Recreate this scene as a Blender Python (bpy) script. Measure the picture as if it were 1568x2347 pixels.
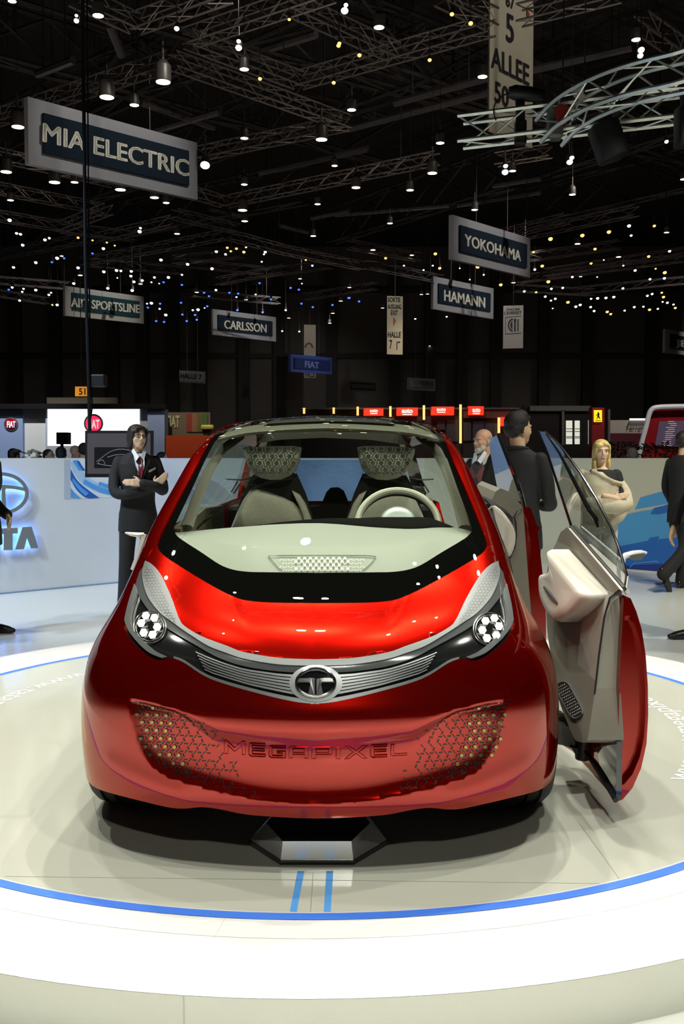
import bpy, bmesh, math, random
import numpy as np
from mathutils import Vector, Matrix, geometry
sc = bpy.context.scene
for o in list(bpy.data.objects): bpy.data.objects.remove(o)
COL = sc.collection
random.seed(7)

# ---------------------------------------------------------------- camera
FPX = 2250.0; HOR = 1050.0; EYE = 1.45; DECK = 0.15
TH = math.atan((1173.5 - HOR) / FPX); CT, ST = math.cos(TH), math.sin(TH)
cam = bpy.data.objects.new('camera', bpy.data.cameras.new('camera')); COL.objects.link(cam)
cam.location = (0, 0, EYE); cam.rotation_euler = (math.pi / 2 - TH, 0, 0)
cam.data.sensor_fit = 'VERTICAL'; cam.data.sensor_height = 36.0
cam.data.lens = FPX * 36.0 / 2347.0; cam.data.clip_end = 400
sc.camera = cam

# ---------------------------------------------------------------- world, exposure
sc.view_settings.view_transform = 'Standard'; sc.view_settings.look = 'None'
sc.view_settings.gamma = 1.0; sc.view_settings.use_curve_mapping = False
sc.view_settings.exposure = 0.1
w = bpy.data.worlds.new('hall_air'); sc.world = w; w.use_nodes = True
w.node_tree.nodes['Background'].inputs[0].default_value = (1.0, 0.93, 0.82, 1)
w.node_tree.nodes['Background'].inputs[1].default_value = 0.012

# ---------------------------------------------------------------- lamps out of frame
def aim(o, to):
    d = Vector(to) - o.location
    o.rotation_euler = d.to_track_quat('-Z', 'Y').to_euler()
def spot(name, loc, to, power, angle, blend=0.4, rad=0.08, col=(1, 0.94, 0.84)):
    l = bpy.data.lights.new(name, 'SPOT'); l.energy = power; l.spot_size = math.radians(angle)
    l.spot_blend = blend; l.shadow_soft_size = rad; l.color = col
    o = bpy.data.objects.new(name, l); COL.objects.link(o); o.location = loc; aim(o, to); return o
def area(name, loc, to, power, sx, sy, col=(1, 0.95, 0.88)):
    l = bpy.data.lights.new(name, 'AREA'); l.energy = power; l.shape = 'RECTANGLE'; l.size = sx; l.size_y = sy
    l.color = col
    o = bpy.data.objects.new(name, l); COL.objects.link(o); o.location = loc; aim(o, to); return o
WARM = (1.0, 0.985, 0.88); COOL = (0.80, 0.90, 1.0)
# the stand's own spotlights on its truss ring above the turntable
for x, y, p, r in [(-3.2, 7.4, 300, .08), (3.0, 7.2, 340, .08), (-0.35, 6.75, 640, .06), (1.5, 6.37, 280, .025), (1.02, 6.35, 280, .025), (-1.22, 6.78, 240, .02),
                   (-1.68, 5.11, 200, .02), (-3.6, 4.4, 320, .08), (3.5, 4.0, 380, .08), (-1.7, 1.6, 330, .08), (1.8, 1.4, 330, .08)]:
    spot('stand_spotlight', (x, y, 6.4), (0.1 * x, 4.2, 0.3), p, 62, 0.5, r, WARM)
spot('stand_spotlight', (0.2, 0.3, 6.2), (0, 2.0, 0.1), 520, 60, 0.7, 0.15, WARM)
spot('front_fill', (0.6, -5.5, 7.0), (0, 2.2, 0.1), 520, 44, 0.7, 0.15, WARM)  # fill added to brighten the platform skirt from the front
spot('bonnet_spotlight', (0.61, 5.37, 6.4), (0, 3.15, 0.8), 480, 24, 0.8, 0.02, WARM)
spot('people_fill', (-4.6, 5.2, 6.0), (-2.2, 9.4, 1.1), 560, 40, 0.8, 0.12, WARM)  # unseen fill spots added to brighten the people
spot('people_fill', (4.4, 4.8, 6.0), (2.4, 9.0, 1.1), 760, 50, 0.8, 0.12, WARM)
# wash on the stand floor, the cool left partition and the warm right one
spot('floor_washlight', (-3.9, 8.6, 6.4), (-3.6, 8.8, 0), 520, 84, 0.8, 0.15, (0.97, 0.99, 0.97))
spot('floor_washlight', (4.2, 8.6, 6.4), (3.9, 8.6, 0), 480, 84, 0.8, 0.15, (1.0, 0.98, 0.84))
spot('partition_washlight', (-5.5, 6.0, 5.0), (-2.6, 11.2, 0.8), 1150, 74, 0.8, 0.2, (0.58, 0.76, 1.0))
spot('partition_washlight', (-0.6, 8.5, 5.6), (-1.0, 12.6, 0.9), 420, 56, 0.8, 0.2, (0.5, 0.66, 1.0))
spot('partition_washlight', (4.6, 7.0, 5.2), (3.4, 12.0, 0.8), 520, 76, 0.8, 0.2, (1.0, 0.96, 0.80))

# ---------------------------------------------------------------- projection helpers
def ray(px, py):
    a = (px - 784.0) / FPX; b = (1173.5 - py) / FPX
    return np.array([a, CT + b * ST, -ST + b * CT])
def at_y(px, py, Y):
    d = ray(px, py); return Vector((d * (Y / d[1]) + np.array([0, 0, EYE])).tolist())
def at_z(px, py, Z):
    d = ray(px, py); return Vector((d * ((Z - EYE) / d[2]) + np.array([0, 0, EYE])).tolist())
def at_x(px, py, X):
    d = ray(px, py); return Vector((d * (X / d[0]) + np.array([0, 0, EYE])).tolist())

# ---------------------------------------------------------------- materials
def mat(name, col, rough=0.5, metal=0.0, coat=0.0, emit=None, es=1.0, spec=0.5, noise=0.0, nscale=20.0, bump=0.0, bscale=60.0, trans=0.0, alpha=1.0, sheen=0.0, coat_rough=0.03):
    m = bpy.data.materials.new(name); m.use_nodes = True
    nt = m.node_tree; b = nt.nodes['Principled BSDF']
    b.inputs['Base Color'].default_value = (*col, 1); b.inputs['Roughness'].default_value = rough
    b.inputs['Metallic'].default_value = metal; b.inputs['Coat Weight'].default_value = coat
    b.inputs['Coat Roughness'].default_value = coat_rough; b.inputs['Specular IOR Level'].default_value = spec
    b.inputs['Transmission Weight'].default_value = trans; b.inputs['Alpha'].default_value = alpha
    b.inputs['Sheen Weight'].default_value = sheen
    if emit:
        b.inputs['Emission Color'].default_value = (*emit, 1); b.inputs['Emission Strength'].default_value = es
    if noise or bump:
        tc = nt.nodes.new('ShaderNodeTexCoord')
    if noise:
        n = nt.nodes.new('ShaderNodeTexNoise'); n.inputs['Scale'].default_value = nscale; n.inputs['Detail'].default_value = 4
        nt.links.new(tc.outputs['Object'], n.inputs['Vector'])
        r = nt.nodes.new('ShaderNodeValToRGB')
        r.color_ramp.elements[0].position = 0.3; r.color_ramp.elements[1].position = 0.7
        r.color_ramp.elements[0].color = (*[c * (1 - noise) for c in col], 1)
        r.color_ramp.elements[1].color = (*[min(1, c * (1 + noise)) for c in col], 1)
        nt.links.new(n.outputs['Fac'], r.inputs['Fac']); nt.links.new(r.outputs['Color'], b.inputs['Base Color'])
    if bump:
        n2 = nt.nodes.new('ShaderNodeTexNoise'); n2.inputs['Scale'].default_value = bscale; n2.inputs['Detail'].default_value = 3
        nt.links.new(tc.outputs['Object'], n2.inputs['Vector'])
        bp = nt.nodes.new('ShaderNodeBump'); bp.inputs['Strength'].default_value = bump; bp.inputs['Distance'].default_value = 0.01
        nt.links.new(n2.outputs['Fac'], bp.inputs['Height']); nt.links.new(bp.outputs['Normal'], b.inputs['Normal'])
    return m
def glass_mat(name, tint=(0.8, 0.84, 0.78), refl=1.0, ior=1.5, haze=0.0):
    m = bpy.data.materials.new(name); m.use_nodes = True; nt = m.node_tree
    for n in list(nt.nodes): nt.nodes.remove(n)
    out = nt.nodes.new('ShaderNodeOutputMaterial'); mix = nt.nodes.new('ShaderNodeMixShader')
    tr = nt.nodes.new('ShaderNodeBsdfTransparent'); gl = nt.nodes.new('ShaderNodeBsdfGlossy'); fr = nt.nodes.new('ShaderNodeFresnel')
    tr.inputs[0].default_value = (*tint, 1); gl.inputs['Roughness'].default_value = 0.0; 
    ge = nt.nodes.new('ShaderNodeNewGeometry'); ma = nt.nodes.new('ShaderNodeMath'); ma.operation = 'MULTIPLY_ADD'
    ma.inputs[1].default_value = 1 / ior - ior; ma.inputs[2].default_value = ior
    nt.links.new(ge.outputs['Backfacing'], ma.inputs[0]); nt.links.new(ma.outputs[0], fr.inputs[0])
    mul = nt.nodes.new('ShaderNodeMath'); mul.operation = 'MULTIPLY'; mul.inputs[1].default_value = refl
    inv = nt.nodes.new('ShaderNodeMath'); inv.operation = 'MULTIPLY_ADD'; inv.inputs[1].default_value = -refl; inv.inputs[2].default_value = refl
    nt.links.new(ge.outputs['Backfacing'], inv.inputs[0]); nt.links.new(inv.outputs[0], mul.inputs[1]); mul.use_clamp = True
    nt.links.new(fr.outputs[0], mul.inputs[0]); nt.links.new(mul.outputs[0], mix.inputs[0])
    nt.links.new(tr.outputs[0], mix.inputs[1]); nt.links.new(gl.outputs[0], mix.inputs[2])
    last = mix
    if haze:
        df = nt.nodes.new('ShaderNodeBsdfDiffuse'); df.inputs[0].default_value = (0.7, 0.75, 0.66, 1)
        m2 = nt.nodes.new('ShaderNodeMixShader'); m2.inputs[0].default_value = haze
        nt.links.new(mix.outputs[0], m2.inputs[1]); nt.links.new(df.outputs[0], m2.inputs[2]); last = m2
    nt.links.new(last.outputs[0], out.inputs[0])
    return m
M = {}
def mm(key, *a, **k):
    if key not in M: M[key] = mat(key, *a, **k)
    return M[key]

# ---------------------------------------------------------------- object helpers
def link(name, me, material=None, parent=None, loc=(0, 0, 0)):
    o = bpy.data.objects.new(name, me); COL.objects.link(o); o.location = loc
    if material is not None:
        ml = material if isinstance(material, (list, tuple)) else [material]
        for m in ml: me.materials.append(m)
    if parent is not None: o.parent = parent
    return o
def tag(o, label=None, cat=None, group=None, kind=None):
    if label: o['label'] = label
    if cat: o['category'] = cat
    if group: o['group'] = group
    if kind: o['kind'] = kind
    return o
def thing(name, label, cat, loc=(0, 0, 0), rz=0.0, group=None):
    o = bpy.data.objects.new(name, None); COL.objects.link(o); o.location = loc; o.rotation_euler = (0, 0, rz)
    o.empty_display_size = 0.1
    return tag(o, label, cat, group)
def obj(name, bm, material=None, parent=None, loc=(0, 0, 0), smooth=False, sharp=35):
    """bm is in the parent's frame (or world); loc re-centres the origin"""
    me = bpy.data.meshes.new(name)
    if any(loc): bmesh.ops.translate(bm, verts=bm.verts, vec=-Vector(loc))
    bmesh.ops.recalc_face_normals(bm, faces=bm.faces)
    if smooth:
        a = math.radians(sharp)
        for f in bm.faces: f.smooth = True
        for e in bm.edges:
            if len(e.link_faces) == 2 and e.calc_face_angle(0) > a: e.smooth = False
    bm.to_mesh(me); bm.free()
    return link(name, me, material, parent, loc)
def NB(): return bmesh.new()
def box(bm, c, s, rot=None, mi=0):
    r = bmesh.ops.create_cube(bm, size=1.0)
    mt = Matrix.Translation(c) @ (rot if rot is not None else Matrix.Identity(4)) @ Matrix.Diagonal((*s, 1))
    bmesh.ops.transform(bm, matrix=mt, verts=r['verts'])
    if mi:
        for f in {f for v in r['verts'] for f in v.link_faces}: f.material_index = mi
    return r['verts']
def rbox(bm, c, s, bev=0.01, rot=None, seg=2):
    t = bmesh.new(); bmesh.ops.create_cube(t, size=1.0)
    bmesh.ops.transform(t, matrix=Matrix.Diagonal((*s, 1)), verts=t.verts)
    bmesh.ops.bevel(t, geom=t.edges[:], offset=bev, segments=seg, affect='EDGES', profile=0.5)
    bmesh.ops.transform(t, matrix=Matrix.Translation(c) @ (rot if rot is not None else Matrix.Identity(4)), verts=t.verts)
    me = bpy.data.meshes.new('t'); t.to_mesh(me); t.free(); bm.from_mesh(me); bpy.data.meshes.remove(me)
def frame_of(d):
    d = Vector(d).normalized(); up = Vector((0, 0, 1)) if abs(d.z) < 0.95 else Vector((0, 1, 0))
    a = d.cross(up).normalized(); b = a.cross(d).normalized(); return a, b
def tube(bm, pts, r, n=8, cap=True, closed=False, flat=1.0):
    pts = [Vector(p) for p in pts]; N = len(pts); rings = []
    rs = r if isinstance(r, (list, tuple)) else [r] * N
    pa = None
    for i, p in enumerate(pts):
        if closed: d = pts[(i + 1) % N] - pts[i - 1]
        else: d = pts[min(i + 1, N - 1)] - pts[max(i - 1, 0)]
        if d.length < 1e-9: d = Vector((0, 0, 1))
        a, b = frame_of(d)
        if pa is not None:   # keep the frame from flipping
            dd = d.normalized(); a2 = (pa - dd * pa.dot(dd))
            if a2.length > 1e-6: a = a2.normalized(); b = a.cross(dd).normalized()
        pa = a
        rings.append([bm.verts.new(p + (a * math.cos(2 * math.pi * k / n) + b * math.sin(2 * math.pi * k / n) * flat) * rs[i]) for k in range(n)])
    M_ = N if closed else N - 1
    for i in range(M_):
        A, B = rings[i], rings[(i + 1) % N]
        for k in range(n): bm.faces.new((A[k], A[(k + 1) % n], B[(k + 1) % n], B[k]))
    if cap and not closed:
        bm.faces.new(rings[0][::-1]); bm.faces.new(rings[-1])
    return rings
def cyl(bm, p0, p1, r, n=12, r2=None): return tube(bm, [p0, p1], [r, r if r2 is None else r2], n)
def lathe(bm, prof, c=(0, 0, 0), n=24, axis=None, cap=True):
    """prof: (radius, height) pairs about +Z, moved to c; axis = direction the height runs along"""
    rot = Matrix.Identity(3)
    if axis is not None: rot = Vector((0, 0, 1)).rotation_difference(Vector(axis)).to_matrix()
    c = Vector(c); rings = []
    for r, h in prof:
        rings.append([bm.verts.new(c + rot @ Vector((r * math.cos(2 * math.pi * k / n), r * math.sin(2 * math.pi * k / n), h))) for k in range(n)])
    for A, B in zip(rings, rings[1:]):
        for k in range(n): bm.faces.new((A[k], A[(k + 1) % n], B[(k + 1) % n], B[k]))
    if cap:
        bm.faces.new(rings[0][::-1]); bm.faces.new(rings[-1])
def ball(bm, c, r, sx=1, sy=1, sz=1, u=16, v=10, rot=None):
    q = bmesh.ops.create_uvsphere(bm, u_segments=u, v_segments=v, radius=r)
    bmesh.ops.transform(bm, matrix=Matrix.Translation(c) @ (rot if rot is not None else Matrix.Identity(4)) @ Matrix.Diagonal((sx, sy, sz, 1)), verts=q['verts'])
def prism(bm, poly, d):
    """poly: list of 3-D points (planar), extruded by vector d"""
    d = Vector(d); A = [bm.verts.new(Vector(p)) for p in poly]; B = [bm.verts.new(Vector(p) + d) for p in poly]
    n = len(A)
    fa = bm.faces.new(A); fb = bm.faces.new(B[::-1])
    for i in range(n): bm.faces.new((A[i], B[i], B[(i + 1) % n], A[(i + 1) % n]))
    return fa, fb
def loft(bm, rings, cap=True, closed=True):
    V = [[bm.verts.new(Vector(p)) for p in r] for r in rings]; n = len(V[0])
    for A, B in zip(V, V[1:]):
        for k in range(n if closed else n - 1): bm.faces.new((A[k], A[(k + 1) % n], B[(k + 1) % n], B[k]))
    if cap and closed:
        bm.faces.new(V[0][::-1]); bm.faces.new(V[-1])
    return V
def text_mesh(s, bold=0.0, ext=0.0):
    c = bpy.data.curves.new('t', 'FONT'); c.body = s; c.extrude = ext; c.offset = bold; c.align_x = 'LEFT'; c.resolution_u = 3
    o = bpy.data.objects.new('t', c); COL.objects.link(o)
    dg = bpy.context.evaluated_depsgraph_get(); me = bpy.data.meshes.new_from_object(o.evaluated_get(dg))
    bpy.data.objects.remove(o); bpy.data.curves.remove(c); return me
def text_on(name, s, corners, material, parent=None, off=0.004, bold=0.0, depth=0.004, pw=Vector((0, 0, 0)), fat=0.0):
    """lettering fitted to a quad: corners = bottom-left, bottom-right, top-left (world); pw = parent's world position"""
    me = text_mesh(s, bold, 0.5)
    if fat:      # a heavier weight: the outline widened by shifted copies
        b0 = bmesh.new()
        for dx, dy in ((0, 0), (fat, 0), (-fat, 0), (0, fat * .6), (0, -fat * .6)):
            n0 = len(b0.verts); b0.from_mesh(me); b0.verts.ensure_lookup_table()
            for v in b0.verts[n0:]: v.co.x += dx; v.co.y += dy
        b0.to_mesh(me); b0.free()
    bl, br, tl = [Vector(c) for c in corners]; ex = br - bl; ey = tl - bl; nz = ex.cross(ey).normalized()
    co = np.array([v.co[:] for v in me.vertices])
    x0, x1, y0, y1 = co[:, 0].min(), co[:, 0].max(), co[:, 1].min(), co[:, 1].max()
    for v in me.vertices:
        a = (v.co.x - x0) / (x1 - x0); b = (v.co.y - y0) / (y1 - y0)
        v.co = bl + ex * a + ey * b + nz * (off + (v.co.z) * depth) - pw
    return link(name, me, material, parent)
def catmull(pts, n):
    P = [np.array(p, float) for p in pts]; out = []
    for i in range(len(P) - 1):
        p0 = P[i - 1] if i else 2 * P[0] - P[1]; p1, p2 = P[i], P[i + 1]; p3 = P[i + 2] if i + 2 < len(P) else 2 * P[-1] - P[-2]
        for k in range(n):
            t = k / n
            out.append(0.5 * (2 * p1 + (p2 - p0) * t + (2 * p0 - 5 * p1 + 4 * p2 - p3) * t * t + (3 * p1 - p0 - 3 * p2 + p3) * t ** 3))
    out.append(P[-1]); return out
def sstep(x, a=0.0, b=1.0):
    t = np.clip((np.asarray(x, float) - a) / (b - a), 0, 1); return t * t * (3 - 2 * t)
# ================================================================ the setting
def plane_bm(x0, x1, y0, y1, z):
    bm = NB(); bm.faces.new([bm.verts.new(p) for p in ((x0, y0, z), (x1, y0, z), (x1, y1, z), (x0, y1, z))]); return bm
m_floor = mat('white_gloss_floor', (0.78, 0.79, 0.74), 0.16, spec=0.5, noise=0.05, nscale=0.35, bump=0.02, bscale=3)
m_hallfloor = mat('dark_hall_carpet', (0.05, 0.045, 0.045), 0.8)
o = obj('floor', plane_bm(-60, 60, -12, 70, 0.0), m_hallfloor); o['kind'] = 'structure'
bm = NB(); box(bm, (0, 4.5, 0.004), (26, 22, 0.008)); o = obj('trim_1', bm, m_floor); o['kind'] = 'structure'
TC = Vector((-0.091, 4.895))           # turntable centre
R0, R1, R2 = 2.155, 2.185, 2.60
m_deck = bpy.data.materials.new('turntable_lacquer'); m_deck.use_nodes = True
def deck_nodes(m):
    nt = m.node_tree; b = nt.nodes['Principled BSDF']
    b.inputs['Base Color'].default_value = (0.56, 0.57, 0.49, 1); b.inputs['Roughness'].default_value = 0.10
    b.inputs['Specular IOR Level'].default_value = 0.55
    tc = nt.nodes.new('ShaderNodeTexCoord'); n = nt.nodes.new('ShaderNodeTexNoise'); n.inputs['Scale'].default_value = 2.2
    nt.links.new(tc.outputs['Object'], n.inputs['Vector'])
    bp = nt.nodes.new('ShaderNodeBump'); bp.inputs['Strength'].default_value = 0.05; bp.inputs['Distance'].default_value = 0.02
    nt.links.new(n.outputs['Fac'], bp.inputs['Height']); nt.links.new(bp.outputs['Normal'], b.inputs['Normal'])
deck_nodes(m_deck)
m_ring = mat('white_platform_top', (0.82, 0.82, 0.80), 0.25, noise=0.01, nscale=1.0)
m_side = mat('platform_skirt', (0.80, 0.81, 0.72), 0.4)
m_tape = mat('blue_tape', (0.055, 0.20, 0.80), 0.5)
m_seam = mat('seam_dark_gap', (0.30, 0.30, 0.25), 0.5)  # dark colour of the panel joints
def annulus(bm, r0, r1, z, n=160, c=TC):
    A = [bm.verts.new((c.x + r0 * math.cos(2 * math.pi * k / n), c.y + r0 * math.sin(2 * math.pi * k / n), z)) for k in range(n)]
    B = [bm.verts.new((c.x + r1 * math.cos(2 * math.pi * k / n), c.y + r1 * math.sin(2 * math.pi * k / n), z)) for k in range(n)]
    for k in range(n): bm.faces.new((A[k], B[k], B[(k + 1) % n], A[(k + 1) % n]))
    return A, B
plat = thing('stage_platform', 'low round white platform ringed by blue tape under the red car', 'platform', (TC.x, TC.y, 0))
pw = Vector((TC.x, TC.y, 0))
def onplat(name, bm, m, **k):
    bmesh.ops.translate(bm, verts=bm.verts, vec=-pw); return obj(name, bm, m, plat, **k)
bm = NB(); annulus(bm, R1 - 0.01, R2, DECK); onplat('ring_top', bm, m_ring)
bm = NB(); lathe(bm, [(R2, DECK - 0.001), (R2, 0.0)], (TC.x, TC.y, 0), 160, cap=False); onplat('skirt', bm, m_side, smooth=True)
bm = NB(); annulus(bm, R0 + 0.002, R1 + 0.012, DECK + 0.0015); onplat('blue_edge', bm, m_tape)
bm = NB()
annulus(bm, R1 + 0.118, R1 + 0.120, DECK + 0.0008)
for (ia, oa) in (((515, 2106), (422, 2277)), ((1480, 2030), (1568, 2120))):
    p_, q_ = at_z(*ia, DECK), at_z(*oa, DECK); d_ = q_ - p_; c_ = (p_ + q_) / 2
    box(bm, (c_.x, c_.y, DECK), (d_.length, 0.002, 0.0016), Matrix.Rotation(math.atan2(d_.y, d_.x), 4, 'Z'))
q_ = at_z(422, 2279, DECK); an_ = math.atan2(q_.y - TC.y, q_.x - TC.x)
box(bm, (TC.x + R2 * math.cos(an_), TC.y + R2 * math.sin(an_), DECK / 2), (0.004, 0.003, DECK), Matrix.Rotation(an_, 4, 'Z'))
onplat('seam', bm, mat('ring_seam', (0.62, 0.62, 0.59), 0.5))
tt = thing('turntable', 'beige glossy revolving disc the red car stands on', 'turntable', (TC.x, TC.y, DECK))
tw = Vector((TC.x, TC.y, DECK))
def ontt(name, bm, m, **k):
    bmesh.ops.translate(bm, verts=bm.verts, vec=-tw); return obj(name, bm, m, tt, **k)
bm = NB(); lathe(bm, [(R0 - 0.006, DECK - 0.03), (R0 - 0.006, DECK)], (TC.x, TC.y, 0), 160); ontt('disc', bm, m_deck)
bm = NB(); annulus(bm, R0 - 0.006, R0 + 0.003, DECK + 0.001); ontt('edge_strip', bm, mat('aluminium_edge', (0.75, 0.75, 0.76), 0.35, 0.2))
bm = NB()
def seamline(p, q, wd=0.0018):
    p, q = Vector(p), Vector(q); d = (q - p); c = (p + q) / 2
    box(bm, (c.x, c.y, DECK + 0.0004), (d.length, wd, 0.0008), Matrix.Rotation(math.atan2(d.y, d.x), 4, 'Z'))
pA, pB = at_z(12, 2009, DECK), at_z(1430, 2026, DECK); seamline(pA, pB)
for a, b in (((1330, 1890), (1425, 2022)), ((230, 1905), (205, 1790)), ((718, 2000), (712, 2092))):
    seamline(at_z(*a, DECK), at_z(*b, DECK), 0.002)
ontt('panel_joint', bm, m_seam)
# blue tape stripes from the charging pad to the rim
for (xa, xb) in ((690, 672), (756, 750)):
    bm = NB(); q = []
    for px, py in ((xa - 8, 1996), (xa + 8, 1996), (xb + 8, 2091), (xb - 8, 2091)):
        p = at_z(px, py, DECK + 0.0008); q.append(bm.verts.new(p))
    bm.faces.new(q); ontt('tape_stripe', bm, mm('stripe_tape', (0.10, 0.36, 0.85), 0.45))
m_let = mat('white_vinyl_lettering', (0.93, 0.93, 0.9), 0.4)

# partition walls of the stand (they meet in a corner behind the car)
PA = at_z(-320, 1407, 0.0); 
P0 = at_z(0, 1364, 0.0); P1 = at_z(270, 1338, 0.0)
P2 = at_z(1250, 1293, 0.0); P3 = at_z(1460, 1310, 0.0)
dL = (P1 - P0).normalized(); dR = (P3 - P2).normalized()
den = dL.x * dR.y - dL.y * dR.x
tL = ((P2.x - P0.x) * dR.y - (P2.y - P0.y) * dR.x) / den
CORN = P0 + dL * tL
LSTART = P0 - dL * 3.2; REND = P3 + dR * 3.5
WH = 1.45
def wall_between(name, a, b, h, th, m, kind='structure'):
    a = Vector((a.x, a.y, 0)); b = Vector((b.x, b.y, 0)); d = b - a; n = Vector((-d.y, d.x, 0)).normalized()
    if n.y < 0: n = -n
    bm = NB(); prism(bm, [a, b, b + n * th, a + n * th], (0, 0, h)); o = obj(name, bm, m); o['kind'] = kind; return o
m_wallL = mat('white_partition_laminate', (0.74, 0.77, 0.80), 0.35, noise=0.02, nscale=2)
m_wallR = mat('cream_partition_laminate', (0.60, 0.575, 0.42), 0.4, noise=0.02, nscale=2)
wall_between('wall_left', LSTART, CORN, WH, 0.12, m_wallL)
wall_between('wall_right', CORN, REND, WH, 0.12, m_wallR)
m_base = mat('blue_baseboard', (0.25, 0.35, 0.5), 0.4)
nL = Vector((dL.y, -dL.x, 0)); nR = Vector((dR.y, -dR.x, 0))
if nR.y > 0: nR = -nR
if nL.y > 0: nL = -nL
bm = NB(); c = (LSTART + CORN) / 2 + nL * 0.004; L = (CORN - LSTART).length
box(bm, (c.x, c.y, 0.012), (L, 0.008, 0.024), Matrix.Rotation(math.atan2(dL.y, dL.x), 4, 'Z')); o = obj('baseboard_left', bm, m_base); o['kind'] = 'structure'
bm = NB(); c = (CORN + REND) / 2 + nR * 0.004; L = (REND - CORN).length
box(bm, (c.x, c.y, 0.012), (L, 0.008, 0.024), Matrix.Rotation(math.atan2(dR.y, dR.x), 4, 'Z')); o = obj('baseboard_right', bm, m_wallR); o['kind'] = 'structure'
def on_wall(px, py, base, n, off=0.0):
    """pixel -> point on a vertical wall through base with normal n"""
    d = Vector(ray(px, py).tolist()); o = Vector((0, 0, EYE)); b = Vector((base.x, base.y, 0)) + n * off
    t = (b - o).dot(n) / d.dot(n); return o + d * t
def wall_patch(name, poly, base, n, off, m, th=0.004, holes=None):
    pts = [on_wall(x, y, base, n, off) for x, y in poly]
    bm = NB(); prism(bm, pts, -n * th); return bm

# hall shell
m_hall = mat('dark_hall_cladding', (0.090, 0.080, 0.072), 0.7, noise=0.25, nscale=0.15)
m_hall2 = mat('dark_hall_column', (0.02, 0.019, 0.018), 0.7)
def hall_wall(name, c, s):
    bm = NB(); box(bm, c, s); o = obj(name, bm, m_hall); o['kind'] = 'structure'; return o
hall_wall('wall_back', (0, 64, 7.5), (110, 0.4, 15)); hall_wall('wall_west', (-46, 30, 7.5), (0.4, 70, 15)); hall_wall('wall_east', (46, 30, 7.5), (0.4, 70, 15))
bm = NB(); box(bm, (0, 28, 15.2), (110, 84, 0.3)); o = obj('ceiling', bm, mat('black_hall_ceiling', (0.018, 0.016, 0.015), 0.8)); o['kind'] = 'structure'
for i, px in enumerate((40, 130, 262, 330, 398, 462, 560, 640, 760, 905, 985, 1058, 1135, 1245, 1345, 1490)):
    p = at_y(px, 900, 63.6); bm = NB(); box(bm, (p.x, 63.5, 6.8), (0.7, 0.5, 13.6)); o = obj('trim_%d' % (i + 2), bm, m_hall2); o['kind'] = 'structure'
bm = NB(); box(bm, (0, 63.6, 8.0), (92, 0.3, 0.3)); box(bm, (0, 63.6, 12.2), (92, 0.3, 0.3)); o = obj('trim_20', bm, m_hall2); o['kind'] = 'structure'
# unseen fill panel added to brighten the far hall wall
area('hall_wall_fill', (0, 44, 3.5), (0, 64, 8), 160, 40, 1.0, (1.0, 0.85, 0.7))
# ================================================================ the red car
CYAW = -0.009; CO = Vector((-0.0775, 3.45, DECK))
car = thing('car', 'glossy red concept car with open doors standing on the beige turntable', 'car', CO, CYAW)
_c, _s = math.cos(CYAW), math.sin(CYAW)
def c2w(p):                      # car frame (x, Y along the hall, z above deck) -> world
    p = np.asarray(p, float); x, y, z = p[..., 0], p[..., 1] - 3.45, p[..., 2]
    return np.stack([CO.x + x * _c - y * _s, CO.y + x * _s + y * _c, z + DECK], -1)
def w2c(p):
    x, y, z = p[0] - CO.x, p[1] - CO.y, p[2] - DECK
    return Vector((x * _c + y * _s, -x * _s + y * _c + 3.45, z))
def proj(p):                     # car frame -> photograph pixels
    q = c2w(p); x, y, z = q[..., 0], q[..., 1], q[..., 2] - EYE
    d = y * CT - z * ST; u = y * ST + z * CT
    return np.stack([784 + FPX * x / d, 1173.5 - FPX * u / d], -1)
def cx_y(px, py, Y):             # pixel -> car frame at a depth Y / on a plane x
    d = ray(px, py); t = Y / d[1]; return w2c(d * t + np.array([0, 0, EYE]))
def cx_x(px, py, X, kz=0.0, z0=0.0):
    t0, o = None, np.array([0, 0, EYE]); d = ray(px, py); p0 = w2c(o); p1 = w2c(o + d)
    dx = p1.x - p0.x - kz * (p1.z - p0.z); t = (X - p0.x + kz * (p0.z - z0)) / dx
    return p0 + (p1 - p0) * t

#        Yc    zc     w     Ye    ze    Yr    zr
ROWS = [(3.05, 0.08, .810, 3.44, 0.08, 6.30, 0.12),
        (2.965, .195, .826, 3.46, .195, 6.36, 0.24),
        (2.945, 0.31, .842, 3.48, 0.32, 6.42, 0.38),
        (2.93, 0.42, .846, 3.50, 0.45, 6.45, 0.50),
        (2.915, 0.505, .840, 3.52, .535, 6.45, 0.60),
        (2.93, .565, .820, 3.53, 0.62, 6.44, 0.69),
        (2.955, 0.63, .784, 3.56, 0.70, 6.43, 0.77),
        (3.00, 0.69, .745, 3.61, 0.775, 6.42, 0.85),
        (3.12, 0.76, .721, 3.69, 0.85, 6.40, 0.92),
        (3.28, 0.822, .709, 3.79, 0.92, 6.37, 0.99),
        (3.46, 0.916, .696, 3.91, 1.00, 6.33, 1.06),
        (3.71, 1.046, .675, 4.06, 1.09, 6.26, 1.13),
        (3.99, 1.182, .645, 4.23, 1.19, 6.18, 1.20),
        (4.27, 1.307, .611, 4.41, 1.30, 6.09, 1.28),
        (4.56, 1.414, .575, 4.61, 1.385, 6.00, 1.35),
        (4.87, 1.488, .530, 4.86, 1.45, 5.93, 1.41),
        (5.20, 1.53, .490, 5.20, 1.488, 5.90, 1.45),
        (5.55, 1.525, .475, 5.55, 1.485, 5.91, 1.46),
        (5.90, 1.475, .470, 5.90, 1.44, 5.92, 1.435)]
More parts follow.
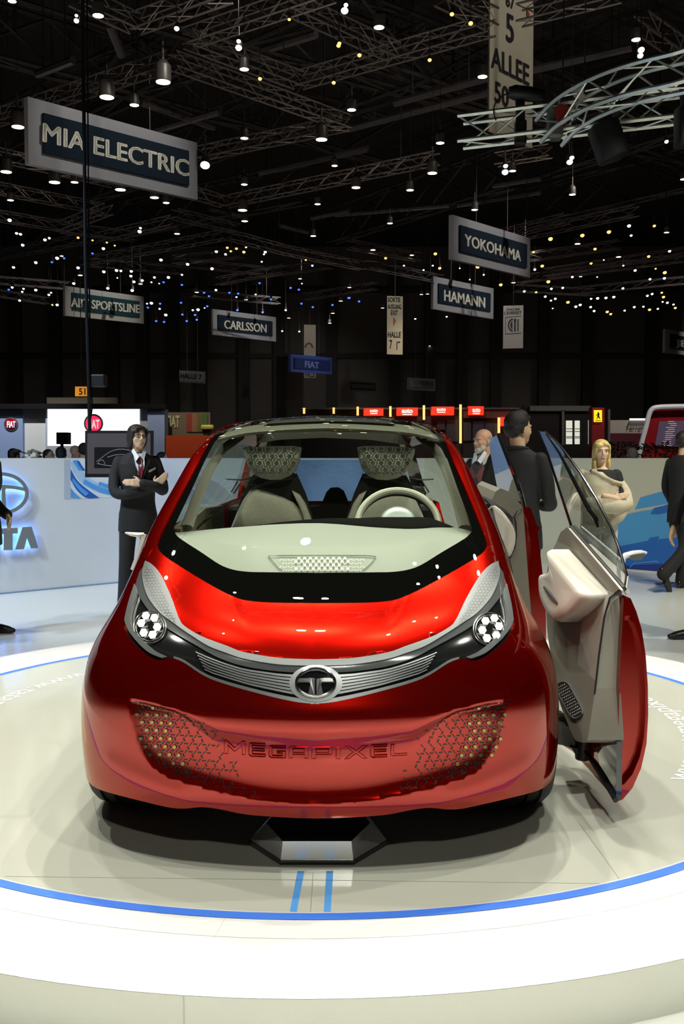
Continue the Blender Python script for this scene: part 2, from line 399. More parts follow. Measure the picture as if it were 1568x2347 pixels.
def nat_spline(T):
    T = np.array(T, float); n = len(T); A = np.zeros((n, n)); B = np.zeros_like(T)
    A[0, 0] = A[-1, -1] = 1
    for i in range(1, n - 1):
        A[i, i - 1], A[i, i], A[i, i + 1] = 1, 4, 1; B[i] = 6 * (T[i + 1] - 2 * T[i] + T[i - 1])
    return T, np.linalg.solve(A, B)
_T, _M2 = nat_spline(ROWS)
def rowv(v):
    v = np.clip(np.asarray(v, float), 0, len(_T) - 1.0001); i = v.astype(int); t = (v - i)[..., None]; s = 1 - t
    return s * _T[i] + t * _T[i + 1] + ((s ** 3 - s) * _M2[i] + (t ** 3 - t) * _M2[i + 1]) / 6
def hull(u, v):
    u = np.asarray(u, float); v = np.asarray(v, float); u, v = np.broadcast_arrays(u, v)
    r = rowv(v); Yc, zc, w_, Ye, ze, Yr, zr = [r[..., k] for k in range(7)]
    a = np.abs(u); t = np.clip(a, 0, 1); s = 1 - t; k1, k2 = 0.62, 0.62
    b1, b2, b3, b0 = 3 * t * s * s, 3 * t * t * s, t ** 3, s ** 3
    x = w_ * (b1 * k1 + b2 * 1.0 + b3)
    Y = Yc * (b0 + b1) + (Ye - k2 * (Ye - Yc)) * b2 + Ye * b3
    Z = zc * (b0 + b1 * 0.9) + ze * b1 * 0.1 + (ze - 0.12 * (ze - zc)) * b2 + ze * b3
    q = np.clip(a - 1, 0, 1)
    xs = w_ * (1 - 0.05 * q - 0.10 * q * q) + 0.05 * np.exp(-((q - 0.72) / 0.2) ** 2) * np.clip((0.95 - ze) / 0.5, 0, 1) - 0.05 * math.exp(-(0.72 / 0.2) ** 2)
    x = np.where(a > 1, xs, x); Y = np.where(a > 1, Ye + (Yr - Ye) * q, Y); Z = np.where(a > 1, ze + (zr - ze) * q, Z)
    return np.stack([np.sign(u) * x, Y, Z], -1)
# pixel -> (u, v): dense table, then Newton
_uu, _vv = np.meshgrid(np.linspace(-1, 0.02, 260), np.linspace(0, 17, 520)); _tab = proj(hull(_uu, _vv)); _dep = hull(_uu, _vv)[..., 1]
# only the part of each row in front of its silhouette (the normal faces the camera)
_eye = np.array(w2c((0, 0, EYE))[:]); _e = 1e-3
_n = np.cross(hull(_uu + _e, _vv) - hull(_uu - _e, _vv), hull(_uu, _vv + _e) - hull(_uu, _vv - _e))
_n *= np.sign(((hull(_uu, _vv) - np.array([0, 4.9, 0.7])) * _n).sum(-1))[..., None]
_back = ((_eye - hull(_uu, _vv)) * _n).sum(-1) < 0
def uv_of(px, py):
    d = (_tab[..., 0] - px) ** 2 + (_tab[..., 1] - py) ** 2 + 1e6 * _back
    k = np.unravel_index(np.argmin(d), d.shape); u, v = _uu[k], _vv[k]
    for _ in range(8):
        p = proj(hull(u, v)); e = 1e-4
        J = np.stack([(proj(hull(u + e, v)) - p) / e, (proj(hull(u, v + e)) - p) / e], -1)
        try: st = np.linalg.solve(J, np.array([px, py]) - p)
        except Exception: break
        st = np.clip(st, -0.03, 0.03); u2, v2 = min(max(u + st[0], -1.0), 0.02), min(max(v + st[1], 0), 17.9)
        if np.sum((proj(hull(u2, v2)) - (px, py)) ** 2) > np.sum((p - (px, py)) ** 2): break
        u, v = u2, v2
    return (u, v)
def curve_uv(pts, n=4, smooth=True):
    q = catmull(pts, n) if smooth else [np.array(p, float) for p in pts]
    return [uv_of(*p) for p in q]
def mirror(c): return [(-u, v) for u, v in c]

# ------------------------------------------------ traced seams (left half of the photograph), converted onto the hull
XM = 733.5
C5px = [(722, 1614), (671, 1608), (576, 1586), (480, 1556), (423, 1521), (398, 1510), (385, 1509), (366, 1513), (350, 1509), (326, 1492), (302, 1471),
        (286, 1445), (282, 1423), (287.5, 1396), (303.5, 1341), (318, 1306), (331, 1286)]
C6px = [(724, 1511.5), (639, 1508), (560, 1495), (520, 1480.5), (461, 1458), (423, 1435), (412, 1420), (404, 1400), (393, 1369), (374, 1327), (359, 1304), (345, 1291), (333, 1285)]
C7px = [(738, 1378), (639, 1377), (582, 1374), (536, 1366), (509, 1355), (448, 1320), (394, 1286), (370, 1268), (361, 1252), (363, 1234), (383, 1194), (417, 1129), (448, 1072),
        (471, 1028), (490, 995), (512, 968)]
C0px = [(728, 1876), (660, 1874), (566, 1867), (504, 1855), (464, 1850), (423, 1853), (390, 1851), (341, 1840), (281, 1825), (232, 1811), (207, 1798)]
C2px = [(733, 1843), (600, 1834), (484, 1808), (435, 1793), (394, 1779), (366, 1765), (347, 1750), (327, 1721), (311, 1682), (300, 1641), (293, 1600)]
def zero(c): return [(0.0, c[0][1])] + list(c[1:])
C5 = zero(curve_uv(C5px)); C6 = zero(curve_uv(C6px)); C7 = zero(curve_uv(C7px)); C0 = zero(curve_uv(C0px)); C2 = zero(curve_uv(C2px))

# ------------------------------------------------ surface with the bumper recess and bonnet crease pressed in
def seg_dist(p, poly):
    best = np.full(p.shape[:-1], 1e9); poly = np.array(poly, float)
    for a, b in zip(poly[:-1], poly[1:]):
        d = b - a; t = np.clip(((p - a) @ d) / (d @ d), 0, 1); q = a + t[..., None] * d
        best = np.minimum(best, np.hypot(p[..., 0] - q[..., 0], p[..., 1] - q[..., 1]))
    return best
_e2 = sorted([tuple(q) for q in catmull(C2px, 4)], key=lambda q: q[0]); _e2x = [q[0] for q in _e2]; _e2y = [q[1] for q in _e2]
RIDGE = [(228, 1742), (280, 1765), (330, 1788), (385, 1815), (440, 1834)]
TOPx, TOPy = [293, 330, 400, 484, 600, 733], [1599, 1606, 1624, 1650, 1664, 1668]
def press(u, v):
    base = hull(-np.abs(u), v); p = proj(base)
    px, py = p[..., 0], p[..., 1]
    ye = np.interp(px, _e2x, _e2y); yt = np.interp(px, TOPx, TOPy)
    ins = (px > 293) & (py > yt) & (py < ye) & (np.abs(u) < 1)
    dd = seg_dist(p, _e2) if np.any(ins) else np.full(px.shape, 0.0)
    wt = np.interp(px, [293, 400, 500, 733], [13, 16, 70, 90])
    rec = -0.018 * (1 - np.exp(-dd / 17)) * sstep((py - yt) / wt)
    lip = (py >= ye) & (np.abs(u) < 1) & (px < 470) & (px > 200)
    dr = seg_dist(p, RIDGE) if np.any(lip) else np.full(px.shape, 1e3)
    return np.where(ins, rec, np.where(lip, 0.0035 * np.exp(-(dr / 24) ** 2) * sstep((px - 215) / 40) * (1 - sstep((px - 400) / 60)), 0.0))
def crease(u, v):
    p = proj(hull(-np.abs(u), v)); px, py = p[..., 0], p[..., 1]
    xl = np.interp(py, [1366, 1400, 1440, 1480], [534, 545, 556, 560])
    f = 1 - sstep((py - 1372) / 95)
    return -0.008 * sstep((px - xl + 14) / 40) * f
def hull_d(u, v, disp):
    p = hull(u, v)
    if disp is None: return p
    e = 1e-3; n = np.cross(hull(u + e, v) - hull(u - e, v), hull(u, v + e) - hull(u, v - e)); n /= (np.linalg.norm(n, axis=-1, keepdims=True) + 1e-12)
    n = n * np.where(((p - np.array([0, 4.9, 0.7])) * n).sum(-1, keepdims=True) < 0, -1.0, 1.0)   # outwards
    d = disp(u, v) if callable(disp) else disp
    return p + n * np.asarray(d)[..., None]
def surf_normal(u, v, disp):
    e = 1.5e-3; a = hull_d(u + e, v, disp) - hull_d(u - e, v, disp); b = hull_d(u, v + e * 8, disp) - hull_d(u, v - e * 8, disp)
    n = np.cross(a, b); n /= (np.linalg.norm(n, axis=-1, keepdims=True) + 1e-12)
    return n
KU = 9.0
def in_poly(pts, poly):
    x, y = pts[:, 0], pts[:, 1]; c = np.zeros(len(x), bool); n = len(poly)
    for i in range(n):
        (x1, y1), (x2, y2) = poly[i], poly[i - 1]
        if y1 == y2: continue
        m = ((y1 > y) != (y2 > y)) & (x < (x2 - x1) * (y - y1) / (y2 - y1) + x1); c ^= m
    return c
def densify(poly, step):
    out = []
    for i in range(len(poly)):
        a, b = np.array(poly[i]), np.array(poly[(i + 1) % len(poly)]); L = np.linalg.norm(b - a); k = max(1, int(math.ceil(L / step)))
        for j in range(k): out.append(tuple(a + (b - a) * j / k))
    clean = [out[0]]
    for p in out[1:]:
        if math.hypot(p[0] - clean[-1][0], p[1] - clean[-1][1]) > 0.012: clean.append(p)
    return clean
def panel(name, outline, material, parent=car, disp=None, thick=0.02, step=0.22, holes=(), lines=(), off=0.0, pw=None, outward=None):
    """a sheet of the hull cut along an outline given in (u, v); closed with an inner skin and rim"""
    S = lambda c: [(u * KU, v) for u, v in c]
    loops = [densify(S(outline), step)] + [densify(S(h), step) for h in holes]
    verts, edges = [], []
    for L in loops:
        b = len(verts); verts += L; edges += [(b + i, b + (i + 1) % len(L)) for i in range(len(L))]
    for l in lines:
        L = densify(S(l), step)[:-1] if False else [tuple(p) for p in S(l)]
        b = len(verts); verts += L; edges += [(b + i, b + i + 1) for i in range(len(L) - 1)]
    P = np.array(loops[0]); lo, hi = P.min(0), P.max(0)
    gx, gy = np.meshgrid(np.arange(lo[0] + step / 2, hi[0], step), np.arange(lo[1] + step / 2, hi[1], step)); G = np.stack([gx.ravel(), gy.ravel()], -1)
    k = in_poly(G, loops[0])
    for h in loops[1:]: k &= ~in_poly(G, h)
    G = G[k]
    B = np.array(verts)
    if len(G):
        md = np.full(len(G), 1e9)
        for b in B: md = np.minimum(md, (G[:, 0] - b[0]) ** 2 + (G[:, 1] - b[1]) ** 2)
        G = G[md > (step * 0.45) ** 2]
    verts = [Vector(v) for v in verts] + [Vector(g) for g in G.tolist()]
    V, E_, Fc, *_ = geometry.delaunay_2d_cdt(verts, edges, [], 0, 1e-5)
    V = np.array([v[:] for v in V]); cen = np.array([V[list(f)].mean(0) for f in Fc])
    k = in_poly(cen, loops[0])
    for h in loops[1:]: k &= ~in_poly(cen, h)
    Fc = [list(f) for f, q in zip(Fc, k) if q]
    used = sorted({i for f in Fc for i in f}); mp = {a: b for b, a in enumerate(used)}
    V = V[used]; Fc = [[mp[i] for i in f] for f in Fc]
    u, v = V[:, 0] / KU, V[:, 1]
    dfun = disp
    if off: dfun = (lambda a, b: off + (disp(a, b) if callable(disp) else 0.0 * a)) if True else None
    X = hull_d(u, v, dfun); N = surf_normal(u, v, dfun)
    ref = X - np.array([0, 4.9, 0.7]); flip = (N * ref).sum(1) < 0; N[flip] *= -1
    # orient the faces along the normals
    for f in Fc:
        a, b, c_ = X[f[0]], X[f[1]], X[f[2]]
        if np.dot(np.cross(b - a, c_ - a), N[f[0]]) < 0: f.reverse()
    n = len(X); X2 = X - N * thick
    cnt = {}
    for f in Fc:
        for i in range(3):
            a, b = f[i], f[(i + 1) % 3]; cnt[(a, b)] = cnt.get((a, b), 0) + 1
    rim = [(a, b) for (a, b) in cnt if (b, a) not in cnt]
    faces = Fc + [[i + n for i in f[::-1]] for f in Fc] + [[b, a, a + n, b + n] for a, b in rim]
    pts = np.concatenate([X, X2]); pts[:, 1] -= 3.45
    if pw is not None: pts -= np.array(pw)
    me = bpy.data.meshes.new(name); me.from_pydata(pts.tolist(), [], faces)
    nf = len(Fc)
    for p in me.polygons: p.use_smooth = True
    ln = [None] * len(me.loops); me.update()
    for p in me.polygons:
        for li in p.loop_indices:
            vi = me.loops[li].vertex_index
            if p.index < nf: ln[li] = N[vi].tolist()
            elif p.index < 2 * nf: ln[li] = (-N[vi - n]).tolist()
            else: ln[li] = p.normal[:]
    me.normals_split_custom_set(ln)
    return link(name, me, material, parent)
def on_hull(px, py, disp=None, off=0.0):
    u, v = uv_of(px, py) if px <= XM + 12 else uv_mir(px, py)
    return Vector(hull_d(np.array(u), np.array(v), (lambda a, b: off + (disp(a, b) if disp else 0.0))).tolist())
def uv_mir(px, py):
    """right half: solve on the mirrored side directly"""
    u, v = uv_of(2 * XM - px, py); u = -u
    for _ in range(10):
        p = proj(hull(u, v)); e = 1e-4
        J = np.stack([(proj(hull(u + e, v)) - p) / e, (proj(hull(u, v + e)) - p) / e], -1)
        try: st = np.clip(np.linalg.solve(J, np.array([px, py]) - p), -0.03, 0.03)
        except Exception: break
        u, v = min(max(u + st[0], -0.02), 1.0), min(max(v + st[1], 0), 17.9)
    return (u, v)
def L(p): p = Vector(p); return Vector((p.x, p.y - 3.45, p.z))    # car frame -> local to the car's Empty

def candy_paint(name, flake, base, rough=0.27, ior=1.5):
    m = bpy.data.materials.new(name); m.use_nodes = True; nt = m.node_tree
    for n in list(nt.nodes): nt.nodes.remove(n)
    N_ = nt.nodes.new; out = N_('ShaderNodeOutputMaterial'); g = N_('ShaderNodeBsdfGlossy'); d = N_('ShaderNodeBsdfDiffuse'); c = N_('ShaderNodeBsdfGlossy'); f = N_('ShaderNodeFresnel'); m1 = N_('ShaderNodeMixShader'); m2 = N_('ShaderNodeMixShader')
    tc = N_('ShaderNodeTexCoord'); vo = N_('ShaderNodeTexNoise'); vo.inputs['Scale'].default_value = 900; rp = N_('ShaderNodeMapRange'); rp.inputs[3].default_value = rough - .004; rp.inputs[4].default_value = rough + .004
    nt.links.new(tc.outputs['Object'], vo.inputs['Vector']); nt.links.new(vo.outputs['Fac'], rp.inputs[0]); nt.links.new(rp.outputs[0], g.inputs['Roughness'])
    g.inputs[0].default_value = (*flake, 1); d.inputs[0].default_value = (*base, 1); c.inputs[0].default_value = (1, .96, .82, 1); c.inputs['Roughness'].default_value = 0.0; f.inputs[0].default_value = ior
    m1.inputs[0].default_value = .13; nt.links.new(g.outputs[0], m1.inputs[1]); nt.links.new(d.outputs[0], m1.inputs[2])
    nt.links.new(f.outputs[0], m2.inputs[0]); nt.links.new(m1.outputs[0], m2.inputs[1]); nt.links.new(c.outputs[0], m2.inputs[2]); nt.links.new(m2.outputs[0], out.inputs[0]); return m
m_red = candy_paint('red_candy_paint', (0.30, 0.0034, 0.0012), (0.36, 0.004, 0.002), .25)
m_gloss = mat('black_gloss', (0.006, 0.006, 0.007), 0.06, coat=1.0, spec=0.5)
m_silver = mat('satin_silver', (0.33, 0.35, 0.35), 0.34, 0.8)
m_silverl = mat('light_satin_silver', (0.145, 0.158, 0.155), 0.45, 0.45)
m_chrome = mat('chrome', (0.85, 0.85, 0.86), 0.12, 1.0)
m_smoke = mat('smoked_lens_cover', (0.10, 0.11, 0.11), 0.12, 0.3, coat=1.0)
m_dark = mat('dark_plastic', (0.012, 0.012, 0.012), 0.5)
m_rubber = mat('tyre_rubber', (0.018, 0.018, 0.018), 0.65)
m_trim = mat('door_trim_greige', (0.20, 0.188, 0.150), 0.45, 0.15, noise=0.04, nscale=160)
m_white = mat('white_padded_trim', (0.62, 0.58, 0.50), 0.5)
m_dash = mat('dashboard_pale_grey', (0.275, 0.295, 0.28), 0.6, noise=0.03, nscale=300)
m_seat = mat('seat_fabric_grey', (0.55, 0.54, 0.46), 0.8, noise=0.08, nscale=60, bump=0.2, bscale=400)
m_black = mat('black_interior', (0.010, 0.010, 0.009), 0.6)

# ------------------------------------------------ red skin
hc = C6[-1]                                       # top tip of the headlamp, where bonnet, wing and pillar meet
kL = min(range(len(C7)), key=lambda i: math.hypot(proj(hull(*C7[i]))[0] - 361, proj(hull(*C7[i]))[1] - 1252))
bon_side = [(hc[0] + (C7[kL][0] - hc[0]) * t, hc[1] + (C7[kL][1] - hc[1]) * t) for t in (0.25, 0.5, 0.75)]
half = C6 + bon_side + C7[kL::-1]                # centre-front -> lamp tip -> screen corner -> centre-rear
hood_out = half + mirror(half)[::-1]
panel('hood', hood_out, m_red, disp=crease, thick=0.015, step=0.14)
ut = 1.04
low = C0[:-1] + [(-1.0, C0[-1][1] + 0.02), (-ut, C0[-1][1] + 0.05)] + [(-ut, a) for a in np.linspace(C0[-1][1] + 0.3, hc[1] - 0.2, 22)] + [(-ut, hc[1])] + C5[::-1]
bump_out = low + mirror(low)[::-1][1:-1]
_c2f = C2 + []
bumper = panel('bumper', bump_out, m_red, disp=press, thick=0.018, step=0.105, lines=[C2[::-1] + mirror(C2)[1:]])
roof_v = 17.6
gtop = [(C7[-1][0] + (-0.80 - C7[-1][0]) * min(1, t * 2), C7[-1][1] + (roof_v - C7[-1][1]) * t) for t in (0.15, 0.3, 0.5, 0.75, 1.0)]
pil = [hc] + bon_side + C7[kL:] + gtop + [(-1.10, roof_v)] + [(-1.10, a) for a in np.linspace(roof_v - 0.3, hc[1] + 0.15, 28)] + [(-1.10, hc[1]), (-1.0, hc[1])]
panel('roof_rail', pil, m_red, thick=0.02, step=0.2)
panel('roof_rail', mirror(pil), m_red, thick=0.02, step=0.2)

# ------------------------------------------------ windscreen and glass roof with the black printed border
glassL = C7 + gtop
g_out = glassL + mirror(glassL)[::-1]
m_glass = glass_mat('windscreen_glass', (0.93, 0.95, 0.90), 1.0, 1.45)
panel('windscreen', g_out, m_glass, thick=0.004, step=0.16, off=-0.003)
FRpx = [(735, 1306.5), (607, 1305), (568, 1304), (533, 1299), (502, 1287), (461, 1260), (423, 1236), (403, 1221), (396, 1205), (407, 1178), (436, 1118), (462, 1062), (486, 1015), (505, 985), (520, 968)]
FR = zero(curve_uv(FRpx)); frt = [(FR[-1][0] + (-0.74 - FR[-1][0]) * min(1, t * 2), FR[-1][1] + (roof_v - 0.5 - FR[-1][1]) * t) for t in (0.3, 0.6, 1.0)]
frL = FR + frt
m_frit = mat('black_printed_border', (0.003, 0.003, 0.003), 0.7, spec=0.0)
panel('windscreen_border', g_out, m_frit, thick=0.002, step=0.3, off=-0.012, holes=[frL + mirror(frL)[::-1]])

# ------------------------------------------------ lamp and grille band
band = C6 + C5[::-1][1:]
m_lampblack = mat('lamp_black', (0.010, 0.011, 0.011), 0.10, coat=1.0)
grille = panel('grille', band + mirror(band)[::-1], m_lampblack, thick=0.02, step=0.25, off=-0.010)
def both(f):
    f(1); f(-1)
def M_(c, s): return c if s > 0 else mirror(c)
# pale bar under the bonnet edge widening into the patterned leaf
LEAFin = [(724, 1526.5), (639, 1523), (560, 1510), (520, 1497), (478, 1481), (439, 1457), (414, 1440), (391, 1423), (369, 1407), (350, 1385), (337, 1364), (329, 1339), (326, 1312), (331, 1290)]
LI = zero(curve_uv(LEAFin)); leaf = C6 + LI[::-1]
bar = panel('grille_bar', leaf + mirror(leaf)[::-1], m_silverl, thick=0.012, step=0.25, off=0.001)
COVin = [(724, 1542), (639, 1538), (560, 1526), (500, 1506), (450, 1478), (405, 1452), (372, 1430), (343, 1401), (322, 1372), (311, 1352), (310, 1336), (318, 1310)]
CV = zero(curve_uv(COVin)); cov = LI + CV[::-1]
panel('lens_cover', cov + mirror(cov)[::-1], m_smoke, thick=0.006, step=0.25, off=-0.003)
# outer pale trim of the lamp and the fine bright edge along the bumper
TRo = [(308, 1338), (294, 1382), (287, 1412), (286, 1423), (295, 1446), (318, 1475), (342, 1496), (371, 1508)]
TRi = [(383, 1505), (358, 1493), (336, 1475), (310, 1449), (300, 1430), (300, 1410), (306, 1385), (313, 1365), (311, 1345)]
tr = curve_uv(TRo) + curve_uv(TRi)
both(lambda s: panel('lamp_trim', M_(tr, s), m_silverl, thick=0.01, step=0.2, off=0.0015, parent=car))
EDo = [(731, 1614), (671, 1607.5), (576, 1585), (480, 1555), (423, 1519.5), (398, 1508.5)]
EDi = [(398, 1504), (423, 1513), (480, 1548), (576, 1577), (671, 1598), (731, 1604)]
ed = curve_uv(EDo) + curve_uv(EDi)
both(lambda s: panel('grille_edge', M_(ed, s), m_silver, thick=0.008, step=0.25, off=0.0))
# slats: seven each side, fading out towards the lamps
top_x, top_y = [430, 480, 520, 560, 640, 724], [1482, 1504, 1519, 1531, 1542, 1546]
bot_x, bot_y = [430, 480, 576, 671, 724], [1516, 1546, 1575, 1596, 1602]
for s in (1, -1):
    for k in range(6):
        f0, f1 = (k + 0.30) / 6.6, (k + 1.0) / 6.6
        xs = np.linspace(448 + 4 * k, 672 + (3 if k in (0, 5) else -4), 12)
        a = [(x, np.interp(x, top_x, top_y) + (np.interp(x, bot_x, bot_y) - np.interp(x, top_x, top_y)) * (f0 + 0.25 * (f1 - f0) * (1 - min(1, (x - 430) / 120)))) for x in xs]
        b = [(x, np.interp(x, top_x, top_y) + (np.interp(x, bot_x, bot_y) - np.interp(x, top_x, top_y)) * (f1 - 0.25 * (f1 - f0) * (1 - min(1, (x - 430) / 120)))) for x in xs]
        q = [uv_of(*p) for p in a] + [uv_of(*p) for p in b[::-1]]
        panel('slat', M_(q, s), m_silver, parent=grille, thick=0.008, step=0.3, off=-0.001)
# emblem on its plate
def ell(cx, cy, rx, ry, n=40): return [(cx + rx * math.cos(2 * math.pi * k / n), cy + ry * math.sin(2 * math.pi * k / n)) for k in range(n)]
EC = (724, 1567)
def uvs(c): return [uv_of(x, y) if x <= 725 else uv_mir(x, y) for x, y in c]
panel('emblem_plate', uvs(ell(EC[0], EC[1], 61, 42)), m_silver, parent=car, thick=0.012, step=0.2, off=0.003)
emb = panel('emblem', uvs(ell(EC[0], EC[1] - 1, 44, 31)), m_gloss, thick=0.01, step=0.2, off=0.008)
bm = NB(); tube(bm, [L(on_hull(x, y, None, 0.012)) for x, y in ell(EC[0], EC[1] - 1, 44, 31)], 0.0045, 8, closed=True); obj('emblem_ring', bm, m_chrome, emb, smooth=True)
for s in (1, -1):
    bm = NB(); c = [(EC[0] + s * x, EC[1] + y) for x, y in ((2, -9), (2, 29), (17, 26), (12, 2), (16, -3), (40, -3), (38, -10), (18, -11), (10, -10))]
    prism(bm, [L(on_hull(x, y, None, 0.016)) for x, y in c], (0, 0.006, 0)); obj('emblem_letter', bm, m_chrome, emb)
# headlamps: round black pod with six hexagonal lights
m_led = mat('lit_led_hexagon', (0.9, 0.9, 0.85), 0.3, emit=(1.0, 0.97, 0.86), es=1.6)
m_tubeg = mat('lens_barrel', (0.35, 0.36, 0.33), 0.2, 0.8)
hexL = [(335.5, 1413), (355, 1418), (361.5, 1439), (351, 1456.5), (331, 1452), (325, 1430)]
hexR = [(1132, 1418.5), (1112, 1425), (1104.5, 1446), (1115, 1464), (1136, 1457.5), (1142.5, 1437)]
for s, cc, hx in ((-1, (342.5, 1436), hexL), (1, (1123, 1440), hexR)):
    if True:
        cN = on_hull(*cc)
        lamp = panel('headlamp', uvs(ell(cc[0], cc[1], 36, 36)) if s > 0 else [uv_of(*p) for p in ell(cc[0], cc[1], 36, 36)], m_lampblack, thick=0.02, step=0.15, off=-0.006)
        for r, th in ((37, 0.0022), (32, 0.0014)):
            bm = NB(); tube(bm, [L(on_hull(x, y, None, -0.003)) for x, y in ell(cc[0], cc[1], r, r)], th, 6, closed=True); obj('bezel', bm, m_tubeg, lamp, smooth=True)
        for hxp in hx:
            c0 = on_hull(*hxp, None, 0.004); bm = NB(); ax = Vector((s * 0.12, -1, 0.12)).normalized()
            lathe(bm, [(0.0145, -0.03), (0.0145, 0.0)], L(c0), 6, ax); b_ = obj('light_barrel', bm, m_tubeg, lamp)
            bm = NB(); lathe(bm, [(0.0138, 0.0), (0.0138, 0.002)], L(c0), 6, ax); obj('lit_hexagon', bm, m_led, b_)
# ================================================================ car, continued: pattern, lettering, sides, doors, cabin, wheels
def interp_disp(u, v): return press(u, v)
def hull_pt(px, py, disp=None, off=0.0): return L(on_hull(px, py, disp, off))
# --- perforated wings of the lower bumper: kagome pattern of slits and brass hexagons
m_slit = mat('dark_slit', (0.008, 0.002, 0.002), 0.4)
m_brass = mat('brass_hexagon', (0.36, 0.25, 0.08), 0.22, 1.0)
def pattern(side):
    slit, hexa, brass = NB(), NB(), NB(); A = 21.2; ca = np.array([A, 1.6]); cb = np.array([A * 0.5 - 0.4, 18.6]); o = np.array([322.0, 1622.0])
    rnd = random.Random(11 if side < 0 else 12)
    def zone(x, y):
        ye = np.interp(x, _e2x, _e2y); yt = np.interp(x, TOPx, TOPy)
        if x < 304 or y > ye - 9 or y < yt + 7: return None
        if x < 330 and y > 1612 + (x - 304) * 5.2: return None
        return min(ye - y, 60)
    def put(bm, x, y, shape, th, off):
        X = x if side < 0 else 2 * XM - x
        c = np.array([X, y]); pts = []
        for a, b in shape:
            pts.append(hull_pt(c[0] + (a if side < 0 else -a), c[1] + b, press, off))
        prism(bm, pts, (0, th, 0))
    hx = [(6.2 * math.cos(math.pi / 6 + k * math.pi / 3), 6.2 * math.sin(math.pi / 6 + k * math.pi / 3)) for k in range(6)]
    hxi = [(0.72 * a, 0.72 * b) for a, b in hx]
    def bar(a):
        c, s = math.cos(a), math.sin(a); return [(c * l - s * w_, s * l + c * w_) for l, w_ in ((-4.3, -1.4), (4.3, -1.4), (4.3, 1.4), (-4.3, 1.4))]
    for j in range(-2, 13):
        for i in range(-8, 22):
            c = o + ca * i + cb * j
            z = zone(*c)
            # distance along the fade: hexagons near the outer edge, slits alone further in
            fade = (c[0] - 318) / 150 + (c[1] - 1615) / 900 - (c[1] - 1640) / 260
            if z is not None and fade < 0.42 and z > 10:
                put(hexa, *c, hx, 0.002, 0.0012); put(brass, *c, hxi, 0.002, 0.003)
            for a, (d, ang) in enumerate(((ca / 2, 1.19), (cb / 2, -0.86), (cb / 2 - ca / 2, 0.09))):
                q = c + d; zz = zone(*q)
                lim = 1.35 + 0.15 * math.sin(i * 2.3 + j * 1.7)
                if q[0] > 600: lim = 0
                if zz is not None and (q[0] - 318) / 150 - (q[1] - 1640) / 260 < lim * 0.72 and rnd.random() > max(0, ((q[0] - 318) / 150 - (q[1] - 1640) / 260 - .45)) * .8: put(slit, *q, bar(ang), 0.002, 0.0012)
    return slit, hexa, brass
for s in (-1, 1):
    a, b, c = pattern(s)
    tag(obj('bumper_perforation', a, m_slit, bumper), kind='stuff'); obj('hexagon_recess', b, m_slit, bumper); obj('brass_hexagon', c, m_brass, bumper)
# --- raised model lettering across the bumper, outlined by thin ridges
GL = {'M': [[(0, 0), (0, 1), (.12, 1), (.5, .45), (.88, 1), (1, 1), (1, 0), (.84, 0), (.84, .62), (.56, .22), (.44, .22), (.16, .62), (.16, 0)]],
      'E': [[(.12, 0), (1, 0), (1, .17), (.2, .17), (.2, .42), (.95, .42), (.95, .59), (.2, .59), (.2, .83), (1, .83), (1, 1), (.12, 1), (0, .88), (0, .12)]],
      'G': [[(.12, 0), (.98, 0), (.98, .55), (.48, .55), (.48, .38), (.8, .38), (.8, .17), (.18, .17), (.18, .83), (1, .83), (1, 1), (.12, 1), (0, .88), (0, .12)]],
      'A': [[(0, 0), (0, .88), (.12, 1), (1, 1), (1, 0), (.82, 0), (.82, .3), (.18, .3), (.18, 0)], [(.18, .47), (.82, .47), (.82, .83), (.18, .83)]],
      'P': [[(0, 0), (0, 1), (.9, 1), (1, .88), (1, .45), (.9, .33), (.18, .33), (.18, 0)], [(.18, .5), (.84, .5), (.84, .83), (.18, .83)]],
      'I': [[(.3, 0), (.3, 1), (.6, 1), (.7, .9), (.7, 0)]],
      'X': [[(0, 0), (.38, .5), (0, 1), (.2, 1), (.5, .62), (.8, 1), (1, 1), (.62, .5), (1, 0), (.8, 0), (.5, .38), (.2, 0)]],
      'L': [[(0, .1), (0, 1), (.18, 1), (.18, .17), (1, .17), (1, 0), (.1, 0)]]}
# baseline-left x, baseline y, width, height of each letter in the photograph
LT = [('M', 510, 1734.5, 49, 32), ('E', 568, 1739.5, 38, 32), ('G', 615, 1742.5, 39, 29), ('A', 662, 1744, 43, 29), ('P', 715, 1745, 47, 29), ('I', 765, 1745.5, 22, 29), ('X', 791, 1745, 52, 30), ('E', 851, 1741, 38, 30), ('L', 899, 1738, 37, 27)]
for ch, x0, y0, w_, h_ in LT:
    bm = NB(); sl = (x0 + w_ / 2 - 722) / 215 * 0.16 * -1
    for lp in GL[ch]:
        P = densify(lp, 0.3); pts = [hull_pt(x0 + a * w_, y0 - b * h_ + sl * (a - .5) * w_ * 0.4, press, 0.0008) for a, b in P]
        tube(bm, pts, 0.0022, 5, closed=True)
    obj('raised_letter', bm, m_red, bumper, smooth=True)
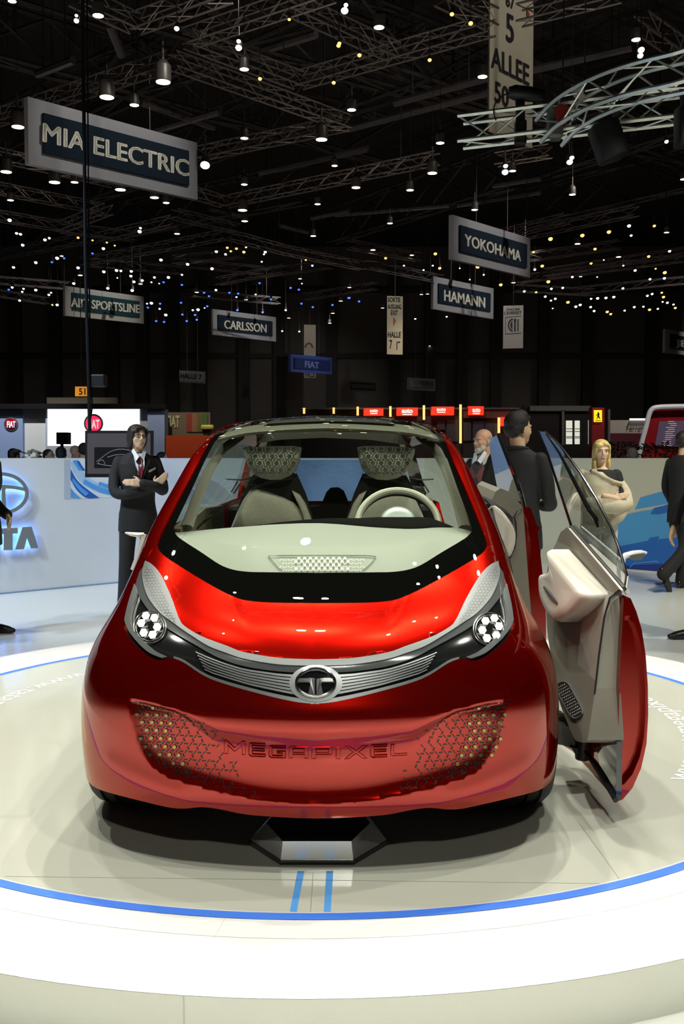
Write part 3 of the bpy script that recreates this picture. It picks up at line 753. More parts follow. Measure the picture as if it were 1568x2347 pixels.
# --- small speaker-like vent pattern on the headlamp leaves
m_leafdot = mat('leaf_engraving', (0.05, 0.055, 0.055), 0.4)
def poly_in(x, y, poly):
    return bool(in_poly(np.array([[x, y]]), poly)[0])
LP = [(335, 1297), (346, 1304), (358, 1319), (370, 1345), (382, 1375), (392, 1402), (405, 1427), (400, 1430), (382, 1414), (362, 1392), (348, 1368), (336, 1340), (331, 1315)]
for s in (-1, 1):
    bm = NB(); A = 7.6
    for j in range(-2, 24):
        for i in range(-20, 20):
            c = np.array([330.0 + A * i + A * .5 * j, 1296.0 + A * .87 * j])
            for d, ang in (((A / 2, 0), 1.19), ((A / 4, A * .43), -0.86), ((-A / 4, A * .43), 0.09)):
                q = c + np.array(d)
                if poly_in(q[0], q[1], LP):
                    ca_, sa_ = math.cos(ang), math.sin(ang)
                    pts = []
                    for l, w_ in ((-2.5, -.55), (2.5, -.55), (2.5, .55), (-2.5, .55)):
                        uv = uv_of(q[0] + ca_ * l - sa_ * w_, q[1] + sa_ * l + ca_ * w_)
                        pts.append(L(hull_d(np.array(uv[0] * -s), np.array(uv[1]), 0.0018 * np.ones(()))))
                    try: bm.faces.new([bm.verts.new(p) for p in pts])
                    except ValueError: pass
    obj('leaf_pattern', bm, m_leafdot, bar)

# --- sides -------------------------------------------------------------------
_su, _sv = np.meshgrid(np.linspace(-2, -0.6, 420), np.linspace(0, 12, 360)); _sp = hull(_su, _sv)
def uv_side(Y, z):
    d = (_sp[..., 1] - Y) ** 2 + (_sp[..., 2] - z) ** 2; k = np.unravel_index(np.argmin(d), d.shape); return (_su[k], _sv[k])
YF, YR_, WR = 3.70, 5.72, 0.315
def arch(Yc, r, a0, a1, n=18): return [uv_side(Yc + r * math.cos(math.radians(a)), WR + r * math.sin(math.radians(a))) for a in np.linspace(a0, a1, n)]
fr_arch = [p for p in arch(YF, .365, 195, 20) if p[0] <= -1.04]
rr_arch = arch(YR_, .375, 195, -15)
side_o = [(-1.04, fr_arch[0][1])] + fr_arch + [uv_side(4.06, .22), uv_side(5.33, .25)] + rr_arch + [uv_side(6.12, .30), (-2.0, 2.0)] + [(-2.0, v) for v in (4, 6, 8, 9.9)] + [(-1.6, 9.9), (-1.10, 9.9), (-1.10, hc[1]), (-1.04, hc[1])]
panel('side_panel', side_o, m_red, thick=0.02, step=0.2)
uA, vA = uv_side(4.02, 0.3)[0], 0
def useg(Y, v):   # u of a depth on a given row
    uu = np.linspace(-2, -1, 300); yy = hull(uu, np.full(300, v))[..., 1]; return float(uu[np.argmin(np.abs(yy - Y))])
right_o = [(-1.04, fr_arch[0][1])] + fr_arch + [uv_side(4.06, .22), uv_side(5.33, .25)] + rr_arch + [uv_side(6.12, .30), (-2.0, 2.0)] + [(-2.0, v) for v in (4, 6, 8, 9.9)] + \
    [(useg(5.78, 9.9), 9.9), (useg(5.66, 6), 6), (useg(5.5, 4.2), 4.2), (useg(5.35, 2.0), 2.0), (useg(4.14, 1.9), 1.9), (useg(4.06, 3), 3), (useg(4.0, 5), 5), (useg(4.0, 7), 7), (useg(4.03, 9.0), 9.0), (-1.10, 9.4), (-1.10, hc[1]), (-1.04, hc[1])]
panel('side_panel', mirror(right_o), m_red, thick=0.02, step=0.2)
win_o = [(-1.10, 9.9), (-1.93, 9.9), (-1.93, 14.4), (-1.10, 14.4)]
m_side_glass = glass_mat('tinted_side_glass', (0.80, 0.84, 0.84), 1.0, 1.5)
panel('side_window', win_o, m_side_glass, thick=0.004, step=0.35)
cant = [(-1.10, 14.4), (-1.93, 14.4), (-1.93, 9.9), (-2.0, 9.9), (-2.0, roof_v), (-1.10, roof_v)]
panel('roof_side', cant, m_red, thick=0.02, step=0.3)
panel('roof_side', mirror([(-1.10, 14.4), (-2.0, 14.4), (-2.0, roof_v), (-1.10, roof_v)]), m_red, thick=0.02, step=0.3)
# tail: body below, glass above
def tail(v0, v1, x0, x1, name, m, nv=10, nx=16, off=0.0):
    bm = NB(); G = []
    for v in np.linspace(v0, v1, nv):
        e = hull(np.array(2.0), np.array(float(v))); r = []
        for t in np.linspace(x0, x1, nx): r.append(bm.verts.new(L((e[0] * t, e[1] + 0.10 * (1 - abs(t) ** 3) - off, e[2] + (0.03 * (1 - t * t) if v > 14 else 0)))))
        G.append(r)
    for a, b in zip(G, G[1:]):
        for k in range(nx - 1): bm.faces.new((a[k], a[k + 1], b[k + 1], b[k]))
    return obj(name, bm, m, car, smooth=True)
tail(1.6, 9.4, -1, 1, 'tailgate', m_red); tail(9.4, 16.3, -.86, .86, 'rear_window', glass_mat('rear_glass', (0.62, 0.70, 0.78), 1.0, 1.5))
for a, b in ((-1, -.86), (.86, 1)): tail(9.4, 16.3, a, b, 'rear_pillar', m_gloss, nx=4)
tail(16.3, roof_v, -1, 1, 'roof_spoiler', m_red, nv=4)
# --- underbody and wheels
bm = NB(); prism(bm, [L(p) for p in ((-.50, 3.12, .20), (.50, 3.12, .20), (.52, 3.3, .20), (.50, 3.34, .20), (.50, 4.1, .20), (.76, 4.1, .17), (.76, 5.35, .17), (.58, 5.4, .17), (.58, 6.25, .17), (-.58, 6.25, .17), (-.58, 5.4, .17), (-.76, 5.35, .17), (-.76, 4.1, .17), (-.50, 4.1, .20), (-.50, 3.34, .20), (-.52, 3.3, .20))], (0, 0, .12)); obj('underbody', bm, m_dark, car)
for s in (-1, 1):
    for yc in (YF, YR_):
        bm = NB(); lathe(bm, [(.345, -.07), (.345, .16), (.0, .16)], L((s * .64, yc, WR + .012)), 28, (-s, 0, 0), cap=False)
        obj('wheel_housing', bm, m_dark, car, smooth=True)
m_rim = mat('alloy_rim', (0.42, 0.43, 0.44), 0.25, 1.0)
def wheel(s, yc, steer=0.0):
    bm = NB(); hw = 0.098; r = WR
    prof = [(.215, -hw + .008), (.26, -hw), (.292, -hw + .004), (.308, -hw + .022), (r, -hw + .045), (r, -.052), (r - .008, -.048), (r - .008, -.038), (r, -.034), (r, -.006), (r - .008, -.004), (r - .008, .004), (r, .006), (r, .034), (r - .008, .038), (r - .008, .048), (r, .052), (r, hw - .045), (.308, hw - .022), (.292, hw - .004), (.26, hw), (.215, hw - .008)]
    lathe(bm, prof, (0, 0, 0), 56, (s, 0, 0), cap=False)
    bmesh.ops.rotate(bm, verts=bm.verts, matrix=Matrix.Rotation(steer, 3, 'Z'))
    loc = L((s * .742, yc, WR)); bmesh.ops.translate(bm, verts=bm.verts, vec=loc)
    t = obj('tyre', bm, m_rubber, car, smooth=True)
    bm = NB(); lathe(bm, [(.212, -.08), (.218, .06), (.20, .07), (.19, .03), (.19, -.08)], loc, 40, (s, 0, 0), cap=False)
    for k in range(5):
        a = 2 * math.pi * k / 5
        for d in (-.12, .12):
            p0 = Vector(loc) + Vector((s * .055, .05 * math.cos(a), .05 * math.sin(a))); p1 = Vector(loc) + Vector((s * .06, .2 * math.cos(a + d), .2 * math.sin(a + d)))
            cyl(bm, p0, p1, .014, 6, .009)
    lathe(bm, [(.06, .02), (.055, .06), (.0, .07)], loc, 20, (s, 0, 0), cap=False)
    obj('rim', bm, m_rim, t, smooth=True)
for s in (-1, 1):
    wheel(s, YF, 0.0); wheel(s, YR_)

# --- cabin ---------------------------------------------------------------------
def pf(pts, Y): return [L(cx_y(x, y, Y)) for x, y in pts]
bm = NB(); box(bm, L((0, 4.7, .30)), (1.30, 2.4, .06)); box(bm, L((0, 3.72, .55)), (1.28, .06, .52)); obj('cabin_floor', bm, m_black, car)
Apx = [(399, 1222), (420, 1243), (458, 1268), (500, 1295), (533, 1309), (568, 1314), (607, 1315), (733, 1316), (853, 1316), (930, 1310), (970, 1298), (1016, 1275), (1055, 1249), (1087, 1222)]
Bpx = [(402, 1221), (423, 1233), (465, 1240), (517, 1247), (555, 1251), (580, 1252), (610, 1254), (733, 1256), (850, 1254), (925, 1249), (970, 1244), (1010, 1239), (1060, 1231), (1085, 1220.5)]
Cpx = [(403, 1220.5), (425, 1219), (470, 1214.5), (520, 1210), (560, 1207), (590, 1205), (620, 1202.5), (733, 1199), (850, 1208), (925, 1212), (965, 1211.5), (1005, 1209), (1055, 1211), (1084, 1219.5)]
def res(c, n): return catmull(c, n)
a_, b_, c_ = res(Apx, 3), res(Bpx, 3), res(Cpx, 3); bm = NB(); r0, r1, r1b, r2, r3 = [], [], [], [], []
for p, q, r in zip(a_, b_, c_):
    h = on_hull(*p, None, -0.03); yb = h.y + 0.15; yc = max(h.y + 0.2, 4.12 - 0.0 * abs(p[0] - 740) / 340)
    r0.append(L(h)); r1.append(L(cx_y(q[0], q[1] + 1.5, yb))); r1b.append(L(cx_y(q[0], q[1] - 5 * min(1, abs(r[1] - q[1]) / 20), yb + .03))); r2.append(L(cx_y(*r, yc))); r3.append(L(cx_y(*r, yc)) + Vector((0, .02, -.10)))
loft(bm, [r0, r1, r1b, r2, r3], closed=False); dash = obj('dashboard', bm, m_dash, car, smooth=True, sharp=50)
# screen-base vent with its perforations
def on_dash(px, py):
    x_ = [p[0] for p in a_]
    ya = np.interp(px, x_, [p[1] for p in a_]); yb = np.interp(px, [p[0] for p in b_], [p[1] for p in b_]); t = (py - yb) / (ya - yb)
    k = lambda r, c: np.array([np.interp(px, [p[0] for p in c], [v[i] for v in r]) for i in range(3)])
    return Vector((k(r1, b_) * (1 - t) + k(r0, a_) * t).tolist()) + Vector((0, -.003, .003))
vent = [(615, 1271), (640, 1270), (740, 1270), (838, 1270), (862, 1272), (853, 1282), (838, 1294), (826, 1299.5), (740, 1300), (655, 1299.5), (640, 1294)]
bm = NB(); tube(bm, [on_dash(*p) for p in vent], .0016, 5, closed=True); vt = obj('air_vent', bm, mm('vent_line', (0.25, 0.26, 0.24), 0.5), dash)
bm = NB(); A = 13.2
for j in range(4):
    for i in range(-16, 17):
        c = (738 + A * i + (A / 2 if j % 2 else 0), 1275.5 + 6.6 * j)
        if not poly_in(c[0], c[1], [(x + (3 if x < 740 else -3), y + (2 if y < 1285 else -2)) for x, y in vent]): continue
        d = abs(c[0] - 738)
        if d < 62 + 12 * math.sin(j * 2.1): bm.faces.new([bm.verts.new(on_dash(c[0] + 3.8 * math.cos(a), c[1] + 2.0 * math.sin(a)) + Vector((0, -.001, .001))) for a in np.linspace(0, 5.23, 6)])
        if d < 98:
            for dx, sg in ((3.3, 1), (-3.3, -1)):
                q = (c[0] + dx, c[1] + 3.3); bm.faces.new([bm.verts.new(on_dash(q[0] + sx * 2.0 + sg * sy * .0, q[1] + sg * sx * 1.2 + sy * .6) + Vector((0, -.001, .001))) for sx, sy in ((-1, -1), (1, -1), (1, 1), (-1, 1))])
obj('vent_perforation', bm, mm('vent_white', (0.85, 0.87, 0.80), 0.5), vt)
dk = [(585, 1204), (640, 1197), (700, 1191), (760, 1187.5), (821, 1187.5), (870, 1185), (961, 1185), (984, 1186), (1007, 1194), (1042, 1208), (1005, 1213), (925, 1215), (850, 1212), (740, 1203), (640, 1206)]
bm = NB(); prism(bm, pf(dk, 4.135), (0, .16, -.01)); obj('instrument_hood', bm, m_black, dash)
# steering wheel
m_wheelrim = mat('steering_rim_grey', (0.50, 0.51, 0.45), 0.45, 0.1)
sw = []
cw = cx_y(913, 1203, 4.24); ax = Vector((0, -math.sin(.95), math.cos(.95)))
for k in range(48):
    a = 2 * math.pi * k / 48; sw.append(L(cw + Vector((.176 * math.cos(a), .176 * math.sin(a) * math.cos(1.0), .176 * math.sin(a) * math.sin(1.0) * .98))))
bm = NB(); tube(bm, sw, .0155, 10, closed=True); stw = obj('steering_wheel', bm, m_wheelrim, car, smooth=True)
bm = NB(); tube(bm, [p + Vector((0, .012, -.014)) for p in sw], .011, 8, closed=True); obj('rim_back', bm, m_black, stw, smooth=True)
bm = NB(); hub = []
for rr, dd in ((.088, 0), (.086, .016), (.072, .032), (.05, .040), (.0, .043)):
    hub.append([L(cw + Vector((rr * math.cos(a), (rr * math.sin(a) * .55) - dd * .8, rr * math.sin(a) * .86 + dd * .3))) for a in np.linspace(0, 2 * math.pi, 28, endpoint=False)])
loft(bm, hub[:4]); obj('wheel_hub', bm, mm('brushed_hub', (0.30, 0.33, 0.35), 0.45, 0.8), stw, smooth=True)
bm = NB()
for s in (-1, 1): cyl(bm, L(cw + Vector((s * .07, 0, 0))), L(cw + Vector((s * .17, 0, 0))), .014, 8)
obj('spoke', bm, m_black, stw)
# seats
def mir_px(pts, Y): return [Vector((-p.x, p.y, p.z)) for p in pf(pts, Y)]
HR = [(557, 1028), (563, 1025), (635, 1022), (673, 1022), (690, 1025), (686, 1052), (677, 1078), (664, 1091), (645, 1099), (622, 1100.5), (599, 1096), (582, 1087), (569, 1068), (559, 1042)]
SB = [(527, 1215), (543, 1175), (558, 1144), (573, 1124), (587, 1121.5), (610, 1126), (645, 1139), (673, 1152), (689, 1170), (698, 1190), (700, 1216)]
BO = [(669, 1125), (686, 1134), (700, 1155), (713, 1188), (716, 1216), (700, 1216), (696, 1188), (683, 1155)]
SH = [(540, 1178), (562, 1120), (582, 1084), (600, 1094), (655, 1097), (676, 1080), (698, 1130), (716, 1180), (720, 1225), (524, 1225)]
def pad(pts, d, bulge):
    """a padded cushion: rim ring, then rings drawn in and forward"""
    c = sum(pts, Vector()) / len(pts); rings = [[p + Vector((0, d, 0)) for p in pts], list(pts)]
    for t, b in ((.10, .45), (.28, .8), (.6, .97)):
        rings.append([p + (c - p) * t + Vector((0, -bulge * b, 0)) for p in pts])
    bm = NB(); loft(bm, rings); return bm
m_pat = mat('headrest_pattern_dark', (0.10, 0.105, 0.085), 0.7)
m_hr = mat('headrest_fabric', (0.62, 0.64, 0.56), 0.75, bump=0.15, bscale=300)
for s in (1, -1):
    g = pf if s > 0 else mir_px
    bm = NB(); prism(bm, g(SH, 4.98), (0, .10, 0)); bmesh.ops.bevel(bm, geom=bm.edges[:], offset=.012, segments=2, affect='EDGES'); seat = obj('front_seat', bm, m_black, car, smooth=True)
    obj('seat_cushion', pad(g(SB, 4.95), .06, .05), m_seat, seat, smooth=True, sharp=70)
    obj('seat_bolster', pad(g(BO, 4.93), .05, .02), m_seat, seat, smooth=True, sharp=70)
    h = obj('headrest', pad(g(HR, 4.90), .10, .045), m_hr, seat, smooth=True, sharp=70)
    bm = NB(); A = 19.5
    for j in range(0, 4):
        for i in range(-2, 9):
            c = np.array([556 + A * i + A * .5 * (j % 2), 1030 + 15.5 * j])
            def pp(x, y):
                v = cx_y(x, y, 4.852 + .02 * ((x - 624) / 66) ** 2 + .006 * max(0, abs(y - 1058) - 25) / 12); v = L(v); return v if s > 0 else Vector((-v.x, v.y, v.z))
            if poly_in(c[0], c[1], HR) and poly_in(c[0] + 7, c[1] + 6, HR) and poly_in(c[0] - 7, c[1] + 4, HR):
                bm.faces.new([bm.verts.new(pp(c[0] + 5.6 * math.cos(a), c[1] + 5.2 * math.sin(a))) for a in np.linspace(0, 5.236, 6)])
            for d, ang in (((A / 2, 0), 1.19), ((A / 4, 7.7), -.86), ((-A / 4, 7.7), .09)):
                q = c + np.array(d); ca_, sa_ = math.cos(ang), math.sin(ang)
                if poly_in(q[0] - 6, q[1] - 2, HR) and poly_in(q[0] + 6, q[1] + 2, HR) and poly_in(q[0], q[1] + 5, HR) and poly_in(q[0], q[1] - 5, HR):
                    bm.faces.new([bm.verts.new(pp(q[0] + ca_ * l - sa_ * w_, q[1] + sa_ * l + ca_ * w_)) for l, w_ in ((-4.6, -1.3), (4.6, -1.3), (4.6, 1.3), (-4.6, 1.3))])
    obj('headrest_pattern', bm, m_pat, h if False else seat)
    # belt and buckle hanging behind the seat
    bm = NB(); tube(bm, [L(cx_y(520, 1098, 5.2)), L(cx_y(552, 1100, 5.15)), L(cx_y(575, 1096, 5.1))] if s > 0 else [Vector((-p.x, p.y, p.z)) for p in pf([(520, 1098), (552, 1100), (575, 1096)], 5.15)], .02, 4, flat=.2)
    tube(bm, [p for p in g([(545, 1103), (530, 1128), (536, 1131), (551, 1107)], 5.1)], .004, 5); obj('seat_belt', bm, mm('belt_grey', (0.10, 0.085, 0.075), 0.6), seat)
# rear bench, shelf line and the centre headrest
bm = NB(); prism(bm, pf([(690, 1165), (735, 1160), (748, 1128), (757, 1119), (775, 1118), (788, 1126), (798, 1150), (806, 1160), (860, 1165), (860, 1240), (690, 1240)], 5.55), (0, .12, 0)); obj('rear_headrest', bm, m_black, car, smooth=True)
bm = NB(); rbox(bm, L((0, 5.72, .78)), (1.2, .16, .5), .03); obj('rear_bench', bm, m_black, car)
bm = NB(); tube(bm, [L((-.5, 5.62, 1.032)), L((0, 5.60, 1.036)), L((.5, 5.62, 1.032))], .006, 6); obj('bench_piping', bm, m_seat, car)
# roof lining with a dark glazed opening
m_lining = mat('roof_lining', (0.105, 0.105, 0.082), 0.8); m_ptrim = mat('pillar_lining', (0.20, 0.20, 0.165), 0.8)
lin = [(-.80, 14.35), (-.5, 14.7), (0, 14.8), (.5, 14.7), (.80, 14.35), (1.0, 15.2), (1.0, 17.4), (-1.0, 17.4), (-1.0, 15.2)]
panel('roof_lining', lin, m_lining, thick=0.012, step=0.3, off=-0.03, holes=[[(-.40, 15.35), (.40, 15.35), (.36, 16.9), (-.36, 16.9)]])
panel('roof_blind', [(-.42, 15.3), (.42, 15.3), (.38, 16.95), (-.38, 16.95)], m_black, thick=0.006, step=0.4, off=-0.018)
bm = NB(); prism(bm, pf([(505, 1012), (560, 1020), (640, 1008), (740, 1003), (850, 1008), (930, 1020), (985, 1012), (1000, 985), (880, 992), (740, 988), (620, 992), (500, 985)], 5.86), (0, .04, 0)); obj('rear_header', bm, m_lining, car)
for s in (1, -1):
    P = [Vector((s * x, y - 3.45, z)) for x, y, z in ((.60, 4.22, 1.00), (.585, 4.42, 1.12), (.56, 4.62, 1.24), (.53, 4.85, 1.34), (.47, 5.1, 1.41))]
    bm = NB(); tube(bm, P, [.028, .026, .026, .028, .03], 8, flat=.6); obj('pillar_trim', bm, m_ptrim, car, smooth=True)
# inside of the closed door on the left, with its brass-coloured pull
bm = NB(); prism(bm, [Vector((-.655, y - 3.45, z)) for y, z in ((4.15, .45), (5.6, .45), (5.6, 1.03), (4.9, 1.05), (4.15, 1.0))], (.04, 0, 0)); dl = obj('inner_door_trim', bm, m_trim, car)
bm = NB(); tube(bm, pf([(446, 1216), (462, 1200), (480, 1186), (488, 1179)], 4.6), [.006, .011, .011, .006], 8, flat=.6); obj('door_pull', bm, m_brass, dl, smooth=True)

# --- left camera mirror
m_pearl = mat('pearl_white_mirror', (0.72, 0.73, 0.70), 0.25, coat=0.6)
def mirror_cam(pts, radii, stem, name, parent):
    bm = NB(); tube(bm, pts, radii, 10, flat=.55); o = obj(name, bm, m_pearl, parent, smooth=True)
    bm = NB(); tube(bm, stem[0], stem[1], 8, flat=.6); obj('mirror_stalk', bm, m_pearl, o, smooth=True); return o
mirror_cam(pf([(287, 1221), (300, 1224), (318, 1226), (330, 1224)], 3.95), [.006, .014, .018, .012], (pf([(330, 1224), (326, 1240), (314, 1275), (303, 1306)], 3.95), [.012, .009, .007, .008]), 'camera_mirror', car)

# --- open front door -------------------------------------------------------------
XD = 1.06
inn = [(1430, 1372), (1426, 1450), (1421, 1550), (1418, 1640), (1416, 1720), (1411, 1832)]
out_ = [(1446, 1372), (1459, 1402), (1471, 1442), (1480, 1500), (1485, 1570), (1486, 1640), (1482, 1705), (1470, 1760), (1450, 1806), (1428, 1832), (1413, 1838)]
def sect(Y, dx, rear=False):
    return [L(cx_y(x, y, 3.42)) + Vector((dx, Y - 3.42, 0)) for x, y in inn[::-1] + out_]
rings = [sect(Y, dx) for Y, dx in ((3.44, 0), (3.6, -.003), (3.8, -.01), (4.02, -.02), (4.10, -.04))]
bm = NB(); loft(bm, rings, cap=False)
ro = [Vector(p) for p in sect(3.42, 0)]; n0 = len(inn)
c0 = sum(ro, Vector()) / len(ro)
def inset(p, t): q = p + (c0 - p) * t; return q
# front jamb: bright lip standing proud of a recessed face
loft(bm, [rings[0], ro, [inset(p, .16) if i >= n0 - 1 or i == 0 else inset(p, .03) for i, p in enumerate(ro)], [(inset(p, .22) if i >= n0 - 1 or i == 0 else inset(p, .05)) + Vector((0, .035, 0)) for i, p in enumerate(ro)]], cap=False)
last = [(inset(p, .22) if i >= n0 - 1 or i == 0 else inset(p, .05)) + Vector((0, .035, 0)) for i, p in enumerate(ro)]
bm.faces.new([bm.verts.new(p) for p in last]); bm.faces.new([bm.verts.new(p) for p in rings[-1][::-1]])
bmesh.ops.remove_doubles(bm, verts=bm.verts, dist=1e-5)
fd = obj('front_door', bm, m_red, car, smooth=True, sharp=30)
def px_x(pts, X=XD, kz=0.0, z0=0.9): return [L(cx_x(x, y, X, kz, z0)) for x, y in pts]
def trim(name, pts, X, th, m, parent, bev=.012):
    bm = NB(); prism(bm, px_x(pts, X), (th, 0, 0))
    if bev: bmesh.ops.bevel(bm, geom=[e for e in bm.edges if all(abs(v.co.x - X) < 1e-4 for v in e.verts)], offset=bev, segments=3, affect='EDGES')
    return obj(name, bm, m, parent, smooth=True, sharp=50)
TRM = [(1309, 1208), (1345, 1250), (1395, 1307), (1424, 1346), (1397, 1371), (1384, 1415), (1372, 1500), (1361, 1600), (1349, 1685), (1346, 1698), (1334, 1702), (1318, 1694), (1300, 1655), (1280, 1600), (1266, 1520), (1254, 1440), (1252, 1330), (1262, 1275), (1274, 1246), (1290, 1220)]
KS, ZS = .21, .84
def slant(pts, dx=0.0): return [p + Vector((dx, 0, 0)) for p in px_x(pts, 1.055, KS, ZS)]
bm = NB(); q = slant([tuple(v) for v in catmull(TRM[3:10], 3)[:-1]] + TRM[9:10] + [tuple(v) for v in catmull(TRM[10:], 4)] + TRM[0:3]); loft(bm, [[Vector((1.07, p.y, p.z)) for p in q], q]); tp = obj('trim_panel', bm, m_trim, fd, smooth=True, sharp=50)
FRT = [(1428, 1351), (1399, 1373), (1386, 1416), (1374, 1500), (1363, 1600), (1351, 1680), (1352, 1692), (1362, 1697), (1402, 1697), (1412, 1688), (1418, 1560), (1424, 1450)]
bm = NB(); prism(bm, [L(cx_y(x, y, 3.462)) for x, y in FRT], (0, .3, 0)); bmesh.ops.bevel(bm, geom=[e for e in bm.edges if all(abs(v.co.y - .012) < .03 for v in e.verts)], offset=.012, segments=3, affect='EDGES')
obj('jamb_pad', bm, mm('pale_jamb_pad', (0.27, 0.265, 0.22), 0.4), tp, smooth=True, sharp=50)
bm = NB(); tube(bm, [L(cx_y(x, y, 3.457)) for x, y in ((1429, 1347), (1398, 1370), (1385, 1415), (1373, 1500), (1362, 1600), (1350, 1685))], .0035, 6); obj('trim_groove', bm, m_dark, tp)
bm = NB(); tube(bm, px_x([(1309, 1209), (1350, 1256), (1395, 1308), (1431, 1350)], 1.035), .009, 8); obj('belt_seal', bm, m_dark, tp, smooth=True)
bm = NB(); tube(bm, px_x([(1306, 1212), (1346, 1258), (1392, 1312), (1427, 1354)], 1.017), .004, 6); obj('belt_highlight', bm, m_white, tp, smooth=True)  # white strip standing in for the highlight along the belt edge
ARM = [(1266, 1260), (1276, 1270), (1310, 1310), (1346, 1352), (1353, 1364), (1348, 1380), (1325, 1407), (1296, 1424), (1282, 1424), (1268, 1412), (1250, 1375), (1245, 1340), (1247, 1318), (1262, 1314), (1271, 1305), (1272, 1290)]
def smooth_loop(pts, n=4):
    P = [pts[-1]] + list(pts) + [pts[0], pts[1]]; q = catmull(P, n); return [tuple(v) for v in q[n:-n - 1]]
def pad_x(pts, d, bulge):
    c = sum(pts, Vector()) / len(pts); rings = [[p + Vector((d, 0, 0)) for p in pts], list(pts)]
    for t, b_ in ((.03, .45), (.07, .8), (.13, 1.0), (.35, 1.0), (.7, .9)): rings.append([p + (c - p) * t + Vector((-bulge * b_, 0, 0)) for p in pts])
    bm = NB(); loft(bm, rings); return bm
ar = obj('armrest', pad_x(px_x(smooth_loop(ARM), .965, .1, .7), .07, .03), m_white, tp, smooth=True, sharp=80)
bm = NB(); tube(bm, px_x([(1249, 1346), (1262, 1362), (1280, 1384)], .938, .1, .7), [.008, .012, .006], 8); obj('door_handle', bm, mm('handle_dark_chrome', (0.25, 0.25, 0.23), 0.3, .8), ar, smooth=True)
cap0, cap1, rr = Vector((1294, 1578)), Vector((1322, 1630)), 14
def capsule(r):
    d = (cap1 - cap0).normalized(); nrm = Vector((-d.y, d.x)); o = []
    for k in range(9): a = math.pi * k / 8; o.append(tuple(cap1 + nrm * r * math.cos(a) + d * r * math.sin(a)))
    for k in range(9): a = math.pi * k / 8; o.append(tuple(cap0 - nrm * r * math.cos(a) - d * r * math.sin(a)))
    return o
bm = NB(); prism(bm, slant(capsule(15), -.004), (.01, 0, 0)); sp_ = obj('speaker', bm, m_dark, tp)
bm = NB(); tube(bm, slant(capsule(16), -.004), .0035, 6, closed=True); obj('speaker_rim', bm, m_silver, sp_, smooth=True)
bm = NB()
for j in range(-4, 14):
    for i in range(-5, 6):
        q = cap0 + (cap1 - cap0) * (j / 9.0) + Vector((4.2 * (i + .5 * (j % 2)), -2.2 * (i + .5 * (j % 2))))
        if poly_in(q.x, q.y, capsule(12.5)): ball(bm, slant([tuple(q)], -.005)[0], .0034, u=6, v=4)
tag(obj('speaker_mesh', bm, mm('speaker_dots', (0.33, 0.33, 0.30), 0.4, .6), sp_), kind='stuff')
trim('lower_panel', [(1346, 1722), (1414, 1700), (1412, 1832), (1408, 1832)], 1.045, .02, m_gloss, fd, 0)
bm = NB(); tube(bm, px_x([(1344, 1724), (1380, 1781), (1411, 1834)], 1.04), .010, 6); obj('door_seal', bm, m_dark, fd)
WIN = [(1233, 988), (1250, 990), (1285, 1022), (1330, 1083), (1370, 1147), (1400, 1207), (1421, 1262), (1437, 1320), (1432, 1350), (1395, 1308), (1350, 1256), (1311, 1211), (1280, 1115), (1255, 1040)]
KZ = -.16
wp = px_x(WIN, XD, KZ); bm = NB(); prism(bm, wp, (.005, 0, 0)); m_dglass = glass_mat('door_glass', (0.80, 0.85, 0.83), 1.8, 1.5)
dw = obj('door_window', bm, m_dglass, fd)
bm = NB(); tube(bm, px_x(WIN[1:9], XD, KZ), .0055, 8); obj('chrome_edge', bm, m_chrome, dw, smooth=True)
bm = NB(); tube(bm, px_x([(1233, 988), (1255, 1040), (1280, 1115), (1311, 1211)], XD, KZ), .006, 6); obj('window_edge', bm, m_gloss, dw, smooth=True)
bm = NB(); tube(bm, px_x([(1252, 995), (1283, 1040), (1320, 1110), (1352, 1172), (1366, 1190), (1371, 1210)], XD - .012, KZ), [.003, .006, .009, .010, .010, .004], 6); obj('window_reflection_line', bm, m_gloss, dw, smooth=True)  # black tube standing in for a reflected line in the glass
cm = mirror_cam(pf([(1423, 1284), (1434, 1273), (1452, 1268), (1470, 1266), (1482, 1267)], 3.50), [.016, .019, .018, .016, .008], (pf([(1425, 1282), (1421, 1305), (1426, 1335), (1440, 1362)], 3.47), [.016, .012, .010, .009]), 'camera_mirror', fd)
bm = NB(); prism(bm, pf([(1443, 1280), (1448, 1274), (1482, 1270), (1470, 1284), (1455, 1285)], 3.48), (0, .01, 0)); obj('mirror_lens', bm, m_silverl, cm)
# swing arm carrying the door
m_arm = mat('cast_arm_grey', (0.10, 0.105, 0.10), 0.4, 0.6)
def bar3(bm, pts, Y, d): prism(bm, [L(cx_y(x, y, Y)) for x, y in pts], (0, d, 0))
bm = NB(); bar3(bm, [(1240, 1650), (1275, 1656), (1310, 1668), (1335, 1680), (1345, 1684), (1345, 1722), (1318, 1718), (1290, 1708), (1240, 1700)], 3.86, .06); arm = obj('hinge_arm', bm, m_arm, car, smooth=False)
bm = NB(); lathe(bm, [(.032, -.07), (.034, -.06), (.034, .05), (.03, .06)], L(cx_y(1338, 1700, 3.86)), 20); bar3(bm, [(1308, 1712), (1350, 1722), (1352, 1730), (1318, 1727)], 3.84, .08)
bar3(bm, [(1356, 1680), (1394, 1680), (1394, 1722), (1390, 1728), (1356, 1728)], 3.80, .07); obj('hinge_pivot', bm, mm('hinge_dark', (0.05, 0.04, 0.04), 0.35, .5), arm, smooth=True)
bm = NB(); bar3(bm, [(1262, 1630), (1292, 1636), (1306, 1652), (1302, 1664), (1262, 1648)], 3.95, .05); obj('upper_link', bm, m_arm, arm)
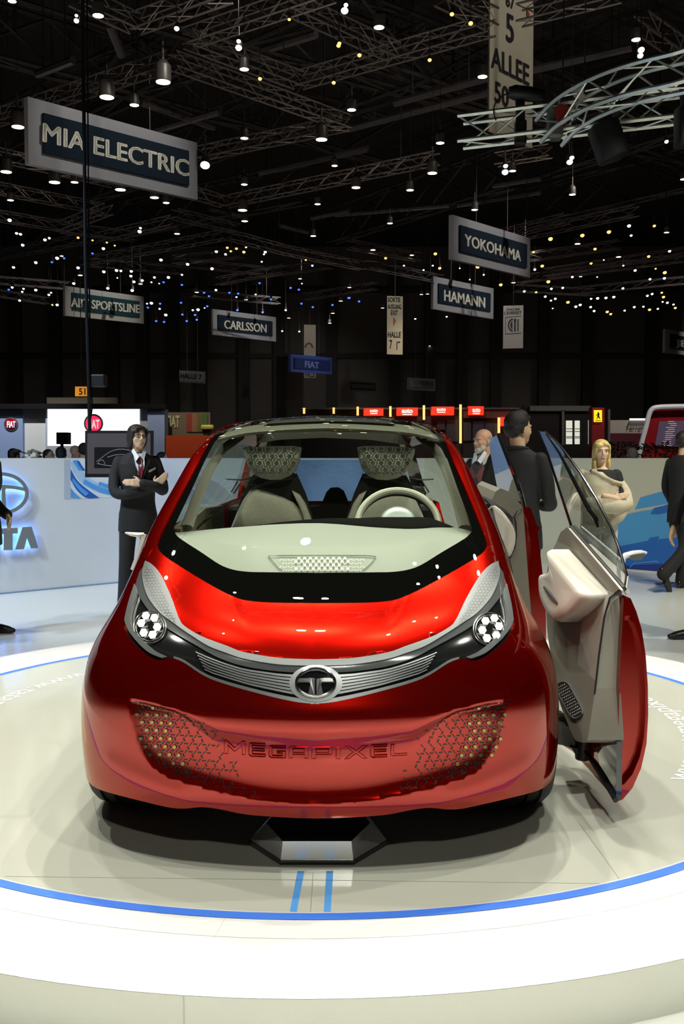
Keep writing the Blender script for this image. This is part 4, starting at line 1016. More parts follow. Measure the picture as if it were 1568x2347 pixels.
# --- open rear door behind it
RD = [(1198, 1163), (1215, 1163), (1224, 1183), (1230, 1203), (1236, 1208), (1236, 1218), (1232, 1217), (1236, 1245), (1241, 1290), (1248, 1350), (1252, 1420), (1252, 1520), (1226, 1520), (1222, 1440), (1213, 1350), (1205, 1240)]
bm = NB(); prism(bm, [L(cx_y(x, y, 4.92)) for x, y in RD], (-.02, .85, 0)); rd = obj('rear_door', bm, m_red, car, smooth=False)
JB = [(1178, 1186), (1199, 1164), (1205, 1240), (1213, 1350), (1221, 1440), (1224, 1520), (1200, 1520), (1188, 1400), (1174, 1300), (1168, 1282), (1177, 1262), (1182, 1240), (1180, 1210)]
bm = NB(); prism(bm, [L(cx_y(x, y, 4.90)) for x, y in JB], (-.02, .8, 0)); obj('jamb_panel', bm, m_trim, rd)
bm = NB(); tube(bm, [L(cx_y(x, y, 4.89)) for x, y in ((1199, 1164), (1186, 1172), (1178, 1184), (1182, 1198), (1183, 1225), (1180, 1255), (1168, 1280))], .005, 6); obj('jamb_seal', bm, m_dark, rd)
IN = [(1128, 1147), (1136, 1127), (1147, 1119), (1170, 1128), (1199, 1163), (1183, 1174), (1176, 1186), (1160, 1168), (1146, 1160)]
bm = NB(); prism(bm, [L(cx_y(x, y, 4.93)) for x, y in IN], (0.0, .7, .02)); obj('trim_panel', bm, m_trim, rd, smooth=False)
WS = [(1126, 1158), (1138, 1164), (1152, 1177), (1172, 1205), (1180, 1216), (1181, 1240), (1175, 1265), (1165, 1279), (1150, 1232), (1136, 1192)]
bm = NB(); prism(bm, [L(cx_y(x, y, 4.87)) for x, y in WS], (0.02, .06, 0)); bmesh.ops.bevel(bm, geom=bm.edges[:], offset=.008, segments=2, affect='EDGES'); obj('armrest', bm, m_white, rd, smooth=True)
RW = [(1120, 1016), (1127, 1004), (1142, 995), (1160, 1040), (1180, 1095), (1193, 1135), (1200, 1164), (1172, 1131), (1150, 1121), (1140, 1119)]
bm = NB(); prism(bm, px_x(RW, 1.0, -.22, 1.03), (.005, 0, 0)); rw = obj('door_window', bm, m_dglass, rd)
bm = NB(); tube(bm, px_x([(1143, 996), (1161, 1040), (1182, 1095), (1195, 1135), (1203, 1168)], 1.0, -.22, 1.03), [.012, .015, .014, .012, .011], 6); obj('window_edge', bm, m_gloss, rw, smooth=True)

# ================================================================ charging pad under the nose
pad_t = thing('charging_pad', 'low silver and black hexagonal pad on the turntable under the car nose', 'charging pad', (-.08, 3.2, DECK))
def padpt(p): return Vector((p[0], p[1] - 3.2, p[2]))
bot = [(-.118, 3.075, 0), (.118, 3.075, 0), (.235, 3.24, 0), (.18, 3.46, 0), (-.18, 3.46, 0), (-.235, 3.24, 0)]
lip = [(x * 1.0, y, .016) for x, y, z in bot]
top = [(-.110, 3.084, .074), (.110, 3.084, .074), (.175, 3.24, .075), (.13, 3.42, .075), (-.13, 3.42, .075), (-.175, 3.24, .075)]
bm = NB(); loft(bm, [[padpt(p) for p in bot], [padpt(p) for p in lip]]); obj('base', bm, m_gloss, pad_t)
bm = NB(); loft(bm, [[padpt((p[0] * .985, p[1] + .003, p[2])) for p in lip], [padpt(p) for p in top]], cap=False); obj('bevelled_cover', bm, mm('pad_silver', (0.80, 0.81, 0.81), 0.25, 0.75), pad_t)
bm = NB(); bm.faces.new([bm.verts.new(padpt(p)) for p in top]); obj('top_plate', bm, m_gloss, pad_t)
# ================================================================ stand partition: graphics, raised logo, monitor
m_led_blue = mat('blue_led_back', (0.1, 0.3, 0.9), 0.5, emit=(0.10, 0.34, 1.0), es=5.0)
m_letter = mat('brushed_grey_letter', (0.30, 0.32, 0.33), 0.4, 0.4)
def wallpts(pts, off, base=None, n=None): return [on_wall(x, y, base or P0, n or nL, off) for x, y in pts]
def wall_letter(pts, parent, name, holes=None):
    bm = NB(); prism(bm, wallpts(pts, .05), -nL * -.012); o = obj(name, bm, m_letter, parent)
    bm = NB(); c = sum([Vector((x, y, 0)) for x, y in pts], Vector()) / len(pts)
    bm.faces.new([bm.verts.new(on_wall(c.x + (x - c.x) * .93, c.y + (y - c.y) * .93, P0, nL, .047)) for x, y in pts]); obj('blue_backlight', bm, m_led_blue, o); return o
w0 = on_wall(20, 1240, P0, nL)
lg = thing('wall_logo', 'grey raised oval emblem and letters with blue backlight on the left partition', 'wall logo')
LA = [(51, 1208.5), (71.5, 1207), (87, 1256), (70.6, 1257), (61, 1232.6), (54, 1258.6), (34, 1259.5)]
LT_ = [(-13, 1212), (39.7, 1209.4), (39.7, 1222.4), (28, 1223), (28, 1260.4), (8, 1261.2), (8, 1224), (-13, 1225)]
for dx in (0, -96):
    wall_letter([(x + dx, y + dx * -.028) for x, y in LA], lg, 'letter'); wall_letter([(x + dx, y + dx * -.028) for x, y in LT_], lg, 'letter')
def ring_poly(cx, cy, rx, ry, t, n=48):
    return [(cx + rx * math.cos(2 * math.pi * k / n), cy + ry * math.sin(2 * math.pi * k / n)) for k in range(n)], [(cx + (rx - t) * math.cos(2 * math.pi * k / n), cy + (ry - t) * math.sin(2 * math.pi * k / n)) for k in range(n)]
def ring_mesh(bm, A, B, off, th):
    a, b = wallpts(A, off), wallpts(B, off); n = len(a); f = [[bm.verts.new(p + nL * d) for p in c] for c in (a, b) for d in (0, th)]
    for k in range(n):
        j = (k + 1) % n
        for p, q in ((0, 1), (1, 3), (3, 2), (2, 0)): bm.faces.new((f[p][k], f[p][j], f[q][j], f[q][k]))
A_, B_ = ring_poly(0, 1131, 65, 49, 8); bm = NB(); ring_mesh(bm, A_, B_, .05, .012); rg = obj('oval_ring', bm, m_letter, lg)
A2, B2 = ring_poly(0, 1131, 63, 47.5, 5.5); bm = NB(); ring_mesh(bm, A2, B2, .045, .001); obj('blue_backlight', bm, m_led_blue, rg)
for s in (1, -1):
    wall_letter([(s * x, 1131 + y) for x, y in ((3, -19), (10, -20), (30, -18), (58, -13), (58, -5), (32, -10), (13, -11), (11, -8), (12, 10), (14, 44), (5, 47), (3, 10))][::s], lg, 'emblem_stroke')
# printed swirl on the left partition
m_w1 = mat('print_pale_blue', (0.45, 0.66, 0.90), 0.4); m_w2 = mat('print_mid_blue', (0.10, 0.38, 0.85), 0.4); m_w3 = mat('print_deep_blue', (0.02, 0.13, 0.55), 0.4); m_w0 = mat('print_white', (0.78, 0.84, 0.90), 0.4)
gr = thing('wall_graphic', 'blue and white swirl print on the left partition behind the hanging monitor', 'wall graphic')
def patch(pts, off, m, base, n, name='print_patch', parent=None):
    bm = NB(); bm.faces.new([bm.verts.new(p) for p in wallpts(pts, off, base, n)]); return obj(name, bm, m, parent)
patch([(147, 1053.5), (162, 1053.5), (162, 1144), (147, 1144)], .002, mm('recess_edge', (0.5, 0.56, 0.66), 0.4), P0, nL, 'graphic_edge', gr)
patch([(162, 1053.5), (345, 1053.5), (345, 1136), (162, 1143)], .002, m_w0, P0, nL, 'print_base', gr)
def band_poly(pts0, pts1): return catmull(pts0, 6) + catmull(pts1, 6)[::-1]
for i, (a, b, m) in enumerate([([(162, 1060), (170, 1085), (190, 1110), (225, 1128), (275, 1138), (345, 1140)], [(176, 1054), (190, 1080), (212, 1100), (245, 1117), (290, 1127), (345, 1130)], m_w1),
                               ([(162, 1100), (175, 1122), (192, 1138), (205, 1142.5)], [(162, 1075), (178, 1102), (205, 1125), (228, 1141)], m_w3),
                               ([(162, 1141), (170, 1142), (178, 1142.5)], [(162, 1118), (172, 1130), (186, 1142)], m_w2),
                               ([(190, 1108), (215, 1122), (245, 1133), (300, 1139)], [(194, 1098), (222, 1113), (255, 1124), (300, 1131)], m_w2),
                               ([(225, 1112), (255, 1121), (300, 1127), (340, 1128)], [(228, 1104), (258, 1113), (300, 1119), (340, 1121)], m_w2),
                               ([(166, 1056), (173, 1066), (180, 1078)], [(178, 1054), (184, 1064), (192, 1076)], m_w2),
                               ([(176, 1058), (182, 1068), (190, 1079)], [(181, 1056), (187, 1066), (195, 1077)], m_w3),
                               ([(166, 1104), (182, 1124), (196, 1137)], [(166, 1094), (186, 1116), (204, 1131)], m_w2)]):
    patch(band_poly(a, b), .0025 + .0006 * i, m, P0, nL, 'print_patch', gr)
# graphic on the right partition
m_r1 = mat('print_sky_blue', (0.08, 0.33, 0.60), 0.45); m_r2 = mat('print_ocean_blue', (0.015, 0.13, 0.45), 0.45); m_r3 = mat('print_navy', (0.015, 0.03, 0.22), 0.45); m_r4 = mat('print_grey_line', (0.50, 0.52, 0.48), 0.5)
gr2 = thing('wall_graphic', 'slanted blue stripe print on the cream partition at right behind the woman', 'wall graphic')
for i, (pts, m) in enumerate([
    ([(1380, 1200), (1400, 1188), (1470, 1172), (1600, 1150), (1600, 1318), (1380, 1308)], m_r1),
    ([(1380, 1262), (1440, 1248), (1480, 1240), (1510, 1236), (1600, 1225), (1600, 1318), (1380, 1308)], m_r2),
    ([(1380, 1300), (1420, 1297), (1500, 1293), (1600, 1288), (1600, 1318), (1380, 1308)], m_r3),
    ([(1455, 1168), (1468, 1140), (1525, 1124), (1600, 1105), (1600, 1138), (1525, 1155)], m_r1),
    ([(1491, 1178), (1500, 1163), (1530, 1156), (1600, 1140), (1600, 1158), (1510, 1179)], m_r2),
    ([(1435, 1160), (1453, 1151), (1447, 1166), (1435, 1168)], m_r1),
    ([(1400, 1187), (1440, 1176), (1525, 1156), (1525, 1158), (1440, 1178), (1400, 1189)], m_r4),
    ([(1478, 1250), (1490, 1232), (1512, 1229), (1505, 1243), (1490, 1250), (1482, 1262)], m_r2),
    ([(1443, 1300), (1452, 1290), (1506, 1285), (1510, 1288), (1509, 1292), (1506, 1288), (1453, 1292), (1445, 1301)], m_r1)]):
    patch(pts, .002 + .0006 * i, m, P3, nR, 'print_patch', gr2)
gr3 = thing('wall_graphic', 'small blue print on the cream partition beside the man in black', 'wall graphic')
patch([(1190, 1069), (1216, 1069), (1216, 1112), (1190, 1112)], .002, mm('print_dim_blue', (0.10, 0.18, 0.38), 0.5), P3, nR, 'print_patch', gr3)
gr4 = thing('wall_graphic', 'pale world map print on the partition seen through the car rear window', 'wall graphic')
patch([(640, 1040 + 14), (850, 1054), (850, 1165), (640, 1165)], .002, mm('print_map_blue', (0.25, 0.38, 0.62), 0.5, noise=.35, nscale=1.4), P0, nL, 'print_patch', gr4)

# monitor hung on a black pole
m_bezel = mat('monitor_bezel', (0.008, 0.008, 0.009), 0.3); m_screen = mat('dim_screen', (0.02, 0.02, 0.022), 0.25, emit=(0.045, 0.042, 0.045), es=1.0)
YM = 10.15
mon = thing('monitor', 'black flat screen showing a dark car picture hung beside the man in the suit', 'monitor')
def bd(px0, py0, px1, py1, Y, th, dY=0.0):
    a, b, c, d = at_y(px0, py0, Y), at_y(px1, py0, Y + dY), at_y(px1, py1, Y + dY), at_y(px0, py1, Y); bm = NB(); prism(bm, [a, b, c, d], (0, th, 0)); return bm
obj('bezel', bd(195, 987, 350, 1094, YM, .06), m_bezel, mon)
obj('screen', bd(200, 993, 345, 1086, YM - .003, .004), m_screen, mon)
obj('picture', bd(216, 1025, 330, 1073, YM - .005, .003), m_gloss if False else mm('picture_dark', (0.004, 0.004, 0.006), 0.3), mon)
bm = NB()
for pts in ([(221, 1058), (232, 1050), (248, 1038), (265, 1031), (285, 1030), (310, 1036), (326, 1045)], [(222, 1062), (240, 1066), (262, 1068), (300, 1066), (326, 1063)], [(225, 1064), (228, 1056), (236, 1055), (241, 1064)], [(246, 1048), (270, 1042), (300, 1044), (322, 1052)]):
    tube(bm, [at_y(x, y, YM - .008) for x, y in catmull(pts, 5)], .003, 4)
tag(obj('picture_outline', bm, mm('picture_glow', (0.1, 0.09, 0.1), 0.4, emit=(0.10, 0.095, 0.11), es=1.0), mon), None)
pole = thing('ceiling_pole', 'thin black pole dropping from the ceiling to the hanging monitor', 'pole')
bm = NB(); tube(bm, [at_y(189, -60, YM + .12), at_y(196, 600, YM + .12), at_y(203, 870, YM + .12), at_y(206, 1000, YM + .1)], .019, 8); obj('pole_tube', bm, m_bezel, pole)
bm = NB(); tube(bm, [at_y(199, -60, YM + .15), at_y(204, 600, YM + .15), at_y(208, 880, YM + .15), at_y(212, 930, YM + .15), at_y(203, 990, YM + .12)], .008, 6); obj('cable', bm, m_bezel, pole)
ls = thing('loudspeaker', 'small dark loudspeaker clamped to the thin black pole', 'loudspeaker')
bm = NB(); rbox(bm, at_y(226, 873, YM + .2), (.16, .14, .13), .015); obj('cabinet', bm, m_bezel, ls); bm = NB(); cyl(bm, at_y(205, 880, YM + .14), at_y(222, 876, YM + .2), .012, 6); obj('bracket', bm, m_bezel, ls)

# ================================================================ neighbouring stands far behind
def far(name, label, cat, px0, py0, px1, py1, Y, th, m, group=None, ground=False, child=None):
    t = thing(name, label, cat, group=group); a, b = at_y(px0, py0, Y), at_y(px1, py0, Y); c, d = at_y(px1, py1, Y), at_y(px0, py1, Y)
    if ground: c.z = d.z = 0.01
    bm = NB(); prism(bm, [a, b, c, d], (0, th, 0)); obj(child or 'panel', bm, m, t); return t
def sub(t, name, px0, py0, px1, py1, Y, th, m):
    bm = NB(); prism(bm, [at_y(px0, py0, Y), at_y(px1, py0, Y), at_y(px1, py1, Y), at_y(px0, py1, Y)], (0, th, 0)); return obj(name, bm, m, t)
def lab(t, s, x0, y0, x1, y1, Y, m, bold=.02):
    o = text_on('lettering', s, (at_y(x0, y1, Y), at_y(x1, y1, Y), at_y(x0, y0, Y)), m, t, off=.01, bold=bold, depth=.01); return o
YA = 37.0
m_steel = mat('steel_blue_panel', (0.30, 0.40, 0.66), 0.5)
m_wlit = mat('lit_white_wall', (0.8, 0.8, 0.78), 0.5)
m_scr = mat('lit_white_screen', (0.9, 0.9, 0.9), 0.4, emit=(0.97, 1.0, 0.99), es=1.05)
m_redb = mat('badge_red', (0.45, 0.0, 0.02), 0.3); m_redl = mat('screen_badge_red', (0.75, 0.02, 0.08), 0.4, emit=(.8, .03, .10), es=.9)
m_txtw = mat('white_lettering', (0.8, 0.8, 0.8), 0.5, emit=(.8, .8, .8), es=.6)
def badge(t, cx, cy, r, Y, dark, back):
    bm = NB(); lathe(bm, [(r * Y / FPX, 0), (r * Y / FPX, .05)], at_y(cx, cy, Y), 28, (0, -1, 0)); b_ = obj('badge_ring', bm, m_silver, t)
    bm = NB(); lathe(bm, [(r * .82 * Y / FPX, .05), (r * .80 * Y / FPX, .08)], at_y(cx, cy, Y), 28, (0, -1, 0)); obj('badge_disc', bm, back, b_)
    if dark: bm = NB(); prism(bm, [at_y(cx + r * .7 * math.cos(a), cy + r * .72 * math.sin(a), Y - .085) for a in np.linspace(.25, math.pi - .25, 12)], (0, .01, 0)); obj('badge_lower_part', bm, mm('badge_maroon', (.06, .0, .02), .3), b_)  # darker maroon lower part of the badge
    lab(b_, 'FIAT', cx - r * .62, cy - r * .42, cx + r * .6, cy + r * .5, Y - .1, m_txtw, .03)
t = far('display_wall', 'steel blue display wall with a round badge at the far left edge', 'display wall', -1100, 931, 52, 1060, YA, .3, m_steel, ground=True); badge(t, 26, 972, 16, YA, True, m_redb)
t = far('display_wall', 'plain white lit wall panel between the blue wall and the large screen', 'display wall', 53, 933, 104, 1060, YA + .2, .3, m_wlit, ground=True)
t = far('video_wall', 'large bright white screen showing a red round badge behind the left partition', 'screen', 104, 934, 338, 1060, YA, .4, mm('grey_screen_edge', (0.45, 0.5, 0.55), 0.5), ground=True, child='frame')
sub(t, 'picture', 109, 937, 320, 1022, YA - .02, .02, m_scr); badge(t, 215, 971, 22, YA - .03, False, m_redl)
t = far('display_wall', 'steel blue column right of the large white screen', 'column', 338, 936, 377, 1060, YA - .2, .8, m_steel, ground=True)
t = far('stand_canopy', 'black canopy edge above the large white screen', 'canopy', -1100, 925, 380, 937, YA - .4, .5, m_bezel)
t = far('hall_fascia', 'pale beige band above the black canopy at left', 'fascia', 107, 911, 265, 929, YA + 6, .4, mm('beige_fascia', (0.35, 0.31, 0.22), 0.6), ground=True)
t = far('loudspeaker', 'small square black loudspeaker in front of the large white screen', 'loudspeaker', 129, 991, 155, 1018, 24, .3, m_bezel, child='cabinet'); bm = NB(); cyl(bm, at_y(142, 1018, 24.1), Vector((at_y(142, 1018, 24.1).x, 24.1, .01)), .04, 8); obj('stand', bm, m_bezel, t)
t = far('number_sign', 'small orange sign with black number hanging left of the pole', 'sign', 172, 886, 202, 908, 40, .1, mm('orange_sign', (0.7, 0.26, 0.02), 0.5, emit=(.65, .23, .01), es=.75), child='board'); lab(t, '51', 181, 890, 196, 905, 39.97, m_bezel, .02)
bm = NB(); q = at_y(187, 887, 40.05); cyl(bm, q, Vector((q.x, q.y, 15.06)), .02, 6); obj('hanger', bm, m_bezel, t)
t = far('booth_wall', 'brown booth front with dark letters left of the car roof', 'booth', 378, 945, 482, 990, YA + 1, .3, mm('brown_booth', (0.16, 0.12, 0.07), 0.6), ground=True); lab(t, 'FIAT', 382, 952, 412, 980, YA + .97, mm('cream_lettering', (.5, .45, .25), .5), .04)
for k, c in enumerate([(.30, .03, .02), (.28, .13, .05), (.14, .12, .03), (.06, .14, .03)]):
    sub(t, 'colour_stripe', 428 + 12 * k, 948, 440 + 12 * k, 990, YA + .95, .02, mm('stripe_%d' % k, c, .6))
t = far('booth_counter', 'long orange red counter front beside the left windscreen pillar', 'counter', 380, 998, 480, 1060, YA - .6, .4, mm('orange_counter', (0.5, 0.06, 0.01), 0.5), ground=True)
bm = NB(); rbox(bm, at_y(476, 979, YA + .85), (.5, .3, .18), .06); tag(obj('model_car', bm, mm('yellow_model', (.6, .5, .05), .4)), 'small yellow model car on the booth shelf left of the car roof', 'model car')
# red magazine booths on the right
YB = 35.0
m_brown = mat('dark_red_fascia', (0.10, 0.03, 0.02), 0.6)
booth = far('booth_row', 'row of dark red booths behind the open car doors', 'booth', 690, 938, 1190, 1065, YB + 1, .4, mat('booth_dark', (0.02, 0.012, 0.012), 0.6), ground=True)
sub(booth, 'fascia', 1062, 938, 1200, 958, YB + .8, .2, m_brown); sub(booth, 'top_rail', 690, 934, 1190, 938, YB + .7, .3, mm('rail_grey', (.08, .08, .08), .5))
for px0, px1, y0, y1 in ((1002, 1020, 964, 985), (1024, 1050, 962, 1012), (1062, 1080, 968, 1010), (1084, 1110, 966, 1010), (1112, 1140, 970, 1008)):
    sub(booth, 'shelf_screen', px0, y0, px1, y1, YB + .9, .05, mm('shelf_dim', (.05, .05, .07), .4))
m_rs = mat('lit_red_sign', (0.7, 0.03, 0.01), 0.5, emit=(0.85, 0.035, 0.012), es=1.0); m_wt = mat('lit_white_text', (.9, .85, .8), .5, emit=(1, .9, .8), es=.95)
for i, (x0, y0, x1, y1, tx, lb) in enumerate([(834, 936, 879, 952, (848, 938, 866, 945), 'leftmost of the lit red signs above the car roof'), (910, 934, 958, 952, (921, 937, 946, 947), 'second lit red sign from the left above the car roof'),
                                              (990, 932, 1041, 951, (1001, 935, 1022, 942), 'third lit red sign from the left, beside the right roof pillar'), (1075, 931, 1109, 951, (1083, 935, 1101, 945), 'fourth lit red sign from the left, near the bearded man'), (1149, 956, 1178, 976, (1158, 961, 1176, 968), 'lit red sign partly behind the dark-haired man')]):
    t = far('shop_sign', lb, 'sign', x0, y0, x1, y1, YB + .55, .47, m_rs, child='board'); lab(t, 'auto', *tx, YB + .53, m_wt, .03)
    bm = NB(); box(bm, at_y((tx[0] + tx[2]) / 2, tx[3] + 3, YB + .53), ((tx[2] - tx[0]) * .9 * YB / FPX, .02, .03)); obj('small_print', bm, m_wt, t)
m_glow = mat('lit_amber_post', (.9, .6, .2), .5, emit=(1.0, .56, .16), es=1.25)
for x, y0, y1, lb in ((697, 935, 948, 'first amber post over the car roof'), (765, 934, 948, 'second amber post over the car roof'), (820, 932, 952, 'pale amber post left of the first red sign'), (895, 931, 955, 'amber post between the first and second red signs'), (972, 929, 962, 'amber post between the second and third red signs'), (1056, 927, 1016, 'tall amber post between third and fourth red signs'), (1144, 957, 1000, 'short amber post above the rear door glass')):
    t = far('light_post', 'glowing ' + lb, 'light post', x - 2.5, y0, x + 2.5, y1, YB + .62, .09, m_glow, child='lit_tube')
t = far('red_tower', 'dark red pillar carrying the yellow horse sign', 'pillar', 1358, 934, 1386, 1060, 33, .5, mat('tower_red', (0.20, 0.004, 0.006), 0.4), ground=True)
t = far('yellow_sign', 'lit yellow sign with a black rearing horse on the dark red pillar', 'sign', 1362.5, 940, 1380, 967, 32.9, .08, mat('lit_yellow', (.9, .6, .02), .5, emit=(1.0, .62, .01), es=1.0), child='board')
HS = [(1370, 944), (1373, 945.5), (1374.5, 949), (1373.5, 951), (1374, 955), (1376, 958), (1375, 960.5), (1373.5, 958), (1371, 956), (1369.5, 958.5), (1370, 961), (1368, 960), (1368.5, 956.5), (1370.5, 953), (1369, 951.5), (1366.5, 953), (1366, 951.5), (1369, 950), (1370.5, 947.5)]
bm = NB(); prism(bm, [at_y(x, y, 32.87) for x, y in HS], (0, .02, 0)); obj('horse_emblem', bm, m_bezel, t)
bm = NB(); box(bm, at_y(1371.5, 964, 32.88), (.18, .02, .02)); obj('small_print', bm, m_bezel, t)
gl = far('glass_front', 'dark glass stand front with three bright window strips', 'stand front', 1200, 930, 1357, 1060, 36, .3, mat('dark_glassy', (.02, .018, .018), .2), ground=True)
m_winl = mat('lit_window', (.6, .6, .55), .5, emit=(.66, .66, .56), es=.8)
for x0, x1, y0 in ((1298, 1312, 964), (1318, 1329, 964), (1349, 1357, 963)):
    w_ = sub(gl, 'window_strip', x0, y0, x1, 1018, 35.95, .05, m_winl)
    for y in (982, 988, 1000, 1003): sub(w_, 'glazing_bar', x0, y, x1, y + 1.5, 35.92, .02, mm('bar_dim', (.1, .1, .1), .5))
sub(gl, 'fascia', 1215, 930, 1352, 942, 35.8, .1, mm('grey_fascia', (.08, .075, .07), .5)); sub(gl, 'post', 1288, 940, 1294, 1020, 35.8, .1, mm('grey_fascia', (.1, .1, .1), .5))
t = far('stand_band', 'grey beige lettered band right of the dark red pillar', 'stand front', 1398, 963, 1482, 993, 31, .3, mat('beige_band', (.30, .26, .22), .5)); lab(t, 'Ferrari', 1438, 970, 1478, 983, 30.95, mm('grey_lettering', (.06, .055, .05), .5), .0)
sub(t, 'maroon_base', 1398, 993, 1476, 1156, 31, .2, mm('maroon_panel', (.06, .004, .012), .4)); sub(t, 'light_line', 1444, 959, 1484, 963, 30.9, .05, m_scr)
sub(t, 'post', 1394, 938, 1399, 1040, 30.8, .1, mm('grey_fascia', (.1, .1, .1), .5))
wf = thing('stand_portal', 'white rounded portal frame with red inner wall at far right', 'stand front')
bm = NB(); tube(bm, [at_y(x, y, 24) for x, y in catmull([(1462, 1060), (1470, 1020), (1480, 982), (1488, 950), (1494, 939), (1505, 934), (1540, 932), (1640, 931)], 5)], .062, 8, flat=.8); obj('white_frame', bm, mat('white_frame', (.8, .8, .78), .4), wf, smooth=True)
bm = NB(); prism(bm, [at_y(x, y, 24.15) for x, y in ((1470, 1060), (1490, 960), (1503, 938), (1640, 936), (1640, 1060))], (0, .1, 0)); obj('red_wall', bm, mat('portal_red', (.30, .004, .008), .4), wf)
bm = NB(); prism(bm, [at_y(x, y, 24.1) for x, y in ((1502, 1022), (1512, 966), (1640, 962), (1640, 1026))], (0, .03, 0)); pn = obj('info_panel', bm, mm('info_panel', (.06, .04, .07), .3, emit=(.05, .035, .055), es=.8), wf)
bm = NB()
for k in range(13):
    x0 = 1530 - 1.2 * k + (k % 3) * 1.5; y = 966 + 4.6 * k; box(bm, at_y(x0 + 9 + (k * 7 % 5), y, 24.08), ((14 + (k * 5 % 9)) * 24 / FPX, .01, .015))
tag(obj('panel_text', bm, mm('text_pinkish_glow', (.4, .3, .28), .5, emit=(.33, .24, .22), es=.8), pn), kind='stuff')  # panel and its text lines given a weak glow
# dark parked car roofs glinting behind the right partition
for x, lb in ((1092, 'pale car roof behind the bearded man'), (1300, 'dark car roof with a bright glint behind the open front door')):
    t = thing('parked_car', lb, 'car'); YC = 20 if x < 1200 else 23; c = at_y(x, 1040, YC)
    bm = NB(); prism(bm, [Vector((c.x + dx, YC, z)) for dx, z in ((-1.9, .35), (1.9, .35), (1.9, .85), (1.2, .95), (.7, 1.42), (-.8, 1.42), (-1.4, .95), (-1.9, .85))], (0, 1.7, 0)); bmesh.ops.bevel(bm, geom=bm.edges[:], offset=.09, segments=3, affect='EDGES'); bdy = obj('body', bm, mm('car_dark', (.02, .02, .022), .15, coat=1) if x > 1200 else mm('car_pale', (.4, .4, .4), .2, coat=1), t, smooth=True)
    bm = NB(); prism(bm, [Vector((c.x + dx, YC - .01, z)) for dx, z in ((.62, 1.34), (-.72, 1.34), (-1.2, .98), (1.05, .98))], (0, .02, 0)); obj('side_glass', bm, m_bezel, t)
    for dx in (-1.15, 1.15):
        bm = NB(); lathe(bm, [(.0, -.1), (.33, -.1), (.35, 0), (.33, .1), (0, .1)], (c.x + dx, YC + .1, .36), 24, (0, 1, 0)); obj('wheel', bm, m_rubber, t, smooth=True)

# ================================================================ hanging signs
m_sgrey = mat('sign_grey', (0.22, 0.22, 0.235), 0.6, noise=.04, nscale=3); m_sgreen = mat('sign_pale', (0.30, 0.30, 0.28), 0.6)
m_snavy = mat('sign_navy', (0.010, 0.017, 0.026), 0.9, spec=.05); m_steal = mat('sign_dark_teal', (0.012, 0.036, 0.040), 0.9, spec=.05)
m_sblue = mat('sign_blue_lit', (0.05, 0.07, 0.20), 0.6); m_stext = mat('sign_lettering', (0.78, 0.75, 0.64), 0.6)
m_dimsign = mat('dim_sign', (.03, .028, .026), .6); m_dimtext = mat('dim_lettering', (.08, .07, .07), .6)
m_wire = mat('hanger_wire', (.03, .03, .03), .5)
def hang_sign(label, TL, BL, TR, BR, lines, hgt=1.2, fill_w=560, fill_c=(1, .96, .9), mat_b=None, mat_i=None, mat_t=None, inner=(.07, .20, .93, .80)):
    Yl = hgt * FPX / (BL[1] - TL[1]); Yr = hgt * FPX / (BR[1] - TR[1])
    a, b, c, d = at_y(*BL, Yl), at_y(*BR, Yr), at_y(*TR, Yr), at_y(*TL, Yl)
    c.x, c.y, d.x, d.y = b.x, b.y, a.x, a.y
    t = thing('hanging_sign', label, 'sign'); ex, ey = b - a, d - a; n = ex.cross(ey).normalized()
    bm = NB(); prism(bm, [a, b, c, d], -n * .12); bo = obj('board', bm, mat_b or m_sgrey, t)
    P = lambda u, v, o=.0: a + (b - a) * u + ((d - a) * (1 - u) + (c - b) * u) * v + n * o
    spot('sign_fill', P(.5, .5) + n * 4.6 + Vector((0, 0, 2.6)), P(.5, .5), fill_w * hgt, 52, .8, .05, fill_c)  # unseen fill spot added to light the sign
    u0, v0, u1, v1 = inner; bm = NB(); prism(bm, [P(u0, v0, .01), P(u1, v0, .01), P(u1, v1, .01), P(u0, v1, .01)], n * .05); obj('name_panel', bm, mat_i or m_snavy, t)
    for s, (tx0, ty0), (bx0, by0), (bx1, by1) in lines:
        # find u, v of the text corners by intersecting pixel rays with the board plane
        def hit(x, y):
            r_ = Vector(ray(x, y).tolist()); o = Vector((0, 0, EYE)); return o + r_ * ((a + n * .065 - o).dot(n) / r_.dot(n))
        bl, br, tl = hit(bx0, by0), hit(bx1, by1), hit(tx0, ty0)
        text_on('lettering', s, (bl, br, tl), mat_t or m_stext, t, off=.0, bold=.0, depth=.02, fat=.022)
    for u in (.3, .7):
        q = P(u, 1, -.06); bm = NB(); cyl(bm, q - Vector((0, 0, .02)), Vector((q.x, q.y, 15.06)), .010, 5); obj('hanger_wire', bm, m_wire, t)
    return t
hang_sign('largest hanging sign, grey frame with cream letters, upper left', (65, 221), (66, 375), (455, 327), (453, 458), [('MIA ELECTRIC', (98, 281), (98, 325), (433, 406))])
hang_sign('pale hanging sign with dark teal panel above the left screen', (150, 655), (150, 723), (331, 680), (330, 742), [('ABT SPORTSLINE', (163, 682), (163, 703), (320, 718))], mat_b=m_sgreen, mat_i=m_steal)
hang_sign('grey hanging sign with navy panel left of the frame centre', (488, 708), (488, 767), (634, 727), (633, 783), [('CARLSSON', (514, 733), (514, 753), (611, 763))])
hang_sign('upper of the two grey hanging signs right of centre', (1036, 492), (1037, 594), (1215, 546), (1215, 636), [('YOKOHAMA', (1065, 536), (1065, 563), (1194, 600))])
hang_sign('lower of the two grey hanging signs right of centre', (994, 633), (993, 707), (1132, 661), (1131, 731), [('HAMANN', (1018, 664), (1018, 689), (1112, 706))])
